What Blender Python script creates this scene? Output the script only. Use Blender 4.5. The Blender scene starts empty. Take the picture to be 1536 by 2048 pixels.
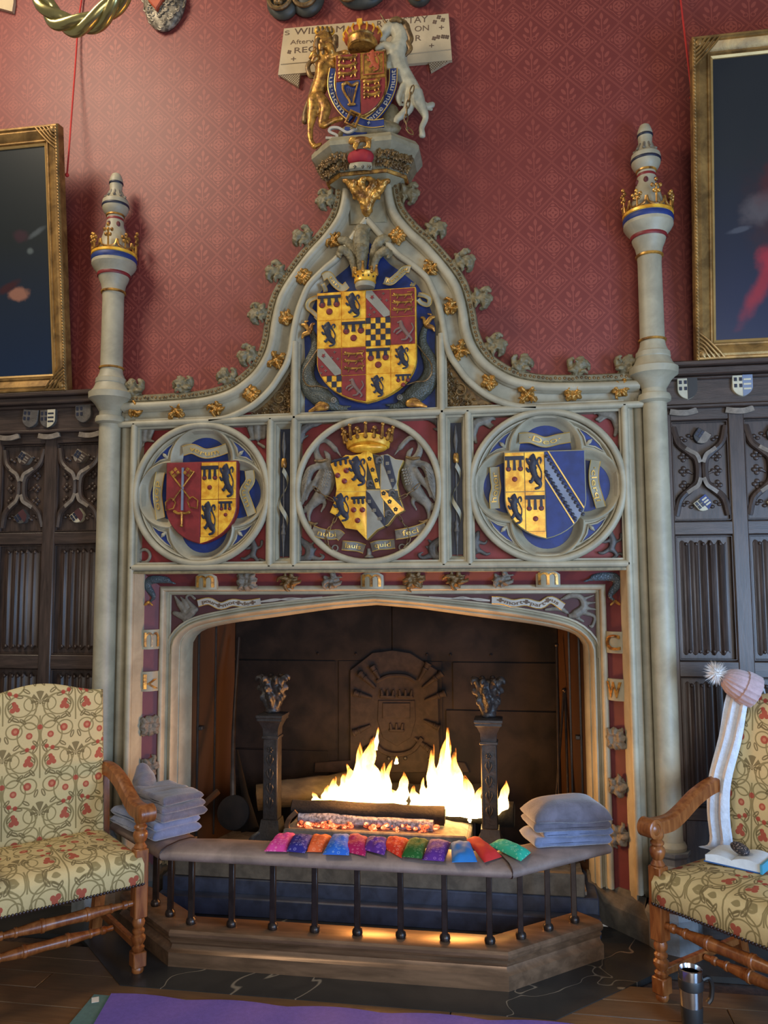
import bpy, bmesh, math, random
import numpy as np
from mathutils import Vector, Matrix, noise as mnoise
from mathutils.geometry import delaunay_2d_cdt
random.seed(7)
PI = math.pi
SC = bpy.context.scene
COL = SC.collection

# ---------------------------------------------------------------- camera
F_PX, YAW, PITCH, ROLL = 1600.0, 0.16027, 0.08958, -0.00526
CAM = Vector((0.6844, -3.74, 1.551))
_cy, _sy, _cp, _sp = math.cos(YAW), math.sin(YAW), math.cos(PITCH), math.sin(PITCH)
FWD = Vector((-_sy*_cp, _cy*_cp, _sp))
_r0 = Vector((_cy, _sy, 0)); _u0 = _r0.cross(FWD)
RGT = _r0*math.cos(ROLL) + _u0*math.sin(ROLL)
UPV = -_r0*math.sin(ROLL) + _u0*math.cos(ROLL)
cam_d = bpy.data.cameras.new('camera'); cam = bpy.data.objects.new('camera', cam_d); COL.objects.link(cam)
cam_d.sensor_fit = 'VERTICAL'; cam_d.sensor_height = 32.0; cam_d.sensor_width = 24.0
cam_d.lens = 32.0*F_PX/2048.0
cam.matrix_world = Matrix((( RGT.x, UPV.x, -FWD.x, CAM.x), (RGT.y, UPV.y, -FWD.y, CAM.y), (RGT.z, UPV.z, -FWD.z, CAM.z), (0,0,0,1)))
SC.camera = cam

# ---------------------------------------------------------------- world and lights
W = bpy.data.worlds.new('world'); SC.world = W; W.use_nodes = True
W.node_tree.nodes['Background'].inputs[0].default_value = (0.78, 0.74, 0.70, 1)
W.node_tree.nodes['Background'].inputs[1].default_value = 0.20
def area(name, loc, target, size, energy, color, size_y=None):
    l = bpy.data.lights.new(name, 'AREA'); l.energy = energy; l.color = color
    l.shape = 'RECTANGLE'; l.size = size; l.size_y = size_y or size
    o = bpy.data.objects.new(name, l); COL.objects.link(o); o.location = loc
    o.rotation_euler = (Vector(target)-Vector(loc)).to_track_quat('-Z', 'Y').to_euler()
    return o
# tall windows on the right of the hall and behind the camera (cool daylight), chandelier lamps above (warm)
area('window_light_right', (3.3, -3.0, 1.15), (1.0, 0.0, 0.8), 1.2, 120, (0.34, 0.60, 1.0), 1.6)
area('window_light_behind', (1.6, -6.2, 1.5), (0.3, 0, 1.0), 2.4, 100, (1.0, 0.94, 0.87), 2.0)
area('chandelier_lamp_light', (-2.4, -1.9, 5.3), (0.2, 0, 2.4), 1.1, 74, (1.0, 0.84, 0.62))
SC.view_settings.view_transform = 'Standard'; SC.view_settings.look = 'None'
SC.view_settings.gamma = 1.0; SC.view_settings.use_curve_mapping = False
SC.view_settings.exposure = 0.35

# ---------------------------------------------------------------- photo geometry helpers
def ray(px, py): return FWD*F_PX + RGT*(px-768) + UPV*(1024-py)
def at(px, py, Y):
    d = ray(px, py); return CAM + d*((Y-CAM.y)/d.y)
def atz(px, py, z):
    d = ray(px, py); return CAM + d*((z-CAM.z)/d.z)
def zm(x0, y0, s):
    return lambda x, y: (x0+x/s, y0+y/s)

# ---------------------------------------------------------------- node expressions
def lin(c):
    return tuple(((v/255.0)/12.92 if v/255.0 <= 0.04045 else ((v/255.0+0.055)/1.055)**2.4) for v in c) + (1.0,)
class S:
    def __init__(s, nt, v): s.nt, s.v = nt, v
    def _o(s, op, *a, clamp=False):
        n = s.nt.nodes.new('ShaderNodeMath'); n.operation = op; n.use_clamp = clamp
        for i, x in enumerate((s,)+a):
            v = x.v if isinstance(x, S) else x
            if isinstance(v, (int, float)): n.inputs[i].default_value = v
            else: s.nt.links.new(v, n.inputs[i])
        return S(s.nt, n.outputs[0])
    def __add__(s, o): return s._o('ADD', o)
    __radd__ = __add__
    def __sub__(s, o): return s._o('SUBTRACT', o)
    def __rsub__(s, o): return S(s.nt, o)._o('SUBTRACT', s)
    def __mul__(s, o): return s._o('MULTIPLY', o)
    __rmul__ = __mul__
    def __truediv__(s, o): return s._o('DIVIDE', o)
    def abs(s): return s._o('ABSOLUTE')
    def sin(s): return s._o('SINE')
    def cos(s): return s._o('COSINE')
    def sqrt(s): return s._o('SQRT')
    def frac(s): return s._o('FRACT')
    def mx(s, o): return s._o('MAXIMUM', o)
    def mn(s, o): return s._o('MINIMUM', o)
    def atan2(s, o): return s._o('ARCTAN2', o)
    def lt(s, e, soft=0.0):
        if not soft: return s._o('LESS_THAN', e)
        n = s.nt.nodes.new('ShaderNodeMapRange'); n.interpolation_type = 'SMOOTHSTEP'
        s.nt.links.new(s.v, n.inputs[0])
        n.inputs[1].default_value = e-soft; n.inputs[2].default_value = e+soft
        n.inputs[3].default_value = 1.0; n.inputs[4].default_value = 0.0
        return S(s.nt, n.outputs[0])
def mixc(nt, fac, a, b):
    n = nt.nodes.new('ShaderNodeMix'); n.data_type = 'RGBA'
    for i, x in ((0, fac), (6, a), (7, b)):
        v = x.v if isinstance(x, S) else x
        if isinstance(v, (tuple, list, float, int)): n.inputs[i].default_value = v
        else: nt.links.new(v, n.inputs[i])
    return S(nt, n.outputs[2])
def coords(nt, kind='Object'):
    t = nt.nodes.new('ShaderNodeTexCoord'); s = nt.nodes.new('ShaderNodeSeparateXYZ')
    nt.links.new(t.outputs[kind], s.inputs[0])
    return S(nt, s.outputs[0]), S(nt, s.outputs[1]), S(nt, s.outputs[2]), t.outputs[kind]
def noise_n(nt, vec, scale, detail=4, rough=0.55, dist=0.0, stretch=None):
    n = nt.nodes.new('ShaderNodeTexNoise'); n.inputs['Scale'].default_value = scale
    n.inputs['Detail'].default_value = detail; n.inputs['Roughness'].default_value = rough
    n.inputs['Distortion'].default_value = dist
    if stretch:
        m = nt.nodes.new('ShaderNodeMapping'); m.inputs['Scale'].default_value = stretch
        nt.links.new(vec, m.inputs[0]); vec = m.outputs[0]
    nt.links.new(vec, n.inputs['Vector'])
    return S(nt, n.outputs['Fac'])
MATS = {}
def mat(name, rgb, rough=0.6, metal=0.0, spec=0.5, var=0.25, vscale=9.0, bump=0.0, bscale=60.0, dark=None, stretch=None, emit=None, sheen=0.0, fn=None, obj_vec=True):
    """principled material: rgb (sRGB 0-255) varied by noise; fn(nt, xyz, vec) may return a colour socket"""
    m = bpy.data.materials.new(name); m.use_nodes = True; nt = m.node_tree; b = nt.nodes['Principled BSDF']
    x, y, z, vec = coords(nt)
    if fn: col = fn(nt, x, y, z, vec)
    else:
        nz = noise_n(nt, vec, vscale, 5, 0.6, 0.4, stretch)
        c0 = lin(rgb); c1 = lin(dark) if dark else tuple(c*(1-var) for c in c0[:3])+(1,)
        f = nt.nodes.new('ShaderNodeMapRange'); nt.links.new(nz.v, f.inputs[0])
        f.inputs[1].default_value = 0.38; f.inputs[2].default_value = 0.66
        col = mixc(nt, S(nt, f.outputs[0]), c1, tuple(min(1, c*(1+var*0.4)) for c in c0[:3])+(1,))
    nt.links.new(col.v, b.inputs['Base Color'])
    b.inputs['Roughness'].default_value = rough; b.inputs['Metallic'].default_value = metal
    b.inputs['Specular IOR Level'].default_value = spec
    if sheen: b.inputs['Sheen Weight'].default_value = sheen
    if emit:
        b.inputs['Emission Color'].default_value = lin(emit[0]); b.inputs['Emission Strength'].default_value = emit[1]
    if bump:
        bp = nt.nodes.new('ShaderNodeBump'); bp.inputs['Strength'].default_value = bump; bp.inputs['Distance'].default_value = 0.004
        nb = noise_n(nt, vec, bscale, 4, 0.6, 0.0, stretch); nt.links.new(nb.v, bp.inputs['Height']); nt.links.new(bp.outputs[0], b.inputs['Normal'])
    MATS[name] = m
    return m

# ---------------------------------------------------------------- mesh helpers
def norm2(a):
    l = math.hypot(*a) or 1e-9; return (a[0]/l, a[1]/l)
def catmull(pts, n=6, closed=False):
    P = [Vector(p) for p in pts]; L = len(P); out = []
    rng = range(L if closed else L-1)
    for i in rng:
        p1, p2 = P[i], P[(i+1) % L]
        p0 = P[i-1] if (closed or i > 0) else p1*2-p2
        p3 = P[(i+2) % L] if (closed or i+2 < L) else p2*2-p1
        for k in range(n):
            t = k/n
            out.append(0.5*((2*p1)+(p2-p0)*t+(2*p0-5*p1+4*p2-p3)*t*t+(3*p1-p0-3*p2+p3)*t**3))
    if not closed: out.append(P[-1])
    return out
def resample(pts, n):
    P = [Vector(p) for p in pts]; d = [0.0]
    for a, b in zip(P, P[1:]): d.append(d[-1]+(b-a).length)
    out = []; j = 0
    for i in range(n):
        s = d[-1]*i/(n-1)
        while j < len(P)-2 and d[j+1] < s: j += 1
        t = (s-d[j])/max(1e-9, d[j+1]-d[j]); out.append(P[j].lerp(P[j+1], min(1, max(0, t))))
    return out
class MB:
    def __init__(s): s.v = []; s.f = []
    def add(s, v, f):
        o = len(s.v); s.v += [tuple(p) for p in v]; s.f += [tuple(i+o for i in q) for q in f]; return s
    def box(s, x0, x1, y0, y1, z0, z1, b=0.0):
        if b <= 0:
            v = [(x, y, z) for z in (z0, z1) for x, y in ((x0, y0), (x1, y0), (x1, y1), (x0, y1))]
            return s.add(v, [(3,2,1,0), (4,5,6,7), (0,1,5,4), (1,2,6,5), (2,3,7,6), (3,0,4,7)])
        b = min(b, (x1-x0)/2.01, (y1-y0)/2.01, (z1-z0)/2.01)
        rows = []
        for z, i in ((z0, b), (z0+b, 0), (z1-b, 0), (z1, b)):
            if i: rows.append([(x0+b, y0+b, z), (x0+b, y0+b, z), (x1-b, y0+b, z), (x1-b, y0+b, z), (x1-b, y1-b, z), (x1-b, y1-b, z), (x0+b, y1-b, z), (x0+b, y1-b, z)])
            else: rows.append([(x0, y0+b, z), (x0+b, y0, z), (x1-b, y0, z), (x1, y0+b, z), (x1, y1-b, z), (x1-b, y1, z), (x0+b, y1, z), (x0, y1-b, z)])
        return s.loft(rows, closed=True, caps=True)
    def loft(s, rows, closed=False, caps=False, cyc=False):
        n = len(rows[0]); v = [p for r in rows for p in r]; f = []
        m = len(rows)
        for i in range(m if cyc else m-1):
            a, b = i*n, ((i+1) % m)*n
            for j in range(n if closed else n-1):
                k = (j+1) % n; f.append((a+j, a+k, b+k, b+j))
        if caps and not cyc: f.append(tuple(range(n-1, -1, -1))); f.append(tuple(range((m-1)*n, m*n)))
        return s.add(v, f)
    def prism(s, pts, y0, y1, bev=0.0):
        """XZ polygon extruded from y0 (front) to y1; bev insets the front face"""
        n = len(pts); pts = [(p[0], p[1]) for p in pts]
        if sum(pts[i][0]*pts[(i+1) % n][1]-pts[(i+1) % n][0]*pts[i][1] for i in range(n)) < 0: pts = pts[::-1]
        rows = [[(x, y1, z) for x, z in pts]]
        if bev:
            ins = inset(pts, bev)
            rows += [[(x, y0+bev, z) for x, z in pts], [(x, y0, z) for x, z in ins]]
        else: rows += [[(x, y0, z) for x, z in pts]]
        return s.loft(rows, closed=True, caps=True)
    def tube(s, path, r, n=8, closed=False, flat=1.0, caps=True, up=(0, 1, 0)):
        P = [Vector(p) for p in path]; L = len(P); rr = r if isinstance(r, (list, tuple)) else [r]*L
        rows = []; upv = Vector(up)
        for i in range(L):
            a = P[i-1] if (i > 0 or closed) else P[0]; b = P[(i+1) % L] if (i < L-1 or closed) else P[-1]
            t = (b-a); t = t.normalized() if t.length > 1e-9 else Vector((0, 0, 1))
            x = t.cross(upv)
            if x.length < 1e-3: x = t.cross(Vector((1, 0, 0)))
            x.normalize(); y = x.cross(t).normalized()
            rows.append([P[i]+x*(rr[i]*math.cos(2*PI*k/n))+y*(rr[i]*flat*math.sin(2*PI*k/n)) for k in range(n)])
        return s.loft(rows, closed=True, caps=caps and not closed, cyc=closed)
    def stroke(s, path, r, n=8, flat=1.0):
        """tapered tube with round ends"""
        P = [Vector(p) for p in path]; rr = list(r) if isinstance(r, (list, tuple)) else [r]*len(P)
        if len(P) > 2:
            k = 4; Q = catmull(P, k); q = []
            for i in range(len(rr)-1): q += [rr[i]+(rr[i+1]-rr[i])*j/k for j in range(k)]
            P, rr = Q, q+[rr[-1]]
        d0 = (P[0]-P[1]).normalized(); d1 = (P[-1]-P[-2]).normalized()
        P = [P[0]+d0*rr[0]*0.9, P[0]+d0*rr[0]*0.55]+P+[P[-1]+d1*rr[-1]*0.55, P[-1]+d1*rr[-1]*0.9]
        rr = [rr[0]*0.3, rr[0]*0.8]+rr+[rr[-1]*0.8, rr[-1]*0.3]
        return s.tube(P, rr, n, flat=flat)
    def lathe(s, prof, c=(0, 0, 0), n=24, caps=True, ax='z'):
        rows = []
        for r, h in prof:
            row = []
            for k in range(n):
                a = 2*PI*k/n
                if ax == 'z': row.append((c[0]+r*math.cos(a), c[1]+r*math.sin(a), c[2]+h))
                elif ax == 'x': row.append((c[0]+h, c[1]+r*math.cos(a), c[2]+r*math.sin(a)))
                else: row.append((c[0]+r*math.sin(a), c[1]-h, c[2]+r*math.cos(a)))
            rows.append(row)
        return s.loft(rows, closed=True, caps=caps)
    def ball(s, c, r, n=10, m=7):
        r = (r, r, r) if isinstance(r, (int, float)) else r; rows = []
        for i in range(m+1):
            t = PI*i/m; q = max(math.sin(t), 0.02)
            rows.append([(c[0]+r[0]*q*math.cos(2*PI*k/n), c[1]+r[1]*q*math.sin(2*PI*k/n), c[2]-r[2]*math.cos(t)) for k in range(n)])
        return s.loft(rows, closed=True, caps=True)
    def ribbon(s, path, w, th=0.004, axis=None):
        """strip: path points, width along axis (default perpendicular in XZ), thickness in Y"""
        P = [Vector(p) for p in path]; L = len(P); ww = w if isinstance(w, (list, tuple)) else [w]*L; rows = []
        for i in range(L):
            t = P[min(i+1, L-1)]-P[max(i-1, 0)]
            a = Vector(axis) if axis else Vector((-t.z, 0, t.x)).normalized()
            h = a*ww[i]/2; y = Vector((0, th, 0))
            rows.append([P[i]-h, P[i]+h, P[i]+h+y, P[i]-h+y])
        return s.loft(rows, closed=True, caps=True)
    def xf(s, M):
        s.v = [tuple(M @ Vector(p)) for p in s.v]; return s
    def map(s, fn):
        s.v = [tuple(fn(*p)) for p in s.v]; return s
    def mirror(s):
        m = MB(); m.v = [(-x, y, z) for x, y, z in s.v]; m.f = [q[::-1] for q in s.f]; return m
    def mesh(s, name, smooth=True, ang=40):
        me = bpy.data.meshes.new(name); me.from_pydata([tuple(p) for p in s.v], [], s.f); me.validate()
        bm = bmesh.new(); bm.from_mesh(me); bmesh.ops.remove_doubles(bm, verts=bm.verts, dist=1e-5)
        bmesh.ops.dissolve_degenerate(bm, edges=bm.edges, dist=1e-6)
        bmesh.ops.recalc_face_normals(bm, faces=bm.faces)
        for f in bm.faces: f.smooth = smooth
        if smooth:
            ca = math.radians(ang)
            for e in bm.edges:
                if len(e.link_faces) == 2 and e.calc_face_angle(0) > ca: e.smooth = False
        bm.to_mesh(me); bm.free()
        return me
    def obj(s, name, m, parent=None, smooth=True, ang=40):
        return link(name, s.mesh(name, smooth, ang), m, parent)
def link(name, me, m=None, parent=None):
    o = bpy.data.objects.new(name, me); COL.objects.link(o)
    if m is not None and me is not None:
        if not me.materials: me.materials.append(MATS[m] if isinstance(m, str) else m)
        elif me.materials[0] != (MATS[m] if isinstance(m, str) else m):
            o.material_slots[0].link = 'OBJECT'; o.material_slots[0].material = MATS[m] if isinstance(m, str) else m
    if parent is not None: o.parent = parent
    return o
def thing(name, label, cat, loc=(0, 0, 0), rotz=0.0, group=None, kind=None):
    o = bpy.data.objects.new(name, None); COL.objects.link(o); o.location = loc; o.rotation_euler = (0, 0, rotz)
    o.empty_display_size = 0.1
    return tag(o, label, cat, group, kind)
def tag(o, label, cat, group=None, kind=None):
    o['label'] = label
    if cat: o['category'] = cat
    if group: o['group'] = group
    if kind: o['kind'] = kind
    return o
def inset(pts, d):
    n = len(pts); out = []
    for i in range(n):
        a, b, c = pts[i-1], pts[i], pts[(i+1) % n]
        e1 = norm2((b[0]-a[0], b[1]-a[1])); e2 = norm2((c[0]-b[0], c[1]-b[1]))
        nx, nz = -(e1[1]+e2[1]), e1[0]+e2[0]; l = nx*nx+nz*nz
        if l < 1e-6: nx, nz, l = -e1[1], e1[0], 1.0
        else: nx, nz, l = 2*nx/l, 2*nz/l, 1.0
        q = math.hypot(nx, nz)
        if q > 1.8: nx, nz = nx*1.8/q, nz*1.8/q
        out.append((b[0]+nx*d, b[1]+nz*d))
    return out
def offset_path(pts, d):
    """offset an open XZ polyline to its left by d"""
    out = []
    for i in range(len(pts)):
        a = pts[max(i-1, 0)]; c = pts[min(i+1, len(pts)-1)]
        t = norm2((c[0]-a[0], c[1]-a[1])); out.append((pts[i][0]-t[1]*d, pts[i][1]+t[0]*d))
    return out
def clip(sub, con):
    """Sutherland-Hodgman: polygon sub clipped by convex ccw polygon con"""
    out = list(sub); n = len(con)
    for i in range(n):
        a, b = con[i], con[(i+1) % n]; inp = out; out = []
        ins = lambda p: (b[0]-a[0])*(p[1]-a[1])-(b[1]-a[1])*(p[0]-a[0]) >= -1e-9
        for j in range(len(inp)):
            p, q = inp[j-1], inp[j]; pi, qi = ins(p), ins(q)
            if pi != qi:
                dx, dz = q[0]-p[0], q[1]-p[1]; den = (b[0]-a[0])*dz-(b[1]-a[1])*dx
                t = -((b[0]-a[0])*(p[1]-a[1])-(b[1]-a[1])*(p[0]-a[0]))/den
                out.append((p[0]+dx*t, p[1]+dz*t))
            if qi: out.append(q)
        if not out: return []
    return out
def fuse(mb, voxel, smooth=2, name='fused'):
    """melt overlapping strokes into one continuous surface; returns mesh data"""
    me = mb.mesh(name); o = bpy.data.objects.new(name, me); COL.objects.link(o)
    r = o.modifiers.new('r', 'REMESH'); r.mode = 'VOXEL'; r.voxel_size = voxel; r.use_smooth_shade = True
    if smooth:
        sm = o.modifiers.new('s', 'SMOOTH'); sm.factor = 0.5; sm.iterations = smooth
    dg = bpy.context.evaluated_depsgraph_get()
    res = bpy.data.meshes.new_from_object(o.evaluated_get(dg)); res.name = name
    COL.objects.unlink(o); bpy.data.objects.remove(o)
    for p in res.polygons: p.use_smooth = True
    return res
def wobble(me, amp, freq, seed=0.0):
    for v in me.vertices:
        q = v.co*freq+Vector((seed, seed*1.7, 0)); v.co += mnoise.noise_vector(q)*amp
    return me
_TX = {}
def text_mb(s, size=1.0, ext=0.05):
    """lettering centred on the origin in XZ, front towards -Y"""
    key = (s, ext/size)
    if key not in _TX:
        c = bpy.data.curves.new('t', 'FONT'); c.body = s; c.size = 1.0; c.extrude = ext/size; c.align_x = 'CENTER'; c.align_y = 'CENTER'; c.resolution_u = 3
        o = bpy.data.objects.new('t', c); COL.objects.link(o)
        dg = bpy.context.evaluated_depsgraph_get(); me = bpy.data.meshes.new_from_object(o.evaluated_get(dg))
        _TX[key] = ([tuple(v.co) for v in me.vertices], [tuple(p.vertices) for p in me.polygons])
        COL.objects.unlink(o); bpy.data.objects.remove(o); bpy.data.meshes.remove(me)
    v, f = _TX[key]; m = MB(); m.add([(p[0]*size, -p[2]*size, p[1]*size) for p in v], f)
    return m
def frame_map(p0, p1, Y):
    """rotate/translate XZ lettering so its baseline runs from p0 to p1 (XZ), at depth Y"""
    dx, dz = p1[0]-p0[0], p1[1]-p0[1]; a = math.atan2(dz, dx); cx, cz = (p0[0]+p1[0])/2, (p0[1]+p1[1])/2
    return Matrix.Translation((cx, Y, cz)) @ Matrix.Rotation(-a, 4, 'Y')
# ================================================================ materials
mat('stone', (166, 157, 132), 0.5, var=0.22, vscale=7, bump=0.12, bscale=90)
mat('stone_olive', (126, 114, 84), 0.55, var=0.35, vscale=30, bump=0.3, bscale=120)
mat('stone_mid', (146, 138, 112), 0.55, var=0.25, vscale=12, bump=0.15)
mat('stone_sooty', (92, 86, 76), 0.75, var=0.4, vscale=14, bump=0.3)
mat('plinth_marble', (122, 128, 132), 0.35, var=0.3, vscale=16)
mat('plinth_red', (96, 58, 50), 0.35, var=0.3, vscale=20)
mat('maroon', (98, 40, 44), 0.6, var=0.2)
mat('dark_maroon', (74, 36, 38), 0.65, var=0.25)
mat('panel_red', (132, 40, 40), 0.55, var=0.2)
mat('blue', (28, 50, 112), 0.55, var=0.3, vscale=14)
mat('navy', (28, 33, 52), 0.5, var=0.3, vscale=30)
mat('shield_red', (128, 36, 38), 0.5, var=0.25, vscale=20)
mat('torteau', (116, 34, 32), 0.5, var=0.15)
mat('grey_paint', (140, 136, 122), 0.5, var=0.2)
mat('steel_paint', (118, 128, 148), 0.45, var=0.2)
mat('black_paint', (46, 44, 42), 0.5, var=0.2)
mat('gold', (248, 194, 66), 0.36, metal=0.2, var=0.3, vscale=22, dark=(214, 146, 40), bump=0.08, bscale=40)
mat('gold_old', (200, 148, 66), 0.36, metal=0.5, var=0.5, vscale=26, dark=(112, 74, 36), bump=0.2)
mat('gold_dim', (128, 100, 58), 0.45, metal=0.35, var=0.5, vscale=30, dark=(86, 66, 42), bump=0.3)
mat('carved_grey', (120, 112, 98), 0.55, var=0.35, vscale=30, bump=0.3, bscale=140)
def scaly(name, rgb, sc):
    m = mat(name, rgb, 0.45, var=0.3, vscale=30); nt = m.node_tree; b = nt.nodes['Principled BSDF']; t = nt.nodes.new('ShaderNodeTexCoord'); v = nt.nodes.new('ShaderNodeTexVoronoi'); v.inputs['Scale'].default_value = sc
    nt.links.new(t.outputs['Object'], v.inputs['Vector']); bp = nt.nodes.new('ShaderNodeBump'); bp.inputs['Strength'].default_value = 0.7; bp.inputs['Distance'].default_value = 0.004
    nt.links.new(v.outputs['Distance'], bp.inputs['Height']); nt.links.new(bp.outputs[0], b.inputs['Normal'])
scaly('dolphin_skin', (78, 80, 70), 130); scaly('dolphin_blue', (62, 76, 84), 130)
mat('carved_dark', (88, 82, 76), 0.5, var=0.35, vscale=30, bump=0.4, bscale=160)
mat('scroll_paint', (150, 143, 118), 0.5, var=0.2)
mat('scroll_white', (176, 170, 158), 0.5, var=0.2)
mat('letter_gold', (214, 176, 92), 0.4, metal=0.4, var=0.2)
mat('letter_dark', (100, 78, 60), 0.7, var=0.3)
mat('plaque_cream', (188, 168, 134), 0.7, var=0.15, vscale=5)
mat('plaque_lattice', (176, 156, 124), 0.7, var=0.1)
mat('crown_red', (168, 74, 40), 0.6, var=0.25)
mat('cap_red', (158, 34, 44), 0.75, var=0.2)
mat('unicorn_white', (172, 166, 142), 0.5, var=0.25, vscale=20, bump=0.15)
mat('iron', (52, 49, 48), 0.45, metal=0.3, var=0.35, vscale=30, bump=0.35, bscale=120)
mat('iron_plate', (31, 24, 20), 0.85, spec=0.2, var=0.5, vscale=6, bump=0.25, dark=(15, 12, 11))
mat('rust_plate', (72, 47, 29), 0.45, metal=0.1, var=0.3, vscale=5, stretch=(1, 1, 0.2))
mat('fireback_iron', (38, 29, 24), 0.8, spec=0.25, var=0.4, vscale=25, bump=0.35)
mat('slate', (52, 60, 78), 0.5, var=0.4, vscale=12)
mat('ash_stone', (120, 110, 100), 0.85, var=0.35, vscale=25, bump=0.4)
mat('log_bark', (70, 60, 42), 0.9, var=0.5, vscale=22, stretch=(0.3, 1, 1), bump=0.8, bscale=50)
mat('log_end', (118, 100, 68), 0.85, var=0.3, vscale=30)
mat('char', (30, 24, 20), 0.95, var=0.5, vscale=40, bump=0.8, bscale=80)
mat('ash_white', (176, 168, 172), 0.95, var=0.5, vscale=60, dark=(96, 88, 90), bump=0.7, bscale=110)
mat('dark_oak', (68, 53, 45), 0.42, var=0.45, vscale=10, stretch=(6, 6, 0.6), bump=0.15, bscale=50)
mat('dark_oak_across', (68, 53, 45), 0.42, var=0.45, vscale=10, stretch=(0.6, 6, 6), bump=0.15, bscale=50)
mat('oak_label', (128, 116, 102), 0.6, var=0.3, vscale=40)
mat('oak_shield_pale', (196, 186, 158), 0.6, var=0.2)
mat('chair_oak', (146, 90, 46), 0.32, var=0.3, vscale=8, stretch=(5, 5, 1.0), dark=(112, 60, 26), bump=0.1)
mat('nail_brown', (62, 44, 38), 0.4, metal=0.5, var=0.2)
mat('fender_copper', (128, 100, 76), 0.34, metal=0.45, var=0.35, vscale=9, stretch=(0.5, 3, 3))
mat('fender_steel', (66, 58, 54), 0.35, metal=0.75, var=0.3, vscale=18)
mat('leather', (132, 114, 106), 0.5, var=0.3, vscale=8, bump=0.2, bscale=120)
mat('blanket_grey', (98, 96, 110), 0.95, var=0.3, vscale=16, sheen=0.5, bump=0.5, bscale=160)
mat('blanket_blue', (108, 120, 152), 0.95, var=0.22, vscale=18, sheen=0.5, bump=0.5, bscale=160)
mat('frame_gilt', (160, 124, 70), 0.42, metal=0.45, var=0.45, vscale=10, dark=(112, 84, 46), bump=0.2, bscale=40)
mat('frame_slip', (188, 152, 92), 0.4, metal=0.4, var=0.2)
mat('cord_red', (190, 46, 40), 0.8, var=0.15)
mat('brass', (196, 182, 120), 0.25, metal=0.9, var=0.2)
mat('ornament_silver', (150, 140, 122), 0.5, metal=0.3, var=0.5, vscale=40, dark=(86, 78, 66), bump=0.4)
mat('ornament_dark', (66, 66, 58), 0.5, var=0.4)
mat('mat_purple', (92, 76, 156), 0.8, var=0.12, vscale=60, bump=0.3, bscale=300)
mat('mat_teal', (72, 104, 104), 0.85, var=0.12, vscale=60, bump=0.3, bscale=300)
mat('tag_white', (200, 200, 195), 0.7, var=0.1)
mat('steel', (198, 198, 202), 0.2, metal=1.0, var=0.05)
mat('black_rubber', (34, 33, 33), 0.5, var=0.2)
mat('scarf_white', (206, 214, 226), 0.95, var=0.12, vscale=40, sheen=0.4, bump=0.8, bscale=120)
mat('hat_pink', (182, 158, 162), 0.95, var=0.15, vscale=40, sheen=0.3, bump=0.4, bscale=150)
mat('pompom_white', (226, 224, 222), 0.95, var=0.15, vscale=60, sheen=0.5)
mat('page_white', (214, 222, 228), 0.8, var=0.08, vscale=40)
mat('cover_blue', (46, 92, 150), 0.5, var=0.1)
mat('cover_teal', (70, 158, 186), 0.5, var=0.1)

def case_fn(nt, x, y, z, vec):
    v = nt.nodes.new('ShaderNodeTexVoronoi'); v.inputs['Scale'].default_value = 150; nt.links.new(vec, v.inputs['Vector'])
    return mixc(nt, S(nt, v.outputs['Distance']).lt(0.32, 0.1), lin((46, 42, 46)), lin((150, 132, 122)))
mat('case_print', (80, 70, 70), 0.6, fn=case_fn)

def dots_fn(base, ring):
    def fn(nt, x, y, z, vec):
        v = nt.nodes.new('ShaderNodeTexVoronoi'); v.inputs['Scale'].default_value = 52; v.inputs['Randomness'].default_value = 0.55
        nt.links.new(vec, v.inputs['Vector'])
        d = S(nt, v.outputs['Distance'])
        return mixc(nt, (d-0.26).abs().lt(0.07, 0.03)*0.75, lin(base), lin(ring))
    return fn
PILLOWS = [((206, 70, 150), (226, 130, 180)), ((46, 44, 128), (130, 128, 190)), ((226, 104, 60), (240, 150, 110)), ((46, 104, 208), (120, 160, 220)),
           ((170, 32, 90), (206, 96, 130)), ((88, 46, 140), (160, 110, 186)), ((216, 62, 44), (238, 140, 120)), ((36, 92, 44), (90, 130, 84)),
           ((90, 48, 138), (150, 104, 176)), ((48, 118, 190), None), ((196, 54, 54), None), ((50, 172, 146), (130, 210, 180))]
for i, (c, r) in enumerate(PILLOWS):
    if r: mat('pillow%d' % i, c, 0.8, spec=0.15, fn=dots_fn(c, r), bump=0.15, bscale=90)
    else: mat('pillow%d' % i, c, 0.8, spec=0.15, var=0.12, bump=0.15, bscale=90)

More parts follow.
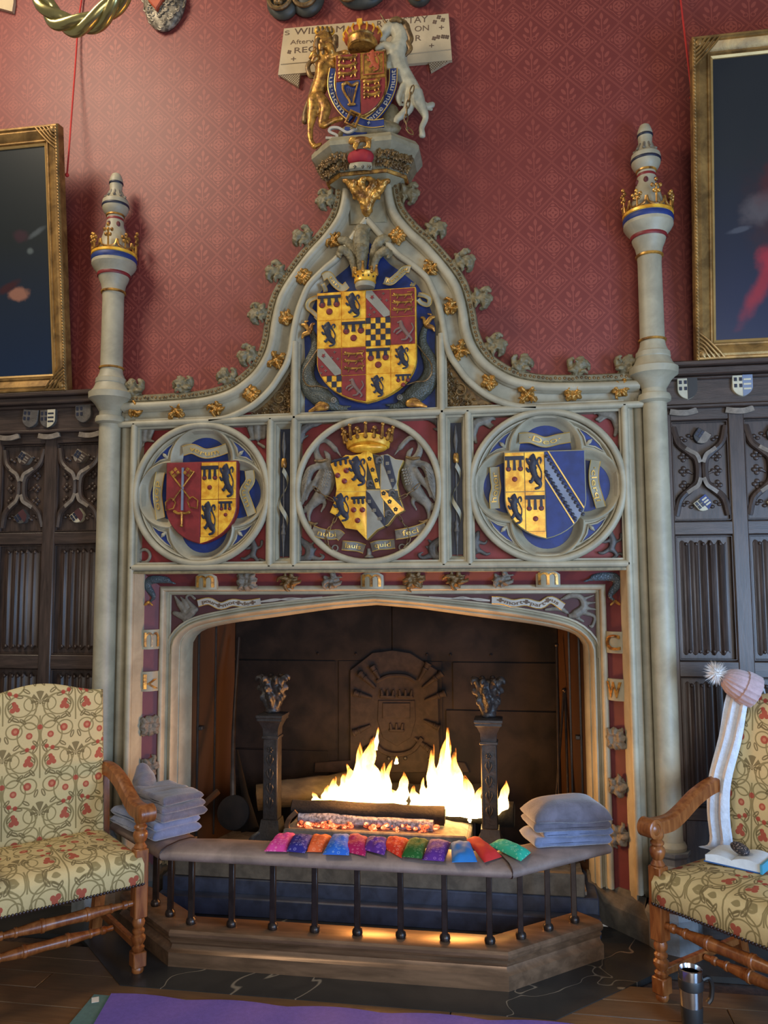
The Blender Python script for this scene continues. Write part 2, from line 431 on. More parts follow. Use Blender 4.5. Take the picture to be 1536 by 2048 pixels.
def damask(nt, x, y, z, vec):
    P = 0.172
    u = x/P+0.23; v = z/P
    cx = u.frac()-0.5; cy = v.frac()-0.5
    ex = (u+0.5).frac()-0.5; ey = (v+0.5).frac()-0.5
    r = (cx*cx+cy*cy).sqrt(); th = cy.atan2(cx)
    lob = (th*4.0).cos(); lob8 = (th*4.0+PI).cos()
    ros = (r/(lob*0.3+1.0)).lt(0.10, 0.008)*(1-r.lt(0.028, 0.006))
    petal = ((r-0.155).abs()/(lob8*0.35+1.0)).lt(0.022, 0.006)
    buds = ((r-0.225).abs()+((th*2.0).cos().abs()-1.0).abs()*0.25).lt(0.035, 0.008)
    quat = ((r-0.27)-lob*0.035).abs().lt(0.011, 0.004)
    lat = (cx.abs()+cy.abs()-0.5).abs()
    trel = lat.lt(0.034, 0.004)*(1-lat.lt(0.012, 0.004)*0.8)
    dots = ((cx.abs()-0.33)*(cx.abs()-0.33)+cy*cy).mn((cy.abs()-0.33)*(cy.abs()-0.33)+cx*cx).sqrt().lt(0.03, 0.006)
    # sprig in the other diamond
    ax = ex.abs()
    stem = ax.lt(0.014, 0.004)*ey.abs().lt(0.36)
    l1 = (((ax-0.09-(ey-0.02)*0.5)/0.055)*((ax-0.09-(ey-0.02)*0.5)/0.055)+((ey-0.08)/0.09)*((ey-0.08)/0.09)).lt(1.0, 0.2)
    l2 = (((ax-0.16-(ey+0.12)*0.6)/0.045)*((ax-0.16-(ey+0.12)*0.6)/0.045)+((ey+0.10)/0.07)*((ey+0.10)/0.07)).lt(1.0, 0.2)
    tip = ((ex/0.05)*(ex/0.05)+((ey-0.25)/0.09)*((ey-0.25)/0.09)).lt(1.0, 0.2)
    curl = ((((ax-0.1)*(ax-0.1)+(ey+0.2)*(ey+0.2)).sqrt()-0.06).abs()).lt(0.012, 0.004)
    f = ros.mx(petal).mx(buds).mx(quat).mx(trel).mx(dots).mx(stem).mx(l1).mx(l2).mx(tip).mx(curl)
    nz = noise_n(nt, vec, 1.3, 3)
    wear = (nz-0.30)*2.2
    fc = mixc(nt, wear._o('MULTIPLY', 1.0, clamp=True), lin((136, 62, 52)), lin((168, 86, 72)))
    return mixc(nt, f*0.62, lin((114, 44, 39)), fc)
mat('damask', (130, 50, 50), 0.5, spec=0.5, fn=damask)
_b = MATS['damask'].node_tree.nodes['Principled BSDF']; _b.inputs['Sheen Weight'].default_value = 0.12

def morris(kind):
    def fn(nt, x, y, z, vec):
        u = x; v = z if kind == 'back' else (y*0.9-z*0.9)
        AU, AV = 0.30, 0.46
        cream, olive, olive2, red, pink, brown = [lin(c) for c in ((206, 184, 132), (128, 112, 68), (104, 88, 52), (166, 50, 40), (196, 122, 90), (110, 52, 40))]
        stems = None; reds = None; pinks = None; leafs = None
        for off in (0.0, 0.5):
            a = (u/AU+off).frac()-0.5; b = (v/AV+off).frac()-0.5
            X = a.abs()*AU; Yv = b*AV
            def ell(cx, cy, rx, ry):
                p = (X-cx)/rx; q = (Yv-cy)/ry; return (p*p+q*q).sqrt()
            def rell(cx, cy, rx, ry, ang):
                c, s_ = math.cos(ang), math.sin(ang); dx = X-cx; dy = Yv-cy
                p = (dx*c+dy*s_)/rx; q = (dy*c-dx*s_)/ry; return (p*p+q*q).sqrt()
            st = X.lt(0.0032, 0.0008)*(Yv+0.06).abs().lt(0.13)
            for e, w in ((ell(0.048, -0.012, 0.044, 0.056), 0.065), (ell(0.078, 0.105, 0.062, 0.055), 0.055), (ell(0.036, 0.045, 0.03, 0.03), 0.09), (ell(0.105, 0.012, 0.032, 0.03), 0.09), (ell(0.07, -0.115, 0.05, 0.045), 0.06), (ell(0.112, -0.11, 0.028, 0.028), 0.09)):
                st = st.mx((e-1.0).abs().lt(w, 0.02))
            th = (Yv-0.13).atan2(X)
            fr = ell(0, 0.13, 0.038, 0.045)
            fan = fr.lt(1.0, 0.03)*((th*9.0).cos()+0.35)._o('GREATER_THAN', 0.0)*Yv._o('GREATER_THAN', 0.118)
            lf = fan
            for cx, cy, an in ((0.07, 0.05, 0.7), (0.095, -0.055, -0.6), (0.03, -0.11, 0.9), (0.118, 0.065, -0.9), (0.085, 0.155, 0.2), (0.135, -0.02, 1.2), (0.05, -0.17, -0.5), (0.018, -0.045, 0.8), (0.13, 0.16, 1.0)):
                lf = lf.mx(rell(cx, cy, 0.017, 0.008, an).lt(1.0, 0.08)*(1-rell(cx, cy, 0.012, 0.0022, an).lt(1.0, 0.1)))
            rd = ell(0.044, -0.012, 0.0135, 0.0135).lt(1.0, 0.08)
            for cx, cy, r in ((0.10, 0.012, 0.016), (0.10, 0.115, 0.012), (0.112, 0.10, 0.011), (0.092, 0.102, 0.010), (0.106, 0.128, 0.009), (0.028, -0.06, 0.009), (0.052, -0.068, 0.009), (0.0, 0.022, 0.011)):
                rd = rd.mx(ell(cx, cy, r, r).lt(1.0, 0.08))
            pk = ell(0.10, 0.012, 0.007, 0.007).lt(1.0, 0.1).mx(ell(0.044, -0.012, 0.0065, 0.0065).lt(1.0, 0.1))
            stems = st if stems is None else stems.mx(st); leafs = lf if leafs is None else leafs.mx(lf)
            reds = rd if reds is None else reds.mx(rd); pinks = pk if pinks is None else pinks.mx(pk)
        c = mixc(nt, stems*0.85, cream, olive); c = mixc(nt, leafs*0.85, c, olive2)
        c = mixc(nt, reds*0.9, c, red); c = mixc(nt, pinks*0.9, c, pink)
        nz = noise_n(nt, vec, 160, 2)
        return mixc(nt, nz*0.18, c, olive)
    return fn
mat('fabric_back', (200, 180, 130), 0.9, fn=morris('back'), bump=0.25, bscale=350)
mat('fabric_seat', (200, 180, 130), 0.9, fn=morris('seat'), bump=0.25, bscale=350)

def painting(blobs, top, bottom, zr):
    def fn(nt, x, y, z, vec):
        t = ((z-zr[0])/(zr[1]-zr[0]))
        c = mixc(nt, t._o('ADD', 0.0, clamp=True), lin(bottom), lin(top))
        nz = noise_n(nt, vec, 5, 4)
        c = mixc(nt, nz*0.25, c, lin((16, 20, 26)))
        for (cx, cz, rx, rz, ang, col, soft, op) in blobs:
            ca, sa = math.cos(ang), math.sin(ang); dx = x-cx; dz = z-cz
            p = (dx*ca+dz*sa)/rx; q = (dz*ca-dx*sa)/rz
            wob = noise_n(nt, vec, 16, 4)*1.3-0.65
            c = mixc(nt, ((p*p+q*q).sqrt()+wob).lt(1.0, soft)*op, c, lin(col))
        return c
    return fn

def boards(nt, x, y, z, vec):
    r = S(nt, nt.nodes.new('ShaderNodeObjectInfo').outputs['Random'])
    n = noise_n(nt, vec, 12, 5, 0.6, 0.6, (0.6, 6, 6))
    c = mixc(nt, n, lin((72, 52, 36)), lin((122, 92, 62)))
    return mixc(nt, r*0.45, c, lin((70, 48, 32)))
mat('floor_board', (90, 64, 42), 0.4, fn=boards, bump=0.1, bscale=40, stretch=(0.6, 6, 6))
def marble(nt, x, y, z, vec):
    n = noise_n(nt, vec, 5, 6, 0.6, 1.2)
    vein = (noise_n(nt, vec, 1.1, 3, 0.5, 0.8)-0.5).abs().lt(0.0016, 0.0012)
    c = mixc(nt, n, lin((24, 26, 28)), lin((58, 56, 52)))
    return mixc(nt, vein*0.65, c, lin((150, 136, 116)))
mat('black_marble', (40, 40, 42), 0.35, fn=marble, bump=0.05)

# fire: emission that fades out towards the tips; embers
def flame_mat(name, strength):
    m = bpy.data.materials.new(name); m.use_nodes = True; nt = m.node_tree; nt.nodes.clear()
    out = nt.nodes.new('ShaderNodeOutputMaterial'); tr = nt.nodes.new('ShaderNodeBsdfTransparent'); em = nt.nodes.new('ShaderNodeEmission'); mx = nt.nodes.new('ShaderNodeMixShader')
    x, y, z, vec = coords(nt, 'Generated')
    ob = nt.nodes.new('ShaderNodeTexCoord')
    n = noise_n(nt, ob.outputs['Object'], 16, 3, 0.6, 1.0, (1.6, 1.6, 0.55))
    t = z+(n-0.5)*0.7
    ramp = nt.nodes.new('ShaderNodeValToRGB'); nt.links.new(t.v, ramp.inputs[0]); e = ramp.color_ramp.elements
    e[0].position = 0.05; e[0].color = (1.0, 0.72, 0.30, 1); e[1].position = 1.0; e[1].color = (1.0, 0.20, 0.015, 1)
    k = ramp.color_ramp.elements.new(0.55); k.color = (1.0, 0.52, 0.12, 1)
    nt.links.new(ramp.outputs[0], em.inputs[0])
    st = (1.25-t)*strength
    nt.links.new(st.v, em.inputs[1])
    al = (t-0.62)*2.6
    al = (0.92-al)._o('MULTIPLY', 1.0, clamp=True)
    nt.links.new((al*0.8).v, mx.inputs[0]); nt.links.new(tr.outputs[0], mx.inputs[1]); nt.links.new(em.outputs[0], mx.inputs[2]); nt.links.new(mx.outputs[0], out.inputs[0])
    MATS[name] = m
flame_mat('flame', 11.0)
def ember_fn():
    m = bpy.data.materials.new('ember'); m.use_nodes = True; nt = m.node_tree; b = nt.nodes['Principled BSDF']
    x, y, z, vec = coords(nt); n = noise_n(nt, vec, 34, 4, 0.7, 0.5)
    r = nt.nodes.new('ShaderNodeValToRGB'); nt.links.new(n.v, r.inputs[0]); e = r.color_ramp.elements
    e[0].position = 0.42; e[0].color = (0.02, 0.005, 0.003, 1); e[1].position = 0.72; e[1].color = (1.0, 0.55, 0.28, 1)
    k = r.color_ramp.elements.new(0.54); k.color = (0.9, 0.10, 0.03, 1)
    b.inputs['Base Color'].default_value = (0.06, 0.03, 0.02, 1); nt.links.new(r.outputs[0], b.inputs['Emission Color']); b.inputs['Emission Strength'].default_value = 3.0
    MATS['ember'] = m
ember_fn()
# ================================================================ the setting
fl = thing('floor', 'dark polished wooden floor boards around the black hearth slab', 'floor', kind='structure')
MB().box(-3.2, 3.2, -4.6, 0.2, -0.06, -0.022).obj('sub_floor', 'dark_oak', fl)
def plank_me():
    return MB().box(-0.8, 0.8, -0.058, 0.058, -0.022, 0.0, 0.002).mesh('floorboard')
_pm = plank_me()
for j in range(30):
    y = -0.45-0.118*j
    off = (j*0.61) % 1.6
    for k in range(-1, 4):
        x = -2.4+off+1.604*k-0.8
        if y > -2.4:
            o = link('floorboard', _pm, 'floor_board', fl); o.location = (x, y, 0)
h = MB().prism([(-1.75, 0.14), (-1.75, -0.30), (-1.25, -0.30), (-0.86, -0.684), (0.80, -0.684), (1.22, -0.27), (1.75, -0.27), (1.75, 0.14)], -0.003, 0.02)
h.map(lambda x, y, z: (x, z, -y))
tag(h.obj('hearth_slab', 'black_marble', None, False), 'black marble hearth slab with pale veins under the fender', None, kind='structure')

# red damask wall with the fire opening left free
w = MB()
w.box(-3.2, -1.20, 0.11, 0.25, 0, 5.6); w.box(1.20, 3.2, 0.11, 0.25, 0, 5.6); w.box(-1.20, 1.20, 0.11, 0.25, 1.70, 5.6)
tag(w.obj('wall_back', 'damask', None, False), 'red damask wall covered in a trellis of flowers behind the chimneypiece', None, kind='structure')
# firebox
fb = thing('wall_firebox', 'sooty iron lining of the open fireplace', None, kind='structure')
MB().box(-0.95, 0.95, 0.735, 0.78, 0.1, 1.75).obj('back_wall', 'iron_plate', fb)
for x0, x1, z0, z1 in ((-0.91, -0.36, 0.16, 0.62), (-0.91, -0.32, 0.625, 1.12), (-0.91, 0.0, 1.125, 1.70), (0.005, 0.91, 1.125, 1.70), (0.30, 0.91, 0.16, 0.86), (0.34, 0.91, 0.865, 1.12)):
    MB().box(x0, x1, 0.724, 0.736, z0, z1, 0.003).obj('iron_plate', 'iron_plate', fb)
MB().box(-0.30, 0.28, 0.726, 0.736, 0.16, 1.12).obj('iron_plate', 'iron_plate', fb)
for s in (-1, 1):
    d = MB(); q = [(s*1.02, 0.255), (s*1.03, 0.29), (s*0.91, 0.735), (s*0.97, 0.76), (s*1.11, 0.27)]
    if s > 0: q = q[::-1]
    d.loft([[(x, y, 0.1) for x, y in q], [(x, y, 1.75) for x, y in q]], closed=True, caps=True)
    d.obj('side_wall', 'rust_plate', fb, False)
    P0, P1 = Vector((s*1.018, 0.31, 0)), Vector((s*0.915, 0.70, 0))
    for t in (0.22, 0.60):
        p = P0.lerp(P1, t); MB().box(p.x-0.004, p.x+0.004, p.y-0.004, p.y+0.004, 0.2, 1.6).obj('plate_seam', 'iron', fb)
    p = P0.lerp(P1, 0.25); MB().box(p.x-s*0.012-0.012, p.x-s*0.012+0.012, p.y-0.02, p.y+0.02, 0.78, 0.80, 0.003).obj('latch', 'iron', fb)
MB().box(-1.05, 1.05, 0.30, 0.80, 1.70, 1.78).obj('flue_shelf', 'iron_plate', fb)
MB().box(-1.03, 1.03, 0.06, 0.75, 0, 0.15, 0.006).obj('hearth_step', 'slate', fb)
MB().box(-1.03, 1.03, 0.0, 0.058, 0, 0.085, 0.006).obj('hearth_step', 'slate', fb)
MB().box(-0.98, 0.98, 0.10, 0.74, 0.15, 0.165).obj('hearth_floor', 'ash_stone', fb)
MB().box(-0.97, 0.97, 0.062, 0.10, 0.15, 0.25, 0.006).obj('hearth_kerb', 'stone_sooty', fb)
MB().box(-0.455, 0.455, 0.14, 0.70, 0.165, 0.355, 0.01).obj('fire_bed', 'ash_stone', fb)
# rivets on the back plates
for x in (-0.42, -0.2, 0.05, 0.2, 0.33, 0.55):
    MB().ball((x, 0.722, 1.16), 0.008, 8, 5).obj('rivet', 'iron_plate', fb)

# ---------------------------------------------------------------- wainscot (panelling with linenfold and tracery)
def linenfold_me(w, h):
    xs = np.linspace(-w/2, w/2, 61); m = MB(); rows = []
    def prof(x):
        t = x/(w/2)
        return 0.004+0.007*(0.5+0.5*math.cos(t*PI*5.0))+0.010*max(0, 1-abs(abs(t)-0.30)/0.11)+0.008*max(0, 1-abs(abs(t)-0.72)/0.10)+0.006*max(0, 1-abs(t)/0.09)
    for zz, k in ((-h/2, 0.0), (-h/2, 0.75), (-h/2+0.006, 1.0), (h/2-0.006, 1.0), (h/2, 0.75), (h/2, 0.0)):
        rows.append([(x, -prof(x)*k, zz+(0.010*math.sin(x/w*PI*10)*(1 if zz < 0 else -1))) for x in xs])
    m.loft(rows)
    for e in (-1, 1):
        for cx in (-0.74, -0.3, 0.0, 0.3, 0.74): m.ball((cx*w/2, -0.012, e*(h/2-0.008)), (0.008, 0.008, 0.010), 8, 5)
    return m.mesh('linenfold_panel')
LF = linenfold_me(0.20, 0.50); LF2 = linenfold_me(0.20, 0.50)
def tracery(x, zc, par, kinds, pitch):
    """back to back curved ribs with leafy cusps, pale name labels and two tilted shields"""
    b = MB().box(x-0.122, x+0.122, 0.094, 0.106, zc-0.222, zc+0.222).obj('tracery_panel', 'dark_oak', par)
    for s in (-1, 1):
        pts = [(x+s*0.115, 0.088, zc+0.205), (x+s*0.095, 0.08, zc+0.13), (x+s*0.05, 0.074, zc+0.085), (x+s*0.018, 0.07, zc+0.045), (x+s*0.018, 0.07, zc-0.045), (x+s*0.05, 0.074, zc-0.085), (x+s*0.095, 0.08, zc-0.13), (x+s*0.115, 0.088, zc-0.205)]
        MB().tube(catmull(pts, 5), 0.0165, 8).obj('rib', 'dark_oak', b)
        lf = MB()
        for dz in (-0.07, 0.0, 0.07):
            for q, (dx, dy) in enumerate(((0.0, 0), (0.018, 0.014), (0.018, -0.014), (0.03, 0))):
                lf.ball((x+s*(0.055+dx), 0.09, zc+dz*0.95+dy), (0.011, 0.008, 0.011), 7, 5)
            lf.stroke([(x+s*0.035, 0.088, zc+dz-0.012), (x+s*0.06, 0.088, zc+dz)], 0.005, 6)
        for e in (-1, 1):
            for q in range(4): lf.ball((x+s*(0.03+0.016*q), 0.09, zc+e*(0.155+0.012*math.sin(q*2.1))), (0.011, 0.008, 0.009), 7, 5)
        lf.obj('carved_leaves', 'dark_oak', b)
        for e in (-1, 1):
            pp = catmull([(x+s*0.006, 0.052, zc+e*0.035), (x+s*0.02, 0.05, zc+e*0.07), (x+s*0.045, 0.055, zc+e*0.088), (x+s*0.066, 0.06, zc+e*0.103)], 4)
            MB().ribbon(pp, 0.0175, 0.004).obj('name_label', 'oak_label', b)
    for e, kd in ((1, kinds[0]), (-1, kinds[1])):
        small_shield(x+0.004, zc+e*0.155, 0.045, 0.062, 0.072, b, kd, 0.6 if e > 0 else -0.65)
def heater(w, h, n=7, sf=0.56):
    """ccw heater outline centred at the top middle: x in +-w, z from 0 down to -h"""
    pts = [(-w, 0)]
    for i in range(n+1):
        t = i/n
        pts.append((-w*(1-t**1.75), -h*sf-h*(1-sf)*(0.35*t+0.65*math.sin(t*PI/2)) if t < 1 else -h))
    right = [(-p[0], p[1]) for p in pts[:-1]][::-1]
    return pts+right
def small_shield(x, z, w, h, Y, par, kd, tilt=0.0):
    base, a, b2 = kd
    M = Matrix.Translation((x, 0, z)) @ Matrix.Rotation(tilt, 4, 'Y')
    def put(mb, name, m, p): mb.xf(M); return mb.obj(name, m, p, False)
    out = [(p[0], p[1]+h*0.5) for p in heater(w*0.75, h)]
    sh = put(MB().prism(out, Y-0.006, Y+0.03, 0.002), 'shield', base, par)
    if a:
        right = clip([(0, -h), (w, -h), (w, h), (0, h)], out)
        put(MB().prism(right, Y-0.0075, Y-0.005), 'shield_half', a, sh)
    chg = MB()
    for k in range(4):
        cx = -w*0.52+(k % 2)*w*0.38; cz = h*(0.30-0.30*(k//2))
        chg.box(cx-0.006, cx+0.006, Y-0.009, Y-0.006, cz-0.008, cz+0.008)
    put(chg, 'charges', 'navy' if base != 'dark_oak' else 'oak_label', sh)
    if b2:
        c2 = MB()
        for k in range(3): c2.box(0.004, w*0.62, Y-0.0095, Y-0.007, h*(0.28-0.22*k)-0.004, h*(0.28-0.22*k)+0.004)
        put(c2, 'bars', b2, sh)
    return sh
def wainscot(name, s, label, x_in, x_out, kinds):
    t = thing(name, label, None, kind='structure'); x0, x1 = sorted((s*x_in, s*x_out))
    MB().box(x0, x1, 0.104, 0.112, 0, 2.5).obj('backing', 'dark_oak', t)
    for z0, z1 in ((0.0, 0.16), (0.50, 0.56), (1.126, 1.199), (1.764, 1.828), (2.293, 2.352)):
        MB().box(x0, x1, 0.072, 0.108, z0, z1, 0.005).obj('rail', 'dark_oak_across', t)
    MB().box(x0, x1, 0.06, 0.11, 2.352, 2.484).obj('frieze', 'dark_oak_across', t)
    for z0, z1, y in ((2.345, 2.366, 0.045), (2.476, 2.494, 0.04), (2.494, 2.53, 0.015), (2.53, 2.556, -0.005)):
        MB().box(x0, x1, y, 0.11, z0, z1, 0.006).obj('cornice_moulding', 'dark_oak_across', t)
    k = 0; xs = 1.697-0.317
    while xs < x_out+0.05:
        if xs > x_in-0.05: MB().box(s*xs-0.036, s*xs+0.036, 0.068, 0.108, 0.16, 2.345, 0.006).obj('stile', 'dark_oak', t)
        xc = xs+0.1585
        if xc < x_out:
            c = s*xc
            for z0, z1 in ((0.56, 1.126), (1.199, 1.764), (1.828, 2.293)):     # bead round each panel
                MB().tube([(c-0.122, 0.082, z0+0.006), (c+0.122, 0.082, z0+0.006), (c+0.122, 0.082, z1-0.006), (c-0.122, 0.082, z1-0.006)], 0.006, 6, closed=True).obj('panel_bead', 'dark_oak', t)
            o = link('linenfold_panel', LF, 'dark_oak', t); o.location = (c, 0.104, 1.482)
            o = link('linenfold_panel', LF2, 'dark_oak', t); o.location = (c, 0.104, 0.845)
            tracery(c, 2.060, t, kinds[k % len(kinds)], 0.317)
        k += 1; xs += 0.317
    return t
wl = wainscot('trim_1', -1, 'dark oak wainscot with linenfold panels left of the chimneypiece', 1.30, 2.9,
         [(('oak_label', 'dark_oak', 'oak_label'), ('oak_shield_pale', 'dark_maroon', None)), (('oak_label', 'dark_oak', 'oak_label'), ('carved_dark', 'dark_maroon', None))])
wr = wainscot('trim_2', 1, 'dark oak wainscot with linenfold panels right of the chimneypiece', 1.30, 2.9,
         [(('black_paint', 'oak_label', None), ('oak_shield_pale', 'blue', 'oak_shield_pale'))])
for px, py, s, kd, tl in ((62, 838, -1, ('carved_dark', None, None), 0.1), (97, 838, -1, ('carved_dark', 'oak_shield_pale', 'navy'), 0.0), (168, 828, -1, ('carved_dark', None, None), -0.05)):
    p = at(px, py, 0.05); small_shield(p.x, p.z, 0.058, 0.095, 0.045, wl, kd, tl)
for px, py, kd in ((1374, 778, ('oak_shield_pale', 'black_paint', None)), (1484, 772, ('oak_shield_pale', 'steel_paint', 'oak_shield_pale'))):
    p = at(px, py, 0.05); small_shield(p.x, p.z, 0.058, 0.098, 0.045, wr, kd, 0)
for x, par in ((-1.47, wl), (-1.70, wl), (-1.93, wl), (1.467, wr), (1.711, wr)):
    MB().ribbon(catmull([(x-0.06, 0.05, 2.333), (x-0.02, 0.042, 2.325), (x+0.02, 0.042, 2.325), (x+0.06, 0.05, 2.337)], 4), 0.026, 0.012).obj('name_ribbon', 'oak_label', par)
# ================================================================ chimneypiece
FP = thing('fireplace', 'tall painted stone chimneypiece with ogee gable, heraldic shields and slender columns', 'fireplace')
A_, B_, C_, ZT, ZB = 1.198, 0.483, 0.362, 2.364, 1.637
def mir(pts): return [(-x, z) for x, z in pts]
MAIN = [(p.x, p.y) for p in catmull([Vector(q) for q in ((1.27, 2.456), (1.05, 2.456), (0.866, 2.463), (0.78, 2.475), (0.70, 2.497), (0.63, 2.535), (0.558, 2.595), (0.505, 2.675), (0.478, 2.757), (0.466, 2.84), (0.450, 2.92), (0.426, 2.99), (0.372, 3.075), (0.285, 3.185), (0.205, 3.268), (0.138, 3.36), (0.110, 3.447), (0.100, 3.545))], 4)]
INNER = [(p.x, p.y) for p in catmull([Vector(q) for q in ((0.80, 2.366), (0.711, 2.377), (0.621, 2.41), (0.553, 2.45), (0.484, 2.515), (0.44, 2.577), (0.403, 2.638), (0.382, 2.71), (0.37, 2.796), (0.35, 2.889), (0.323, 2.964), (0.288, 3.033), (0.209, 3.109), (0.146, 3.16), (0.06, 3.27), (0.0, 3.345))], 4)]
def p3(pts, Y): return [(x, Y, z) for x, z in pts]
# body of the gable
MB().prism(MAIN+mir(MAIN)[::-1]+[(-1.27, 2.30), (1.27, 2.30)], 0.078, 0.112).obj('gable_body', 'stone', FP, False)
# flanks, band body
for s in (-1, 1):
    f = MB(); f.box(min(s*1.205, s*1.36), max(s*1.205, s*1.36), 0.055, 0.112, 0.17, 2.44)
    f.tube([(s*1.268, 0.052, 0.2), (s*1.268, 0.052, 2.40)], 0.022, 10)
    f.obj('flank', 'stone', FP)
MB().box(-1.205, 1.205, 0.066, 0.112, ZB-0.02, ZT+0.05).obj('panel_bed', 'panel_red', FP)
# roll mouldings of the panel band and jamb outer frame
R_ = 0.0165
fr = MB()
for z, x in ((ZT, 1.29), (ZB, A_)): fr.tube([(-x, 0.004, z), (x, 0.004, z)], R_, 10)
for x in (-B_, -C_, C_, B_): fr.tube([(x, 0.004, ZB), (x, 0.004, ZT if abs(x) > 0.4 else 2.745)], R_, 10)
for s in (-1, 1): fr.tube([(s*A_, 0.004, 0.2), (s*A_, 0.004, ZT)], R_, 10)
fr.obj('roll_moulding', 'stone', FP)
# flat fillets behind the rolls
bk = MB()
for z in (ZT, ZB): bk.box(-A_, A_, 0.012, 0.07, z-0.026, z+0.026)
for x in (-B_, -C_, C_, B_, -A_, A_): bk.box(x-0.024, x+0.024, 0.014, 0.07, ZB, ZT if abs(x) != C_ else 2.74)
bk.obj('fillet', 'stone', FP, False)
MB().box(-A_, A_, -0.004, 0.06, ZB-0.030, ZB-0.018).obj('string_course', 'stone_olive', FP, False)

# gable mouldings: both halves are separate carved stones
for s in (-1, 1):
    mp = MAIN if s > 0 else mir(MAIN); ip = INNER if s > 0 else mir(INNER)
    m = MB(); m.tube(p3(mp, 0.006), 0.021, 10, flat=0.8)
    off = offset_path(mp, -s*0.018); off2 = offset_path(mp, -s*0.05)
    m.loft([p3(offset_path(mp, s*0.028), 0.03), p3(offset_path(mp, s*0.018), 0.006), p3(mp, -0.004), p3(off, 0.004), p3(off, 0.08)])
    m.obj('gable_roll', 'stone', FP)
    c = MB(); c.loft([p3(off, 0.006), p3(offset_path(mp, -s*0.024), 0.020), p3(offset_path(mp, -s*0.030), 0.012), p3(offset_path(mp, -s*0.056), 0.012), p3(offset_path(mp, -s*0.062), 0.02), p3(offset_path(mp, -s*0.064), 0.1), p3(off, 0.1)])
    c.obj('crest_moulding', 'stone_olive', FP)
    bd = MB(); q = resample(p3(offset_path(mp, -s*0.043), 0.012), 90)
    for i, p in enumerate(q): bd.ball((p.x+random.uniform(-.004, .004), p.y, p.z+random.uniform(-.004, .004)), (0.0075, 0.006, 0.0075), 6, 4)
    bd.obj('carved_trail', 'gold_dim', FP)['kind'] = 'stuff'
    # hollow between the gable roll and the inner roll
    n = 60; a = resample(p3(mp, 0.0), n); b = resample(p3([(1.27*s, ZT)]+ip, 0.0), n)
    rows = []
    for t, y in ((0.0, 0.02), (0.12, 0.036), (0.35, 0.046), (0.65, 0.046), (0.88, 0.036), (1.0, 0.015)):
        rows.append([(p.x+(r.x-p.x)*t, y, p.z+(r.z-p.z)*t) for p, r in zip(a, b)])
    MB().loft(rows).obj('hollow', 'stone', FP)
    MB().tube(p3(ip, 0.004), R_, 10).obj('arch_roll', 'stone', FP)
    # reveal down to the blue field
    rin = [(0.362, ZT), (0.362, 2.72)]+[p for p in INNER if p[1] > 2.75]
    rn2 = [(0.325, ZT+0.03), (0.325, 2.70), (0.330, 2.80), (0.308, 2.885), (0.280, 2.95), (0.244, 3.012), (0.168, 3.082), (0.108, 3.128), (0.0, 3.255)]
    aa = resample(p3([(x*s, z) for x, z in rin], 0.0), 40); bb = resample(p3([(x*s, z) for x, z in rn2], 0.0), 40)
    MB().loft([[(p.x, 0.012, p.z) for p in aa], [(p.x*0.6+r.x*0.4, 0.024, p.z*0.6+r.z*0.4) for p, r in zip(aa, bb)], [(r.x, 0.062, r.z) for r in bb]]).obj('reveal', 'stone', FP)
    # foliage spandrel between arch roll and upright
    tri = [(0.38, 2.385), (0.38, 2.67)]+[(x-0.014, z-0.012) for x, z in INNER if 2.395 < z < 2.66][::-1]
    tri = [(s*x, z) for x, z in tri]
    MB().prism(tri, 0.046, 0.07).obj('spandrel_bed', 'gold_dim', FP, False)
    fo = MB(); random.seed(11+s)
    lo = [p for p in INNER if 2.39 < p[1] < 2.68]
    for k in range(150):
        p = random.choice(lo); t = random.random(); x = 0.39+(p[0]-0.03-0.39)*t; z = p[1]-0.022-random.random()**1.5*(p[1]-0.03-2.39)
        if x < 0.385 or z < 2.39: continue
        an = random.uniform(0, 2*PI); l = random.uniform(0.008, 0.016)
        fo.stroke([(s*x, 0.044, z), (s*x+l*math.cos(an), 0.032, z+l*math.sin(an))], [0.007, 0.004], 5)
    sp = [(s*(0.445+0.005*t*math.cos(t*1.1)), 0.03, 2.47+0.005*t*math.sin(t*1.1)) for t in np.linspace(0.5, 7.5, 24)]
    fo.tube(sp, 0.005, 6)
    fo.obj('carved_foliage', 'gold_dim', FP)['kind'] = 'stuff'
rn2 = [(0.325, ZT+0.02), (0.325, 2.70), (0.330, 2.80), (0.308, 2.885), (0.280, 2.95), (0.244, 3.012), (0.168, 3.082), (0.108, 3.128), (0.0, 3.255)]
MB().prism(rn2+mir(rn2)[::-1][1:], 0.058, 0.08).obj('blue_field', 'blue', FP, False)
MB().loft([[(-C_, 0.012, ZT+0.016), (C_, 0.012, ZT+0.016)], [(-0.33, 0.06, ZT+0.03), (0.33, 0.06, ZT+0.03)]]).obj('sill', 'stone', FP)

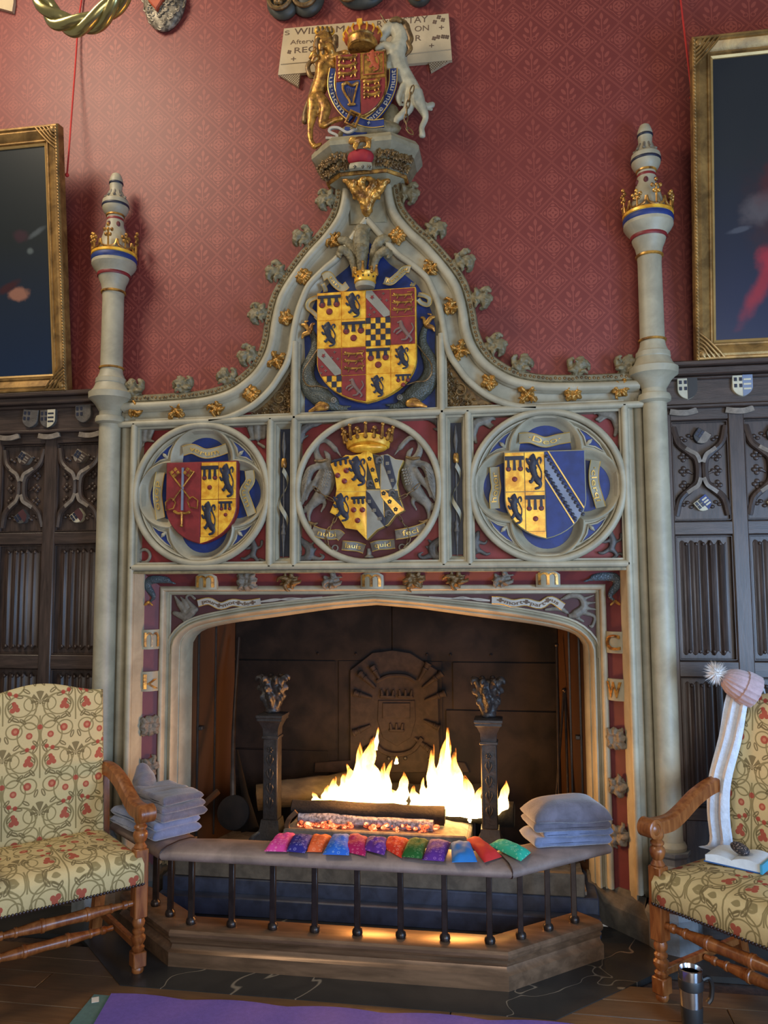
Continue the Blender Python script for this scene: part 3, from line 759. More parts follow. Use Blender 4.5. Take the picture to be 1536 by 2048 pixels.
# ---------------------------------------------------------------- roundels
def ring_pts(cx, cz, r, Y, n=64): return [(cx+r*math.cos(2*PI*k/n), Y, cz+r*math.sin(2*PI*k/n)) for k in range(n)]
def quat_r(th, R, d):
    ph = ((th+PI/4) % (PI/2))-PI/4
    return d*math.cos(ph)+math.sqrt(max(0, R*R-(d*math.sin(ph))**2))
ZC = (ZT+ZB)/2
RC = (A_+B_)/2
for cx in (-RC, 0.0, RC):
    MB().tube(ring_pts(cx, ZC, 0.346, 0.004), R_, 10, closed=True).obj('roundel_ring', 'stone', FP)
for cx in (-RC, RC):
    MB().lathe([(0.345, 0), (0.345, -0.01), (0.345, 0)], (cx, 0.062, ZC), 48, ax='y').obj('roundel_field', 'blue', FP, False)
    an = MB(); rows = []
    for r, y in ((0.346, 0.02), (0.335, 0.024), (0.326, 0.012), (0.320, 0.014), (0.310, 0.035), (0.302, 0.06)): rows.append(ring_pts(cx, ZC, r, y))
    an.loft(rows, closed=True); an.obj('roundel_moulding', 'stone', FP)
    q = MB(); rows = []; n = 96
    for R, d, y in ((0.172, 0.170, 0.055), (0.170, 0.170, 0.014), (0.163, 0.170, 0.008), (0.156, 0.170, 0.014), (0.145, 0.170, 0.036), (0.133, 0.170, 0.050), (0.121, 0.170, 0.060)):
        rows.append([(cx+quat_r(2*PI*k/n, R, d)*math.cos(2*PI*k/n), y, ZC+quat_r(2*PI*k/n, R, d)*math.sin(2*PI*k/n)) for k in range(n)])
    q.loft(rows, closed=True); q.obj('quatrefoil', 'stone', FP)
    wb = MB(); wb.loft([[(cx+quat_r(2*PI*k/n, 0.171, 0.170)*math.cos(2*PI*k/n), 0.034, ZC+quat_r(2*PI*k/n, 0.171, 0.170)*math.sin(2*PI*k/n)) for k in range(n)], ring_pts(cx, ZC, 0.318, 0.034, n)], closed=True); wb.obj('web', 'stone', FP)
    for k in range(4):   # blue eyes with a pointed leaf between the lobes
        a = PI/4+k*PI/2; P = lambda r, d: (cx+r*math.cos(a+d), ZC+r*math.sin(a+d))
        eye = [P(0.305, -0.26), P(0.309, -0.13), P(0.309, 0.0), P(0.309, 0.13), P(0.305, 0.26), P(0.286, 0.12), P(0.268, 0.03), P(0.262, 0.0), P(0.268, -0.03), P(0.286, -0.12)]
        MB().prism(eye, 0.028, 0.05).obj('blue_eye', 'blue', FP, False)
        MB().tube([(x, 0.026, z) for x, z in eye], 0.0045, 6, closed=True).obj('eye_fillet', 'stone', FP)
        q0, q1 = P(0.268, 0), P(0.298, 0); MB().stroke([(q0[0], 0.024, q0[1]), ((q0[0]+q1[0])/2, 0.020, (q0[1]+q1[1])/2), (q1[0], 0.024, q1[1])], [0.006, 0.010, 0.003], 7).obj('leaf_cusp', 'stone', FP)
MB().lathe([(0.345, 0), (0.345, -0.01), (0.345, 0)], (0, 0.060, ZC), 48, ax='y').obj('roundel_field', 'maroon', FP, False)

# ---------------------------------------------------------------- heraldry
def lion_me():
    K = lambda x, y: ((x-646)/273.0, 0.0, (985-y)/273.0)
    m = MB(); r = lambda *a: [q/273.0 for q in a]
    S_ = [([(628, 738), (640, 765), (628, 800)], r(24, 33, 36)), ([(612, 742), (598, 752)], r(15, 9)), ([(628, 800), (640, 845), (660, 890), (685, 920)], r(37, 32, 27, 31)),
          ([(612, 790), (588, 775), (577, 750)], r(17, 13, 12)), ([(618, 825), (592, 842), (574, 822)], r(17, 13, 12)),
          ([(680, 915), (640, 895), (615, 925), (600, 918)], r(24, 20, 14, 10)), ([(692, 920), (704, 948), (690, 968), (656, 976)], r(26, 17, 12, 11)),
          ([(712, 905), (716, 860), (700, 820), (682, 785), (684, 752), (704, 742), (714, 762), (708, 785)], r(8, 8, 8, 9, 9, 10, 11, 6)),
          ([(640, 720), (655, 755)], r(14, 16)), ([(652, 770), (668, 790)], r(12, 6)), ([(650, 800), (670, 822)], r(12, 6))]
    for p, rr in S_: m.stroke([K(*a) for a in p], rr, 8, flat=0.55)
    return fuse(m, 0.016, 2, 'lion')
LION = lion_me()
def quarter(kind, x0, x1, z0, z1, Y, out, par, M=None):
    """one quarter of a coat; out = shield outline (ccw) that trims the ground"""
    w, h = x1-x0, z1-z0; cx, cz = (x0+x1)/2, (z0+z1)/2; g = 0.0015
    rect = [(x0+g, z0+g), (x1-g, z0+g), (x1-g, z1-g), (x0+g, z1-g)]
    ground = {'label': 'gold', 'lion': 'gold', 'check': 'gold', 'bend': 'shield_red', 'england': 'shield_red', 'beast': 'shield_red', 'blue': 'blue', 'red': 'shield_red', 'grey': 'grey_paint', 'dark': 'black_paint'}[kind]
    pg = clip(rect, out)
    if len(pg) < 3: return
    q = MB().prism(pg, Y-0.004, Y+0.004, 0.001).obj('quarter', ground, par, False)
    if kind in ('label', 'lion', 'beast'):      # keep the charges clear of the curved lower edge
        ins = lambda p: len(clip([(p[0]-0.001, p[1]-0.001), (p[0]+0.001, p[1]-0.001), (p[0]+0.001, p[1]+0.001), (p[0]-0.001, p[1]+0.001)], out)) > 2
        for _ in range(12 if kind == 'label' else 4):
            l_, r_ = ins((x0+w*0.1, z0+h*0.02)), ins((x1-w*0.1, z0+h*0.02))
            if l_ and r_: break
            z0 += h*0.04
            if not r_: x1 -= w*0.018
            if not l_: x0 += w*0.018
            w, h = x1-x0, z1-z0; cx, cz = (x0+x1)/2, (z0+z1)/2
    F = Y-0.0045
    if kind == 'label':
        l = MB(); b = MB(); zt = z1-h*0.10
        l.box(x0+w*0.02, x1-w*0.02, F-0.006, F+0.002, zt-h*0.10, zt)
        for k in (-0.30, 0.0, 0.30): l.prism([(cx+k*w-0.055*w, zt-h*0.08), (cx+k*w+0.055*w, zt-h*0.08), (cx+k*w+0.085*w, zt-h*0.36), (cx+k*w-0.085*w, zt-h*0.36)], F-0.005, F+0.002)
        l.obj('label_bar', 'navy', q, False)
        for k, dz in ((-0.30, 0.42), (0.30, 0.42), (0.0, 0.68)):
            MB().lathe([(0.135*w, 0), (0.135*w, 0.003), (0.115*w, 0.006), (0.001, 0.008)], (cx+k*w, F+0.002, z1-h*dz), 16, ax='y').obj('torteau', 'torteau', q)
    elif kind == 'lion':
        o = link('lion', LION, 'navy', q); sc = h*0.90; o.location = (cx-w*0.02, F-0.004, z0+h*0.04); o.scale = (min(sc, w*1.42), sc*0.55, sc)
    elif kind == 'check':
        c = MB(); n = 5
        for i in range(n):
            for j in range(n):
                if (i+j) % 2 == 0:
                    sq = clip([(x0+w*i/n, z0+h*j/n), (x0+w*(i+1)/n, z0+h*j/n), (x0+w*(i+1)/n, z0+h*(j+1)/n), (x0+w*i/n, z0+h*(j+1)/n)], out)
                    if len(sq) > 2: c.prism(sq, F-0.002, F+0.002)
        c.obj('chequers', 'navy', q, False)
    elif kind == 'bend':
        bd = clip([(x0+w*0.02, z1-h*0.02), (x0, z1-h*0.26), (x1-w*0.26, z0), (x1-w*0.02, z0+h*0.05), (x1-w*0.02, z0+h*0.2), (x0+w*0.26, z1-h*0.02)], out)
        MB().prism(bd, F-0.004, F+0.002).obj('bend', 'grey_paint', q, False)
        st = [(x0+w*0.27+0.09*w*(1 if k % 2 else 0.45)*math.cos(k*PI/5+0.3), z1-h*0.27+0.09*h*(1 if k % 2 else 0.45)*math.sin(k*PI/5+0.3)) for k in range(10)]
        MB().prism(st, F-0.007, F-0.003).obj('star', 'shield_red', q, False)
        cr = MB()
        for a, b in ((0.72, 0.85), (0.85, 0.6), (0.6, 0.65), (0.2, 0.35), (0.35, 0.2), (0.15, 0.12)):
            X, Z = x0+a*w, z0+b*h
            cr.box(X-0.007, X+0.007, F-0.002, F+0.001, Z-0.0012, Z+0.0012); cr.box(X-0.0012, X+0.0012, F-0.002, F+0.001, Z-0.007, Z+0.007)
        cr.obj('crosslets', 'carved_grey', q, False)
    elif kind == 'england':
        for k in range(3):
            z = z0+h*(0.20+0.26*k)+0.02*h; b = MB()
            b.stroke([(x0+w*0.22, F-0.002, z+h*0.03), (cx, F-0.002, z+h*0.01), (x1-w*0.18, F-0.002, z+h*0.02)], [0.06*w, 0.038*w, 0.05*w], 6, flat=0.5)
            for xx, dx, dz in ((0.2, -0.12, 0.02), (0.32, -0.05, -0.11), (0.66, -0.09, -0.10), (0.82, 0.06, -0.10)): b.stroke([(x0+w*xx, F-0.001, z), (x0+w*(xx+dx), F-0.001, z+h*dz)], [0.03*w, 0.016*w], 6)
            b.stroke([(x1-w*0.15, F-0.001, z+h*0.03), (x1-w*0.08, F-0.001, z+h*0.10), (x1-w*0.3, F-0.001, z+h*0.11)], 0.018*w, 6)
            b.ball((x0+w*0.17, F-0.003, z+h*0.06), (0.05*w, 0.006, 0.05*h), 8, 5)
            b.obj('passant_lion', 'gold_old', q)
    elif kind == 'beast':
        b = MB(); K = lambda u, v: (x0+u*w, F-0.003, z0+v*h)
        for p, r in (([(0.42, 0.80), (0.46, 0.62), (0.62, 0.42), (0.72, 0.30)], [0.07, 0.10, 0.075, 0.09]), ([(0.42, 0.80), (0.30, 0.78)], [0.06, 0.035]), ([(0.40, 0.60), (0.20, 0.52), (0.14, 0.44)], [0.05, 0.035, 0.03]),
                     ([(0.45, 0.52), (0.25, 0.38)], [0.045, 0.03]), ([(0.70, 0.30), (0.62, 0.18), (0.45, 0.16)], [0.06, 0.04, 0.03]), ([(0.74, 0.30), (0.85, 0.16), (0.78, 0.08)], [0.06, 0.04, 0.03]), ([(0.78, 0.36), (0.92, 0.55), (0.86, 0.72)], [0.03, 0.025, 0.03])):
            b.stroke([K(*a) for a in p], [e*w for e in r], 6, flat=0.5)
        b.obj('rearing_beast', 'beast_brown', q)
    return q
def shield(name, label, cx, zt, hw, h, Y, par, rim='gold', sf=0.56):
    out = [(cx+x, zt+z) for x, z in heater(hw, h, 9, sf)]
    o = MB().prism(out, Y, Y+0.04, 0.003).obj(name, rim, par, False)
    o['label'] = label
    return o, inset(out, 0.004)
# big shield of sixteen quarters
bs, bo = shield('heraldic_shield', 'large shield of sixteen gold, red and chequered quarters', 0.002, 2.970, 0.243, 0.553, -0.035, FP, 'gold', 0.64)
mat('beast_brown', (118, 92, 82), 0.5, var=0.2)
GA = [['label', 'lion'], ['lion', 'label']]; GB = [['bend', 'england'], ['check', 'beast']]
X0, X1, Z1 = -0.238, 0.242, 2.966; cw = (X1-X0)/4; rh = [0.138, 0.138, 0.138, 0.14]
zz = Z1
for j in range(4):
    for i in range(4):
        G = GA if (i//2+j//2) % 2 == 0 else GB
        quarter(G[j % 2][i % 2], X0+cw*i, X0+cw*(i+1), zz-rh[j], zz, -0.035, bo, bs)
    zz -= rh[j]
# left roundel shield: keys and sword | lions and labels
ls, lo_ = shield('heraldic_shield', 'shield with crossed keys and sword beside black lions on gold', -0.8315, 2.158, 0.184, 0.408, -0.012, FP, 'shield_red')
cx = -0.8315; z1 = 2.154
quarter('red', cx-0.181, cx-0.001, 1.74, z1, -0.012, lo_, ls)
for i, j, k in ((0, 0, 'label'), (1, 0, 'lion'), (0, 1, 'lion'), (1, 1, 'label')):
    quarter(k, cx+0.0905*i, cx+0.0905*(i+1), z1-0.185*(j+1), z1-0.185*j, -0.012, lo_, ls)
MB().prism(clip([(cx, 1.74), (cx+0.18, 1.74), (cx+0.18, z1-0.37), (cx, z1-0.37)], lo_), -0.016, -0.008).obj('quarter', 'gold', ls, False)
Zl = zm(240, 720, 4.042)
def L3(x, y, Y): return at(*Zl(x, y), Y)
for a, b in (((370, 1215), (600, 900)), ((625, 1200), (400, 905))):
    k = MB(); p, q = L3(*a, -0.022), L3(*b, -0.022); d = (q-p).normalized(); n = Vector((-d.z, 0, d.x))
    k.tube([p+d*0.06, q], 0.0045, 8)
    bw = [p, p+d*0.03+n*0.026, p+d*0.06+n*0.018, p+d*0.068, p+d*0.06-n*0.018, p+d*0.03-n*0.026]
    k.tube(bw, 0.0035, 6, closed=True)
    sg = 1 if q.x > p.x else -1
    wd = [q-d*0.004+n*sg*0.004, q-d*0.004+n*sg*0.04, q-d*0.040+n*sg*0.04, q-d*0.040+n*sg*0.004]
    k.loft([[(v.x, -0.028, v.z) for v in wd], [(v.x, -0.018, v.z) for v in wd]], closed=True, caps=True)
    k.obj('key', 'gold_old', ls)
    cutn = MB()
    c = (wd[0]+wd[2])/2
    for ax, bx in ((d, n), (n, d)): cutn.stroke([c-ax*0.016+Vector((0, -0.006, 0)), c+ax*0.016+Vector((0, -0.006, 0))], 0.0028, 6)
    cutn.obj('key_ward', 'shield_red', ls)
sw = MB(); sw.ribbon([L3(507, 870, -0.026), L3(500, 1215, -0.026)], 0.011, 0.006); sw.obj('sword_blade', 'steel_paint', ls)
sw = MB(); sw.stroke([L3(440, 1225, -0.026), L3(470, 1240, -0.026), L3(500, 1236, -0.026), L3(530, 1240, -0.026), L3(560, 1230, -0.026)], [0.008, 0.006, 0.006, 0.006, 0.008], 6); sw.tube([L3(500, 1230, -0.026), L3(498, 1330, -0.026)], 0.006, 8); sw.ball(L3(497, 1340, -0.026), 0.008)
sw.obj('sword_hilt', 'gold_old', ls)
# right roundel shield
rs, ro = shield('heraldic_shield', 'shield with black lions on gold beside a blue half with a wavy silver bend', 0.8325, 2.160, 0.184, 0.408, -0.012, FP, 'scroll_paint')
cx = 0.8325; z1 = 2.156
for i, j, k in ((0, 0, 'label'), (1, 0, 'lion'), (0, 1, 'lion'), (1, 1, 'label')):
    quarter(k, cx-0.182+0.091*i, cx-0.182+0.091*(i+1), z1-0.185*(j+1), z1-0.185*j, -0.012, ro, rs)
MB().prism(clip([(cx-0.18, 1.74), (cx, 1.74), (cx, z1-0.37), (cx-0.18, z1-0.37)], ro), -0.016, -0.008).obj('quarter', 'gold', rs, False)
qb = quarter('blue', cx+0.001, cx+0.181, 1.74, z1, -0.012, ro, rs)
def band(o0, o1, amp, name, m, F):
    """diagonal band across the blue half between offsets o0 and o1 measured along x at the top"""
    sl = 0.58; n = 26; a = []; b = []
    for i in range(n+1):
        z = z1-0.40*i/n
        wv = amp*abs(math.sin(i*PI/2.0)) if amp else 0
        wv = amp*(1 if i % 2 else 0)
        a.append((cx+o0+sl*(z1-z)-wv, z)); b.append((cx+o1+sl*(z1-z)+wv, z))
    pg = [p for p in b+a[::-1]]
    half = clip([(cx+0.002, 1.73), (cx+0.18, 1.73), (cx+0.18, z1), (cx+0.002, z1)], ro)
    for i in range(n):
        seg = clip([a[i+1], b[i+1], b[i], a[i]], half)
        if len(seg) > 2: band.mb.prism(seg, F, F+0.005)
band.mb = MB(); band(-0.047, -0.006, 0.0, 'b', 'x', -0.0205); band.mb.obj('bend', 'steel_paint', rs, False)
band.mb = MB(); band(0.014, 0.021, 0.0, 'b', 'x', -0.0205); band(-0.072, -0.065, 0, 'b', 'x', -0.0205); band.mb.obj('bendlet', 'letter_gold', rs, False)
eb = MB()
for i in range(22):
    z = z1-0.006-0.018*i
    for o0 in (-0.049, -0.004):
        X = cx+o0+0.58*(z1-z)
        if cx+0.006 < X < cx+0.176 and z > 1.765+abs(X-cx)*0.55: eb.lathe([(0.0085, 0), (0.0085, 0.0065), (0.004, 0.008)], (X, -0.0175, z), 8, ax='y')
eb.obj('wavy_edge', 'navy', rs)['kind'] = 'stuff'

# centre roundel: concave-sided shield
def cshield():
    K = zm(560, 800, 4.267)
    P = [(745, 418), (790, 462), (850, 475), (920, 462), (985, 505), (1055, 515), (1015, 610), (1000, 720), (1020, 830), (1060, 940), (985, 985), (925, 1065), (830, 1110), (742, 1195),
         (660, 1110), (560, 1095), (500, 1000), (425, 960), (470, 860), (485, 760), (470, 640), (430, 545), (500, 515), (562, 470), (620, 475), (690, 462)]
    q = [at(*K(x, y), -0.02) for x, y in P]; return [(v.x, v.z) for v in q]
cs_out = cshield(); cxm = at(734, 990, -0.02).x
def cs_y(x, z): return -0.018-0.022*max(0, 1-((x-cxm)/0.19)**2)*max(0, 1-((z-1.97)/0.26)**2)
def cs_piece(pg, lift, name, m, par):
    """tile a polygon so it follows the cushion-shaped shield"""
    vs = [Vector(p) for p in pg]; ed = [(i, (i+1) % len(vs)) for i in range(len(vs))]
    xs = [p[0] for p in pg]; zs = [p[1] for p in pg]; st = 0.02
    for i in range(int((max(xs)-min(xs))/st)+1):
        for j in range(int((max(zs)-min(zs))/st)+1): vs.append(Vector((min(xs)+st*(i+0.5), min(zs)+st*(j+0.5))))
    r = delaunay_2d_cdt(vs, ed, [], 1, 1e-5)
    n = len(r[0]); m_ = MB(); f = [tuple(q) for q in r[2]]
    top = [(p[0], cs_y(*p)-lift, p[1]) for p in r[0]]; bot = [(p[0], 0.03, p[1]) for p in r[0]]
    cnt = {}
    for q in f:
        for a, b in zip(q, q[1:]+q[:1]): cnt[(a, b)] = 1
    side = [(a, b, b+n, a+n) for (a, b) in cnt if (b, a) not in cnt]
    m_.add(top+bot, f+[tuple(i+n for i in q[::-1]) for q in f]+side)
    return m_.obj(name, m, par)
cs = cs_piece(cs_out, 0.0, 'heraldic_shield', 'letter_gold', FP); cs['label'] = 'concave-sided shield of lions, labels and flowered bends held by two swans'
def cclip(rect):
    """clip the outline (non convex) by a convex rect"""
    return clip(cs_out[::-1] if False else cs_out, rect)
K4 = zm(560, 800, 4.267)
def k4(x, y): v = at(*K4(x, y), -0.025); return (v.x, v.z)
def ccwp(p):
    a = sum(p[i-1][0]*p[i][1]-p[i][0]*p[i-1][1] for i in range(len(p))); return p if a > 0 else p[::-1]
mid = k4(742, 785)
for nm, rect, kd in (('a', [(420, 410), (742, 410), (742, 785), (420, 785)], 'gold'), ('b', [(420, 785), (742, 785), (742, 1200), (420, 1200)], 'gold'),
                     ('c', [(742, 410), (862, 410), (862, 770), (742, 770)], 'black_paint'), ('d', [(862, 410), (1062, 410), (1062, 770), (862, 770)], 'grey_paint'),
                     ('e', [(742, 770), (880, 770), (905, 1200), (742, 1200)], 'grey_paint'), ('f', [(880, 770), (1062, 770), (1062, 1200), (905, 1200)], 'black_paint')):
    pg = clip(ccwp(cs_out), ccwp([k4(*p) for p in rect]))
    if len(pg) > 2: cs_piece(inset(ccwp(pg), 0.0015), 0.004, 'quarter', kd, cs)
for rect, kd in (([(755, 440), (790, 460), (860, 760), (825, 760), (742, 520), (742, 445)], 'gold'), ([(890, 470), (935, 480), (995, 700), (965, 760), (890, 560)], 'navy'),
                 ([(742, 780), (770, 800), (905, 1020), (900, 1085), (742, 870)], 'navy'), ([(865, 775), (900, 775), (1060, 935), (990, 980), (870, 830)], 'gold')):
    cs_piece(ccwp([k4(*p) for p in rect]), 0.009, 'bend', kd, cs)
for x, y in ((768, 505), (795, 600), (830, 690), (890, 800), (940, 870), (990, 935)):
    q = k4(x, y); m = MB(); yy = cs_y(*q)-0.010
    for k in range(5): m.ball((q[0]+0.0065*math.cos(k*1.257+1.57), yy, q[1]+0.0065*math.sin(k*1.257+1.57)), (0.005, 0.003, 0.005), 6, 4)
    m.obj('cinquefoil', 'black_paint', cs)
for x, y in ((920, 545), (935, 620), (962, 690), (770, 870), (812, 945), (860, 1015)):
    q = k4(x, y); yy = cs_y(*q)-0.012; m = MB(); e = 0.008
    m.box(q[0]-e, q[0]+e, yy, yy+0.004, q[1]-e, q[1]+e, 0.001); m.ball((q[0], yy, q[1]), 0.004, 6, 4)
    m.obj('square_buckle', 'carved_grey', cs)
for x, y in ((850, 520), (775, 720), (960, 800), (930, 970)):
    q = k4(x, y); yy = cs_y(*q)-0.006; m = MB()
    m.stroke([(q[0]-0.012, yy, q[1]-0.010), (q[0]-0.010, yy, q[1]+0.008), (q[0]+0.004, yy, q[1]+0.014), (q[0]+0.012, yy, q[1]+0.004)], [0.008, 0.009, 0.008, 0.005], 6); m.stroke([(q[0]-0.004, yy, q[1]-0.004), (q[0]+0.008, yy, q[1]-0.008)], 0.006, 6)
    m.obj('beast_head', 'carved_dark', cs)
for x0, y0, x1, y1 in ((590, 480, 740, 745), (455, 795, 600, 1045)):
    a, b = k4(x0, y1), k4(x1, y0); o = link('lion', LION, 'navy', cs); sc = (b[1]-a[1])*0.98
    o.location = ((a[0]+b[0])/2, cs_y((a[0]+b[0])/2, (a[1]+b[1])/2)-0.008, a[1]+0.002); o.scale = (sc, sc*0.5, sc)
for (x0, y0, x1, y1), tors in (((445, 520, 590, 640), ((495, 645), (570, 605), (555, 695))), ((615, 835, 735, 930), ((635, 940), (710, 940), (668, 1030)))):
    l = MB(); cc = []
    a, b = k4(x0, y0), k4(x1, y0-30 if x0 < 500 else y0); yy = cs_y((a[0]+b[0])/2, a[1])-0.008
    l.tube([(a[0], yy, a[1]-0.004), (b[0], yy, b[1])], 0.0065, 6, flat=0.6)
    for t in (0.2, 0.5, 0.8):
        X = a[0]+(b[0]-a[0])*t; Z = a[1]+(b[1]-a[1])*t; l.stroke([(X, yy, Z), (X+0.002, yy, Z-0.026)], [0.005, 0.0065], 6, flat=0.6)
    l.obj('label_bar', 'navy', cs)
    for x, y in tors:
        q = k4(x, y); MB().lathe([(0.013, 0), (0.013, 0.003), (0.009, 0.006), (0.001, 0.007)], (q[0], cs_y(*q)-0.005, q[1]), 14, ax='y').obj('torteau', 'torteau', cs)
# ---------------------------------------------------------------- columns with crowns and finials
def zc_(py): return at(1303, py, 0.0).z
K7 = 1/2.626
def column(s):
    X, Yc = s*1.333, 0.006; pr = []
    mp = 0.00226
    P7 = [(y*2.626, h_*2.626) for y, h_ in ((785, 24.5), (772, 28), (762, 34), (753, 43), (750.5, 47.5), (737.5, 48.5), (736, 45), (728, 38.5), (717, 33.5), (715, 34.5), (705.5, 33.5), (704, 31), (693, 26), (684, 24.5))]+[(1380, 62), (1330, 66), (1300, 72), (1275, 84), (1250, 92), (1230, 100), (1210, 118), (1190, 130), (1130, 128), (1120, 100), (1040, 78), (1000, 66), (960, 55), (915, 47), (895, 51), (880, 66), (860, 76), (830, 79), (812, 76), (800, 60), (765, 40), (745, 36), (708, 39), (690, 40), (672, 34), (655, 26), (645, 10)]
    up = [(hw*K7*mp, zc_(y*K7)) for y, hw in P7]
    low = [(0.066, 0.40), (0.068, 0.415), (0.062, 0.428), (0.054, 0.435), (0.053, 0.46), (0.053, 2.365), (0.072, 2.375), (0.073, 2.39), (0.068, 2.405), (0.055, 2.408), (0.054, 2.43)]
    c = MB().lathe(low+[(r, z) for r, z in up if z > 2.432], (X, Yc, 0), 28).obj('column', 'stone', FP, True, 24)
    c['label'] = 'slender stone column with golden crown and turret finial, %s of the fire' % ('left' if s < 0 else 'right')
    def ring(y, hw, h, m, nm, t=0.004):
        z = zc_(y*K7); r = hw*K7*mp
        MB().lathe([(r, -h), (r+t, -h*0.6), (r+t, h*0.6), (r, h)], (X, Yc, z), 28).obj(nm, m, c)
    ring(1788, 66, 0.006, 'gold_old', 'gilt_ring', 0.006); ring(1345, 66, 0.007, 'gold_old', 'gilt_ring', 0.006); ring(897, 50, 0.006, 'gold_old', 'gilt_ring')
    ring(1246, 94, 0.010, 'shield_red', 'painted_band', 0.002); ring(1158, 129, 0.014, 'blue', 'painted_band', 0.003); ring(708, 40, 0.006, 'navy', 'painted_band', 0.002); ring(842, 78, 0.007, 'navy', 'painted_band', 0.002)
    ring(1132, 126, 0.010, 'gold', 'crown_rim', 0.006); ring(922, 47, 0.009, 'shield_red', 'painted_band', 0.002)
    z0 = zc_(1125*K7); r0 = 126*K7*mp
    for k in range(8):     # crown of crosses between arcs
        a = k*PI/4+0.2; tall = k % 2 == 0
        def cp(da, dz, dr=0.0): return (X+(r0+dr)*math.cos(a+da), Yc+(r0+dr)*math.sin(a+da), z0+dz)
        m = MB(); H = 0.115 if tall else 0.075
        m.tube(catmull([cp(-0.38, 0.045), cp(-0.30, 0.015), cp(0, 0.004), cp(0.30, 0.015), cp(0.38, 0.045)], 4), 0.006, 6, up=(0, 0, 1))
        m.tube([cp(0, 0), cp(0, H*0.75, 0.004)], 0.005, 6, up=(1, 0, 0))
        for da, dz in ((0, H), (-0.16, H*0.78), (0.16, H*0.78), (0, H*0.78), (-0.09, H*0.55), (0.09, H*0.55)): m.ball(cp(da, dz, 0.006), (0.009, 0.009, 0.010), 7, 5)
        m.obj('crown_point', 'gold_old', c)
    zb = zc_(790*K7); m = MB()
    for k in range(10):
        a = k*PI/5; m.stroke([(X+0.030*math.cos(a), Yc+0.030*math.sin(a), zb+0.030), (X+0.040*math.cos(a), Yc+0.040*math.sin(a), zb+0.004), (X+0.052*math.cos(a), Yc+0.052*math.sin(a), zb-0.002)], [0.006, 0.008, 0.007], 6)
    m.obj('leaf_ring', 'carved_grey', c)
    zb = zc_(975*K7); m = MB()
    for k in range(6):
        a = k*PI/3+0.3; r = 0.044
        m.ball((X+r*math.cos(a), Yc+r*math.sin(a), zb+0.012), (0.012, 0.012, 0.018), 8, 5)
    m.obj('painted_leaves', 'maroon', c)
    # octagonal plinth
    pl = MB().lathe([(0.078, 0.205), (0.092, 0.215), (0.092, 0.33), (0.078, 0.35), (0.074, 0.375), (0.082, 0.385), (0.082, 0.40)], (X, Yc-0.01, 0), 8).obj('plinth', 'plinth_marble', FP, False)
    MB().lathe([(0.10, 0.165), (0.102, 0.175), (0.098, 0.205), (0.085, 0.21)], (X, Yc-0.01, 0), 8).obj('plinth_band', 'plinth_red', pl, False)
    MB().lathe([(0.118, 0), (0.118, 0.14), (0.108, 0.165)], (X, Yc-0.01, 0), 8).obj('plinth_base', 'plinth_marble', pl, False)
for s in (-1, 1): column(s)

# ---------------------------------------------------------------- jambs and arch
def rect_row(d, Y, zb=0.17): return [(-A_+d, Y, zb), (-A_+d, Y, ZB-d), (A_-d, Y, ZB-d), (A_-d, Y, zb)]
def sweep(prof, name, m, zb=0.17):
    return MB().loft([rect_row(d, y, zb) for d, y in prof]).obj(name, m, FP, True, 30)
sweep([(-0.005, 0.05), (0.012, 0.012), (0.018, 0.03), (0.024, 0.055), (0.030, 0.066), (0.032, 0.092)], 'jamb_hollow', 'stone')
sweep([(0.031, 0.090), (0.094, 0.140)], 'jamb_panel', 'maroon')
rp = [(0.090, 0.138)]+[(0.105-0.0145*math.cos(t), 0.148-0.022*math.sin(t)) for t in np.linspace(0, PI, 9)]+[(0.121, 0.166), (0.128, 0.166), (0.128, 0.178)]
sweep(rp, 'jamb_roll', 'stone')
def arch(pts, n=40):
    L = catmull([Vector((x, 0, z)) for x, z in pts], 4); r = resample(L, n); return r
AR = [(1.059, 0.16), (1.059, 0.8), (1.059, 1.2), (1.056, 1.245), (1.040, 1.285), (0.994, 1.332), (0.919, 1.369), (0.777, 1.400), (0.591, 1.430), (0.314, 1.460), (0.135, 1.477), (0.0, 1.487)]
AI = [(1.013, 0.16), (1.013, 0.8), (1.013, 1.2), (1.009, 1.252), (0.978, 1.296), (0.910, 1.325), (0.759, 1.354), (0.514, 1.386), (0.237, 1.424), (0.1, 1.437), (0.0, 1.445)]
ar, ai = arch(AR, 60), arch(AI, 60)
def off3(r, d):
    q = offset_path([(p.x, p.z) for p in r], d); return [Vector((x, 0, z)) for x, z in q]
def arow(t, Y, r=None, o=0.0):
    base = [a.lerp(b, t) for a, b in zip(ar, ai)]
    if o: base = off3(base, o); base[-1].x = 0.0
    h = [(p.x, Y, p.z) for p in base]
    return h+[(-x, y, z) for x, y, z in h[::-1][1:]]
am = MB(); am.loft([arow(0, 0.178, o=-0.024), arow(0, 0.166, o=-0.022), arow(0, 0.164, o=-0.014), arow(0, 0.180, o=-0.011), arow(0, 0.184, o=-0.004), arow(0.0, 0.176), arow(0.10, 0.166), arow(0.24, 0.163), arow(0.38, 0.172), arow(0.48, 0.190), arow(0.52, 0.208), arow(0.56, 0.222), arow(0.62, 0.224), arow(0.70, 0.222), arow(0.84, 0.236), arow(1, 0.252), arow(1, 0.36)])
am.obj('arch_moulding', 'stone', FP, True, 38)
spd = MB(); top = arow(0, 0.18, o=-0.015)
up = []; lo = []
for x, y, z in top:
    if abs(x) < 1.071 and z > 1.2: lo.append((x, 0.178, z)); up.append((x, 0.178, ZB-0.126))
lo = [(1.071, 0.178, 1.20)]+lo+[(-1.071, 0.178, 1.20)]; up = [(1.071, 0.178, ZB-0.126)]+up+[(-1.071, 0.178, ZB-0.126)]
spd.loft([lo, up]); spd.loft([[(x, 0.20, z) for x, y, z in lo], [(x, 0.20, 1.70) for x, y, z in up]])
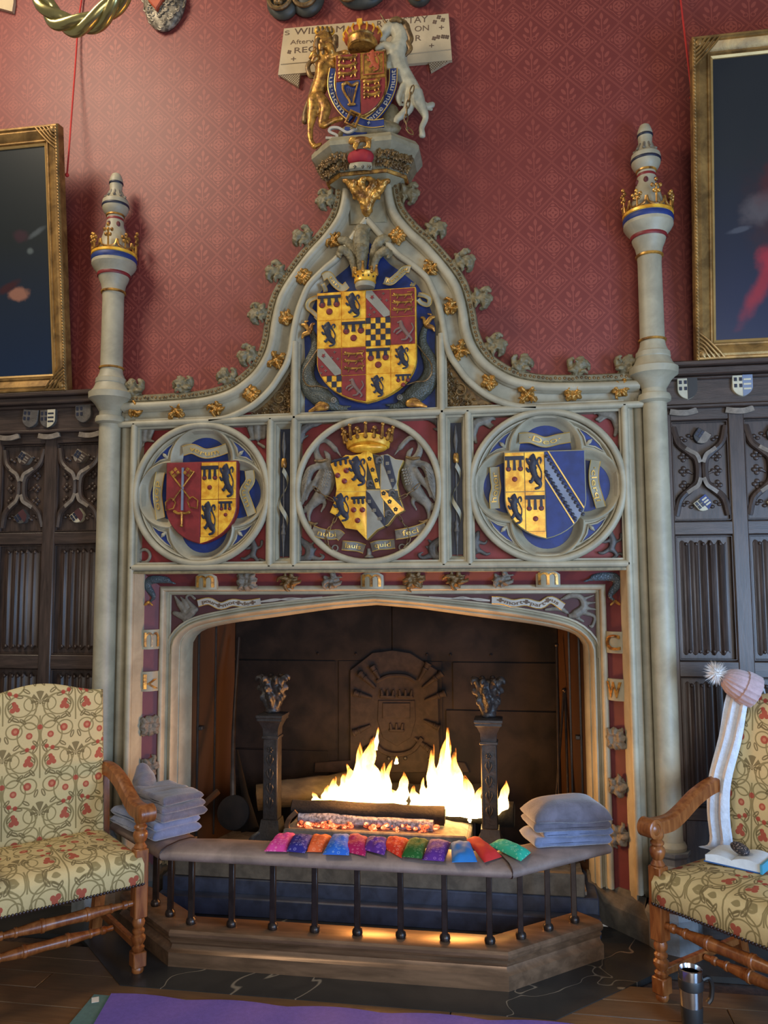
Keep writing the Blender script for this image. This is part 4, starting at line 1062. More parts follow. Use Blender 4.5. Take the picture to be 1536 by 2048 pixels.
spd.obj('spandrel_bed', 'dark_maroon', FP, False)
bd = MB()
bd.loft([rect_row(0.126, 0.172, 1.2), rect_row(0.134, 0.168, 1.2), rect_row(0.138, 0.179, 1.2)]); bd.obj('spandrel_border', 'stone', FP)
MB().box(-1.10, 1.10, 0.19, 0.32, 1.50, 1.72).obj('lintel', 'stone_sooty', FP)
for s in (-1, 1):
    x0, x1 = sorted((s*1.075, s*1.20)); MB().box(x0, x1, 0.185, 0.30, 0.12, 1.6).obj('jamb_core', 'stone_sooty', FP)
    # sooty plinth under the jamb, splayed like it
    q = [(s*1.225, -0.03), (s*1.225, 0.11), (s*1.0, 0.30), (s*1.0, 0.235)]; q = q if s < 0 else q[::-1]
    pl = MB(); pl.loft([[(x, y, 0) for x, y in q], [(x, y, 0.10) for x, y in q], [(x-s*0.008*(1 if abs(x) > 1.1 else 0), y+0.03, 0.15) for x, y in q], [(x, y+0.035, 0.185) for x, y in q]], closed=True, caps=True)
    pl.obj('jamb_plinth', 'stone_sooty', FP, False)

# ---------------------------------------------------------------- carved bosses and crockets
def boss_me(seed, n, sq, swirl):
    """carved leaf boss: curled leaves round a knob, about one unit across, front towards -Y"""
    random.seed(seed); m = MB(); m.ball((0, 0.02, 0), (0.40, 0.14, 0.40), 12, 8); m.ball((0, -0.14, 0), 0.13, 8, 6)
    for k in range(n):
        a = 2*PI*k/n+PI/4; R = 0.46*((1-sq)+sq/max(abs(math.cos(a)), abs(math.sin(a)))); u = lambda r, da, h: (r*math.cos(a+da), -h, r*math.sin(a+da))
        m.stroke([u(0.12, 0, 0.12), u(R*0.55, swirl*0.5, 0.26), u(R*0.9, swirl, 0.18), u(R*0.98, swirl+0.25, 0.08)], [0.10, 0.11, 0.085, 0.05], 7)
        for sg in (-1, 1): m.stroke([u(R*0.45, sg*0.12, 0.14), u(R*0.72, sg*0.36, 0.17), u(R*0.86, sg*0.42, 0.06)], [0.07, 0.065, 0.04], 6)
    return wobble(fuse(m, 0.042, 1, 'boss'), 0.035, 8, seed)
BOSS = [boss_me(1, 4, 0.9, 0.0), boss_me(2, 5, 0.3, 0.5), boss_me(3, 8, 0.5, 0.0), boss_me(4, 3, 0.7, 1.0), boss_me(5, 4, 0.4, 0.6), boss_me(6, 6, 0.7, 0.3)]
GB_ = [(274, 822, 0), (355, 822, 0), (434, 818, 5), (505.5, 789.7, -40), (554.7, 722, -20), (573, 638, -10), (608, 555, -35), (668, 482, -40), (797, 475, 40), (862, 538.6, 40), (902, 616.6, 12), (919.7, 702.6, 25), (979, 767, 50), (1055, 790, 0), (1145, 786, 0), (1240, 780, 0)]
for i, (x, y, a) in enumerate(GB_):
    p = at(x, y, 0.03); o = link('gilded_boss', BOSS[[3, 0, 4, 2, 0, 1, 2, 4, 2, 4, 3, 0, 1, 0, 2, 5][i]], 'gold_old', FP); o.location = (p.x, 0.022, p.z); o.scale = (0.084, 0.09, 0.086); o.rotation_euler = (0, math.radians(-a), 0)
def crocket_me(seed):
    """broad curling leaf on a wide foot; outward = +Z, curls towards +X"""
    random.seed(seed); m = MB()
    m.stroke([(-0.040, 0.012, -0.006), (0.0, 0.004, 0.004), (0.034, 0.012, -0.006)], [0.010, 0.017, 0.010], 7)
    m.stroke([(-0.010, 0.006, 0.0), (-0.002, -0.004, 0.028), (0.014, -0.012, 0.046), (0.034, -0.012, 0.042), (0.040, -0.008, 0.026)], [0.022, 0.022, 0.021, 0.014, 0.008], 8)
    m.stroke([(-0.008, 0.0, 0.02), (-0.026, 0.0, 0.040), (-0.030, -0.004, 0.062), (-0.020, -0.008, 0.070)], [0.016, 0.016, 0.013, 0.008], 7)
    m.stroke([(0.002, -0.006, 0.036), (0.006, -0.012, 0.062), (0.018, -0.014, 0.070)], [0.017, 0.014, 0.008], 7)
    m.stroke([(-0.006, -0.010, 0.012), (-0.020, -0.022, 0.022), (-0.036, -0.016, 0.020)], [0.011, 0.011, 0.007], 7)
    m.stroke([(0.004, -0.012, 0.010), (0.018, -0.024, 0.016), (0.032, -0.018, 0.008)], [0.011, 0.010, 0.006], 7)
    for k in range(8): m.ball((random.uniform(-0.03, 0.035), random.uniform(-0.030, -0.016), random.uniform(0.012, 0.06)), random.uniform(0.004, 0.007), 6, 4)
    me = fuse(m, 0.004, 1, 'crocket'); return wobble(me, 0.0045, 85, seed)
CRK = [crocket_me(k) for k in (1, 2, 3)]
CR = [(651, 400), (610, 478), (553, 545), (520, 628), (500, 712), (275, 770), (362, 766), (447, 762), (820, 388), (876, 455), (934, 519), (967, 596), (989, 692), (1055, 738), (1147, 726), (1240, 722)]
half = [Vector((x, 0, z)) for x, z in MAIN]; allm = half+[Vector((-p.x, 0, p.z)) for p in half]
for i, (x, y) in enumerate(CR):
    p = at(x, y, 0.03); c = min(allm, key=lambda q: (q.x-p.x)**2+(q.z-p.z)**2); d = Vector((p.x-c.x, 0, p.z-c.z)).normalized()
    if i in (5, 6, 7, 13, 14, 15): d = Vector((0, 0, 1))
    b = c+d*0.056; o = link('crocket', CRK[i % 3], 'stone_olive', FP); o.location = (b.x, 0.034, b.z); sc = 1.30 if i not in (5, 6, 7, 13, 14, 15) else 1.2
    o.scale = (sc if (p.x > 0) else -sc, sc*1.1, sc); o.rotation_euler = (0, math.atan2(d.x, d.z), 0)
# bosses of the frieze above the arch and down the jambs
def letter_block(x, z, w, h, Y, tilt, txt):
    b = MB(); rows = []
    for k in range(7):
        t = -1+k/3; rows.append([(x+w/2*t, Y-0.016*(1-t*t)-0.004, z-h/2), (x+w/2*t, Y-0.016*(1-t*t)-0.004, z+h/2), (x+w/2*t, Y+0.02, z+h/2), (x+w/2*t, Y+0.02, z-h/2)])
    b.loft(rows, closed=True, caps=True); o = b.obj('scroll_block', 'scroll_paint', FP)
    t = text_mb(txt, h*1.3, 0.006); xs = [v[0] for v in t.v]; zs_ = [v[2] for v in t.v]; kx = w*0.82/(max(xs)-min(xs)); kz = h*0.74/(max(zs_)-min(zs_)); mz = (max(zs_)+min(zs_))/2; mx_ = (max(xs)+min(xs))/2
    t.map(lambda X, Yy, Z: (x+(X-mx_)*kx, Y-0.018+Yy+0.010*((X-mx_)*kx/(w/2))**2, z+(Z-mz)*kz)); t.obj('lettering', 'gold_old', o, False)
    return o
FR = [(412, 1163, 'm'), (494, 1163, 2), (578, 1161, 4), (662, 1162, 3), (744, 1161, 'm'), (828, 1160, 5), (911, 1158, 4), (1004, 1158, 3), (1096, 1157, 'm')]
for i, (x, y, k) in enumerate(FR):
    p = at(x, y, 0.10)
    if isinstance(k, str): letter_block(p.x, p.z, 0.112, 0.080, 0.105, 0, k)
    else:
        o = link('carved_boss', BOSS[k], 'gold_dim' if i in (2, 5, 6) else 'carved_grey', FP); o.location = (p.x, 0.112, p.z); o.scale = (0.112, 0.11, 0.098)
JB = [(300, 1279, 'm'), (299, 1363, 'k'), (296, 1452, 2), (293, 1535, 5), (1230, 1285, 'c'), (1232, 1380, 'w'), (1234, 1478, 2), (1237, 1574, 1), (1243, 1672, 5)]
for x, y, k in JB:
    p = at(x, y, 0.09)
    if isinstance(k, str):
        o = letter_block(0, p.z, 0.090, 0.098, 0, 0, k)
    else:
        o = link('carved_boss', BOSS[k], 'carved_grey', FP); o.scale = (0.104, 0.09, 0.104)
    s = 1 if p.x > 0 else -1
    o.rotation_euler = (0, 0, s*math.radians(38)*-1 if False else -s*math.radians(-40)*-1)
    o.location = (s*1.136, 0.108, p.z if not isinstance(k, str) else 0)

# ---------------------------------------------------------------- carved animals
def strokes_px(K, S_, Y, mp=0.0024, n=8, flat=1.0, ref=None):
    """tapered strokes traced in picture coordinates K on the plane Y"""
    m = MB()
    for st in S_:
        p, r = st[0], st[1]; yy = Y-(st[2] if len(st) > 2 else 0)
        m.stroke([at(*K(*a), yy) for a in p], [e*mp for e in r], n, flat)
    return m
def both(mb, voxel, name, m, par, sub=()):
    """carve a figure and its mirror image about the centre line"""
    me = fuse(mb, voxel, 2, name); a = link(name, me, m, par)
    me2 = fuse(mb.mirror(), voxel, 2, name); b = link(name, me2, m, par)
    for sm, nm, mm in sub: sm.obj(nm, mm, a); sm.mirror().obj(nm, mm, b)
    return a, b
K1 = zm(480, 560, 5.486); q = 1/5.486
dol = strokes_px(K1, [([(775, 545), (812, 640), (822, 740), (790, 850), (745, 960), (735, 1070), (780, 1190), (870, 1270), (960, 1330), (1015, 1345)], [e*q for e in (36, 42, 50, 66, 84, 96, 112, 122, 112, 86)]),
                      ([(1010, 1380), (1100, 1395), (1215, 1385)], [e*q for e in (60, 26, 16)]), ([(1010, 1400), (1100, 1425), (1200, 1425)], [e*q for e in (40, 18, 10)])], 0.035, flat=0.6)
fin = strokes_px(K1, [([(940, 1390), (860, 1400), (760, 1440)], [e*q for e in (45, 40, 12)]), ([(930, 1360), (880, 1350), (830, 1375)], [e*q for e in (20, 18, 8)])], 0.0, flat=0.6)
tl = strokes_px(K1, [([(765, 560), (720, 500), (680, 490)], [e*q for e in (28, 26, 14)]), ([(775, 545), (790, 490), (815, 480)], [e*q for e in (24, 18, 12)]), ([(755, 575), (700, 600), (680, 640)], [e*q for e in (28, 26, 10)]), ([(745, 450), (715, 460)], [8*q, 12*q])], 0.01, flat=0.8)
rg = strokes_px(K1, [([(850, 760), (770, 880), (700, 990), (700, 1100), (760, 1165), (860, 1165), (960, 1190)], [e*q for e in (6, 7, 8, 9, 9, 8, 5)])], -0.008)
ey = MB(); e0 = at(*K1(1030, 1320), -0.012); ey.lathe([(0.014, 0), (0.014, 0.006), (0.009, 0.008), (0.008, 0.004), (0.004, 0.010)], e0, 14, ax='y')
d1, d2 = both(dol, 0.006, 'dolphin', 'dolphin_skin', FP, [(fin, 'fin', 'gold_old'), (tl, 'tail', 'gold_old'), (rg, 'dorsal_ridge', 'gold_dim'), (ey, 'eye', 'carved_grey')])
# crest above the big shield: crown and ostrich plumes
KP = zm(560, 330, 4.267); q = 1/4.267
def kp(x, y, Y): return at(*KP(x, y), Y)
c0 = kp(726, 975, -0.03)
cr = MB().lathe([(0.048, -0.022), (0.054, -0.018), (0.052, -0.010), (0.055, 0.014), (0.060, 0.022), (0.056, 0.026), (0.050, 0.02)], (c0.x, -0.03, c0.z), 24).obj('crest_crown', 'gold', FP)
MB().lathe([(0.046, -0.045), (0.050, -0.03), (0.046, -0.02)], (c0.x, -0.03, c0.z), 20).obj('crest_wreath', 'stone', cr)
m = MB()
for k in range(8):
    a = k*PI/4-PI/2; R = 0.056; X, Y_ = c0.x+R*math.cos(a), -0.03+R*math.sin(a)
    m.stroke([(X, Y_, c0.z+0.02), (X*1.0, Y_, c0.z+(0.058 if k % 2 == 0 else 0.036))], [0.010, 0.006], 6); m.ball((X, Y_, c0.z+(0.064 if k % 2 == 0 else 0.042)), 0.008, 7, 5)
m.obj('crown_point', 'gold_old', cr)
m = MB()
for k in range(5):
    a = -PI/2+(k-2)*0.5; m.ball((c0.x+0.054*math.cos(a), -0.03+0.054*math.sin(a), c0.z), (0.005, 0.004, 0.005), 6, 4)
m.obj('crown_jewel', 'black_paint', cr)
def plume(S_, Y):
    m = MB()
    for p, r, dy in S_:
        m.stroke([kp(x, y, Y-dy*(i/(len(p)-1))) for i, (x, y) in enumerate(p)], [e*q*0.0023 for e in r], 8, 0.7)
    return m
PL = [([([(690, 930), (690, 800), (690, 680), (695, 600)], (48, 68, 82, 78), 0.0), ([(660, 560), (690, 535), (745, 545)], (40, 46, 36), 0.0)], 0.0, 0.0),
      ([([(690, 900), (690, 770), (690, 720)], (30, 50, 52), 0.02), ([(655, 700), (692, 695), (730, 705)], (26, 34, 24), 0.02)], -0.045, 0.0),
      ([([(640, 930), (620, 820), (580, 750), (525, 720)], (30, 38, 42, 40), 0.03), ([(525, 720), (500, 760), (515, 790)], (36, 28, 16), 0.03)], -0.02, 0.0),
      ([([(650, 920), (630, 760), (580, 660), (520, 640)], (30, 40, 46, 40), 0.0)], -0.005, 0.0),
      ([([(790, 930), (810, 820), (850, 760), (900, 730)], (30, 38, 42, 42), 0.03), ([(900, 730), (940, 760), (920, 790)], (40, 30, 18), 0.03)], -0.02, 0.0),
      ([([(780, 920), (800, 760), (840, 660), (890, 620)], (30, 42, 46, 40), 0.0), ([(890, 620), (930, 650), (900, 670)], (38, 28, 16), 0.0)], -0.005, 0.0)]
for S_, Y, _ in PL:
    link('ostrich_plume', wobble(fuse(plume(S_, Y), 0.005, 2, 'ostrich_plume'), 0.003, 120), 'stone_olive', FP)
# swans holding the centre shield
q = 1/4.267
sw = strokes_px(K4, [([(400, 560), (410, 650), (385, 750), (330, 830), (265, 900), (195, 955)], [e*q for e in (52, 76, 72, 58, 40, 20)]),
                     ([(370, 550), (325, 490), (308, 420), (330, 360), (385, 345), (435, 380), (475, 425)], [e*q for e in (40, 34, 28, 25, 24, 25, 27)], 0.01), ([(480, 430), (525, 485)], [16*q, 6*q], 0.012),
                     ([(335, 560), (260, 600), (220, 700), (205, 800), (190, 890)], [e*q for e in (28, 42, 44, 34, 14)], 0.012), ([(345, 620), (300, 700), (240, 780), (225, 850)], [e*q for e in (26, 30, 26, 12)], 0.016),
                     ([(420, 520), (405, 470), (380, 440)], [e*q for e in (26, 26, 14)]), ([(340, 850), (385, 880), (350, 955)], [e*q for e in (26, 20, 10)]), ([(270, 900), (245, 990), (255, 1050)], [e*q for e in (30, 20, 14)], 0.004)], 0.022, flat=0.65)
ft = strokes_px(K4, [([(250, 1045), (290, 1060), (320, 1050)], [14*q, 16*q, 8*q]), ([(255, 1055), (265, 1090)], [12*q, 8*q])], 0.01)
col_ = strokes_px(K4, [([(300, 520), (350, 525), (400, 510)], [12*q, 14*q, 12*q], 0.03)], 0.01)
fe = MB()
for k in range(7):
    a = at(*K4(250-6*k, 600+26*k), -0.018); b = at(*K4(205-4*k, 660+34*k), -0.010); fe.stroke([a, b], [0.006, 0.003], 6, 0.6)
for k in range(6):
    for j in range(3): fe.stroke([at(*K4(385+j*22-6*k, 600+24*k+6*j), -0.026), at(*K4(392+j*22-6*k, 618+24*k), -0.026)], [0.0055, 0.0035], 5, 0.5)
both(sw, 0.0052, 'swan', 'carved_grey', FP, [(ft, 'foot', 'gold_dim'), (col_, 'collar', 'gold_dim'), (fe, 'feathers', 'carved_grey')])
for o in list(bpy.data.objects):
    if o.name.startswith('feathers'): o['kind'] = 'stuff'
def chain(pts, r, name, m, par, mirr=False):
    P = resample(catmull(pts, 6), max(4, int(sum((Vector(a)-Vector(b)).length for a, b in zip(pts, pts[1:]))/(r*2.6)))); c = MB()
    for i in range(len(P)-1):
        a, b = P[i], P[i+1]; t = (b-a).normalized(); s_ = Vector((0, 1, 0)) if i % 2 else t.cross(Vector((0, 1, 0))).normalized()
        mid = (a+b)/2; L = (b-a).length*0.72
        c.tube([mid+t*L*math.cos(u)+s_*r*0.75*math.sin(u) for u in np.linspace(0, 2*PI, 9)[:-1]], r*0.28, 5, closed=True)
    (c.mirror() if mirr else c).obj(name, m, par)
for mi in (False, True):
    chain([at(*K4(*p), -0.042) for p in ((290, 745), (340, 790), (400, 830), (450, 855))], 0.009, 'chain', 'gold_dim', FP, mi)
    chain([at(*K4(*p), -0.005) for p in ((480, 1000), (440, 1070), (400, 1130), (395, 1210), (440, 1270))], 0.009, 'chain', 'gold_dim', FP, mi)
    g = MB(); cc = at(*K4(462, 1262), 0.0); g.tube(ring_pts(cc.x, cc.z, 0.014, 0.02, 16), 0.004, 6, closed=True); (g.mirror() if mi else g).obj('chain_ring', 'carved_grey', FP)
# coronet over the centre shield
cc = at(*K4(742, 350), -0.03)
cn = MB().lathe([(0.100, -0.016), (0.104, -0.010), (0.108, 0.012), (0.114, 0.018), (0.110, 0.022), (0.100, 0.014)], (cc.x, 0.0, cc.z-0.006), 32)
cn.map(lambda x, y, z: (x, y*0.62, z+0.030*(1-((x-cc.x)/0.11)**2)*(1 if y < 0 else 0.2)-0.012))
cn = cn.obj('coronet', 'gold', FP)
m = MB()
for k in range(9):
    a = -PI/2+(k-4)*0.39; X = cc.x+0.112*math.sin((k-4)*0.36); Yy = -0.066*math.cos((k-4)*0.36); zb = cc.z+0.012+0.016*math.cos((k-4)*0.36); H = 0.045 if k % 2 == 0 else 0.022
    X2 = X+0.012*(k-4)/4
    m.stroke([(X, Yy, zb-0.012), (X2, Yy, zb+H)], [0.011, 0.005], 6)
    m.ball((X2, Yy, zb+H+0.006), 0.0095 if k % 2 == 0 else 0.012, 8, 6)
    if k % 2: 
        for dx in (-0.013, 0.013): m.ball((X2+dx, Yy, zb+H-0.006), 0.007, 6, 4)
m.obj('coronet_point', 'gold_old', cn)
bl = MB().ball((cc.x, -0.002, cc.z-0.030), (0.095, 0.052, 0.028), 20, 10).obj('shield_cushion', 'gold', cn)
# ---------------------------------------------------------------- scrolls with mottoes
def scroll(pts, w, Y, par, txt=None, m='scroll_paint', ts=0.6, wave=0.010, flip=False, lm='letter_gold', span=0.8):
    P = resample(catmull([Vector((p[0], 0, p[1])) for p in pts], 6), 24); r = []
    for i, p in enumerate(P): r.append(Vector((p.x, Y-wave*math.sin(i/23*PI*2.0), p.z)))
    o = MB().ribbon(r, w, 0.006).obj('scroll', m, par)
    ed = MB()
    for sg in (-1, 1):
        e = offset_path([(p.x, p.z) for p in r], sg*w*0.47); ed.tube([(x, r[i].y, z) for i, (x, z) in enumerate(e)], 0.002, 4)
    ed.obj('scroll_edge', 'letter_gold', o)
    if txt:
        t = text_mb(txt, w*ts*1.25, 0.003); xs = [v[0] for v in t.v]; L = max(xs)-min(xs); d = [0.0]
        for a, b in zip(r, r[1:]): d.append(d[-1]+(b-a).length)
        k = d[-1]*span/L
        def mp(x, y, z):
            s_ = d[-1]/2+x*k; j = 0
            while j < 22 and d[j+1] < s_: j += 1
            f = (s_-d[j])/(d[j+1]-d[j]); p = r[j].lerp(r[j+1], f); tt = (r[j+1]-r[j]).normalized(); nn = Vector((-tt.z, 0, tt.x))
            return p+nn*z+Vector((0, y-0.002, 0))
        t.map(mp); t.obj('lettering', lm, o, False)
    return o
def px2(K, P, Y): return [(at(*K(*p), Y).x, at(*K(*p), Y).z) for p in P]
KL = Zl; KR = zm(900, 720, 3.84)
scroll(px2(KL, [(505, 735), (590, 720), (680, 755), (770, 740), (860, 712)], 0.02), 0.050, 0.025, FP, 'verum', span=0.62)
scroll(px2(KL, [(320, 905), (310, 1000), (295, 1100), (300, 1190), (320, 1280)], 0.02), 0.048, 0.03, FP, 'dono', span=0.6)
scroll(px2(KL, [(1040, 890), (1050, 980), (1000, 1060), (1020, 1150), (1060, 1250)], 0.02), 0.048, 0.03, FP, 'tuum', span=0.62)
scroll(px2(KR, [(530, 600), (620, 600), (725, 630), (830, 605), (925, 592)], 0.02), 0.050, 0.025, FP, '\u00b7Deo\u00b7', span=0.62)
scroll(px2(KR, [(345, 1140), (340, 1060), (355, 980), (345, 900), (340, 820)], 0.02), 0.046, 0.03, FP, 'honor', span=0.72)
scroll(px2(KR, [(1120, 770), (1105, 860), (1110, 950), (1140, 1050), (1160, 1130)], 0.02), 0.046, 0.03, FP, '\u00b7clerqi', span=0.72)
scroll(px2(K4, [(275, 1110), (340, 1135), (420, 1150), (490, 1145), (525, 1170)], 0.0), 0.048, 0.0, FP, 'nubi', 'carved_grey', span=0.55)
scroll(px2(K4, [(525, 1240), (580, 1245), (650, 1250), (715, 1270)], 0.0), 0.046, 0.012, FP, 'lauis', 'carved_grey', span=0.65)
scroll(px2(K4, [(775, 1255), (840, 1238), (910, 1232), (975, 1225)], 0.0), 0.046, 0.012, FP, 'quid', 'carved_grey', span=0.65)
scroll(px2(K4, [(985, 1150), (1060, 1140), (1140, 1120), (1245, 1085)], 0.0), 0.048, 0.0, FP, 'feci', 'carved_grey', span=0.5)
m = MB(); c0 = at(*K4(755, 1320), 0.02); m.lathe([(0.010, 0.03), (0.012, 0.0), (0.024, -0.010), (0.022, -0.014)], (c0.x, 0.035, c0.z), 12); m.obj('scroll_knob', 'carved_grey', FP)
scroll(px2(KP, [(365, 960), (420, 945), (470, 1010), (530, 1045), (575, 1020)], -0.01), 0.036, -0.01, FP, 'tan', span=0.4)
scroll(px2(KP, [(890, 985), (950, 1000), (1010, 940), (1060, 885), (1110, 890)], -0.01), 0.036, -0.01, FP, 'Rene\u00b7nou', span=0.8)
for P in ([(860, 175), (760, 230), (735, 290), (780, 330), (840, 390), (820, 420)], [(905, 30), (925, 80), (930, 120)]):
    scroll([(at(*K1(*p), 0.0).x, at(*K1(*p), 0.0).z) for p in P], 0.020, 0.01, FP)
for P in ([(490, 140), (560, 160), (610, 190), (590, 240), (520, 220), (490, 190)], [(430, 60), (440, 20)]):
    K3 = zm(740, 560, 5.12); scroll([(at(*K3(*p), 0.0).x, at(*K3(*p), 0.0).z) for p in P], 0.020, 0.01, FP)
# lances in the two narrow panels
for s in (-1, 1):
    x = s*(B_+C_)/2
    n = MB(); n.box(x-0.026, x+0.026, 0.055, 0.067, ZB+0.05, ZT-0.045); n.obj('lance_panel', 'slate' if False else 'navy', FP)
    b = MB(); 
    for d, y in ((0.040, 0.02),): pass
    rr = [[(x-d, y, ZB+e), (x+d, y, ZB+e), (x+d, y, ZT-e), (x-d, y, ZT-e)] for d, y, e in ((0.042, 0.014, 0.022), (0.036, 0.028, 0.030), (0.030, 0.034, 0.036), (0.026, 0.056, 0.045))]
    b.loft(rr, closed=True); b.obj('panel_moulding', 'stone', FP)
    l = MB(); l.lathe([(0.002, -0.31), (0.006, -0.24), (0.010, -0.20), (0.014, -0.195), (0.008, -0.17), (0.011, -0.16), (0.004, -0.14), (0.004, 0.18), (0.007, 0.20), (0.012, 0.235), (0.003, 0.31)], (x, 0.03, ZC-0.01), 10); l = l.obj('lance', 'carved_dark', FP)
    MB().lathe([(0.008, 0.13), (0.013, 0.135), (0.014, 0.15), (0.013, 0.172), (0.008, 0.178)], (x, 0.03, ZC-0.01), 10).obj('lance_tassel', 'gold_old', l)
    rb = [Vector((x+0.020*math.sin(t), 0.03-0.020*math.cos(t), ZC+0.11-0.032*t)) for t in np.linspace(0, 9.0, 36)]
    MB().ribbon(rb, [0.026]*36, 0.003, axis=(0.3, 0, 0.95)).obj('lance_ribbon', 'scroll_paint', l)
# small beasts in the corners of the panels
def corner(px, py, S_, m, sub=None):
    mb = MB(); c0 = at(px, py, 0.045)
    S_ = [([tuple(e*1.25 for e in a) for a in p], [e*1.3 for e in r]) for p, r in S_]
    for p, r in S_: mb.stroke([(c0.x+a[0]*0.001, 0.045-(a[2]*0.001 if len(a) > 2 else 0), c0.z+a[1]*0.001) for a in p], [e*0.001 for e in r], 7, 0.7)
    return link(sub or 'corner_beast', fuse(mb, 0.004, 1, 'corner_beast'), m, FP)
bear = lambda s: [([(-30*s, -30), (-18*s, 10), (20*s, 22), (38*s, 30)], (14, 20, 15, 12)), ([(38*s, 30), (52*s, 24)], (10, 6)), ([(22*s, 15), (45*s, 0)], (8, 6)), ([(10*s, 12), (35*s, -8)], (8, 6)), ([(-30*s, -28), (-20*s, -62)], (11, 7)), ([(-36*s, -20), (-40*s, -58)], (9, 7))]
corner(962, 852, bear(1), 'carved_grey'); corner(1218, 838, bear(-1), 'carved_grey')
sprite = lambda s: [([(0, 30), (8*s, 5), (0, -25)], (11, 13, 12)), ([(0, 36), (-4*s, 44)], (10, 8)), ([(4*s, 12), (-25*s, 2), (-36*s, 12)], (8, 6, 5)), ([(0, -20), (-30*s, -38), (-45*s, -36)], (9, 7, 5)), ([(4*s, -24), (20*s, -48), (4*s, -56)], (9, 7, 5)), ([(10*s, 0), (34*s, 10), (38*s, 30)], (7, 5, 7)), ([(30*s, -40), (50*s, -50)], (6, 8))]
for x, y, s in ((955, 1088, -1), (1222, 1085, 1), (505, 1098, 1)): corner(x, y, sprite(s), 'carved_dark')
corner(288, 1112, [([(26*math.cos(t), 26*math.sin(t)) for t in np.linspace(-1.8, 4.0, 12)], [7]*12)], 'carved_grey')
cdol = lambda s: [([(-40*s, -34), (-34*s, 5), (0, 30), (30*s, 32)], (12, 18, 14, 8)), ([(30*s, 32), (45*s, 40), (30*s, 52)], (6, 7, 5)), ([(-44*s, -36), (-50*s, -66)], (9, 5)), ([(-30*s, -20), (-8*s, -10)], (8, 4))]
corner(620, 866, cdol(1), 'carved_dark'); corner(863, 852, cdol(-1), 'carved_dark')
drg = lambda s: [([(-45*s, -40), (-10*s, -34), (0, 0), (-30*s, 30)], (12, 18, 20, 12)), ([(-30*s, 30), (-46*s, 52)], (12, 6)), ([(0, -30), (40*s, -40), (55*s, -28), (40*s, -20)], (12, 8, 6, 4)), ([(-5*s, 5), (18*s, 28)], (10, 4)), ([(-40*s, -10), (-48*s, -40)], (8, 6)), ([(0, -20), (26*s, 2)], (10, 4))]
corner(620, 1098, drg(1), 'carved_dark'); corner(866, 1094, drg(-1), 'carved_dark')
hb = [([(-30, -24), (-32, 18)], (12, 14)), ([(-8, -26), (-6, 20)], (16, 18)), ([(14, -20), (24, 12)], (12, 14)), ([(40, 20), (56, 34), (70, 24)], (5, 6, 5)), ([(-10, -50), (-34, -66)], (6, 8)), ([(10, -30), (34, -36)], (8, 5))]
corner(292, 866, hb, 'carved_grey'); corner(512, 862, [([(-a[0], a[1]) for a in p], r) for p, r in hb], 'carved_grey')
# swan, dragon and motto scrolls in the arch spandrels
KA = zm(240, 1110, 2.844); q = 1/2.844
ws = strokes_px(KA, [([(310, 330), (370, 350), (410, 320), (430, 310)], [e*q for e in (14, 26, 28, 18)]), ([(420, 300), (385, 260), (378, 238), (400, 228), (425, 248)], [e*q for e in (16, 10, 8, 8, 9)]), ([(370, 320), (340, 280), (312, 235)], [e*q for e in (24, 18, 6)]), ([(385, 310), (365, 265), (345, 240)], [e*q for e in (20, 13, 5)]), ([(350, 350), (370, 380)], [12*q, 8*q])], 0.172, mp=0.0025, flat=0.7)
link('carved_swan', fuse(ws, 0.003, 1), 'carved_grey', FP)
KB = zm(740, 1110, 2.793); q = 1/2.793
wd = strokes_px(KB, [([(1090, 240), (1130, 225), (1180, 240), (1195, 290), (1150, 330), (1120, 340)], [e*q for e in (12, 16, 16, 22, 26, 14)]), ([(1090, 240), (1065, 248)], [10*q, 5*q]), ([(1180, 250), (1250, 225)], [12*q, 4*q]), ([(1195, 270), (1262, 265)], [14*q, 4*q]), ([(1200, 295), (1268, 305)], [14*q, 4*q]), ([(1190, 320), (1255, 345), (1240, 400), (1225, 395)], [14*q, 10*q, 9*q, 5*q]), ([(1140, 340), (1190, 370)], [12*q, 8*q]), ([(1100, 320), (1060, 300), (980, 305)], [10*q, 16*q, 8*q])], 0.172, mp=0.0025, flat=0.7)
link('carved_dragon', fuse(wd, 0.003, 1), 'carved_grey', FP)
for K, P, txt in ((KA, [(445, 275), (510, 262), (575, 290), (640, 270), (710, 278), (800, 265)], 'pour\u271amot\u271ade\u271a'), (KB, [(680, 252), (740, 255), (800, 270), (870, 262), (950, 280), (1010, 250), (1080, 290)], '\u271amort\u271apart\u271aus')):
    scroll([(at(*K(*p), 0.165).x, at(*K(*p), 0.165).z) for p in P], 0.036, 0.160, FP, txt, 'scroll_white', span=0.85, wave=0.006, lm='letter_dark')
for K, P in ((KA, [(800, 265), (880, 255), (960, 250), (1060, 246), (1150, 240)]), (KB, [(670, 255), (600, 248), (520, 240), (440, 242), (330, 235)])):
    for d in (-5, 5):
        MB().tube(catmull([at(*K(x, y+d*math.sin(i*2.2)), 0.166) for i, (x, y) in enumerate(P)], 5), [0.005-0.0035*k/20 for k in range(21)], 6).obj('scroll_tail', 'scroll_white', FP)
# blue dolphins in the frieze corners
KC = zm(160, 1100, 5.12); q = 1/5.12
bd = strokes_px(KC, [([(900, 310), (820, 300), (720, 310), (690, 370), (735, 440), (755, 490), (700, 540)], [e*q for e in (34, 46, 50, 46, 36, 22, 12)]), ([(900, 320), (975, 345)], [22*q, 10*q])], 0.10, flat=0.7)
btl = strokes_px(KC, [([(700, 535), (668, 560)], [16*q, 12*q]), ([(705, 530), (740, 565)], [12*q, 9*q])], 0.085)
both(bd, 0.005, 'frieze_dolphin', 'dolphin_blue', FP, [(btl, 'tail', 'gold_old')])
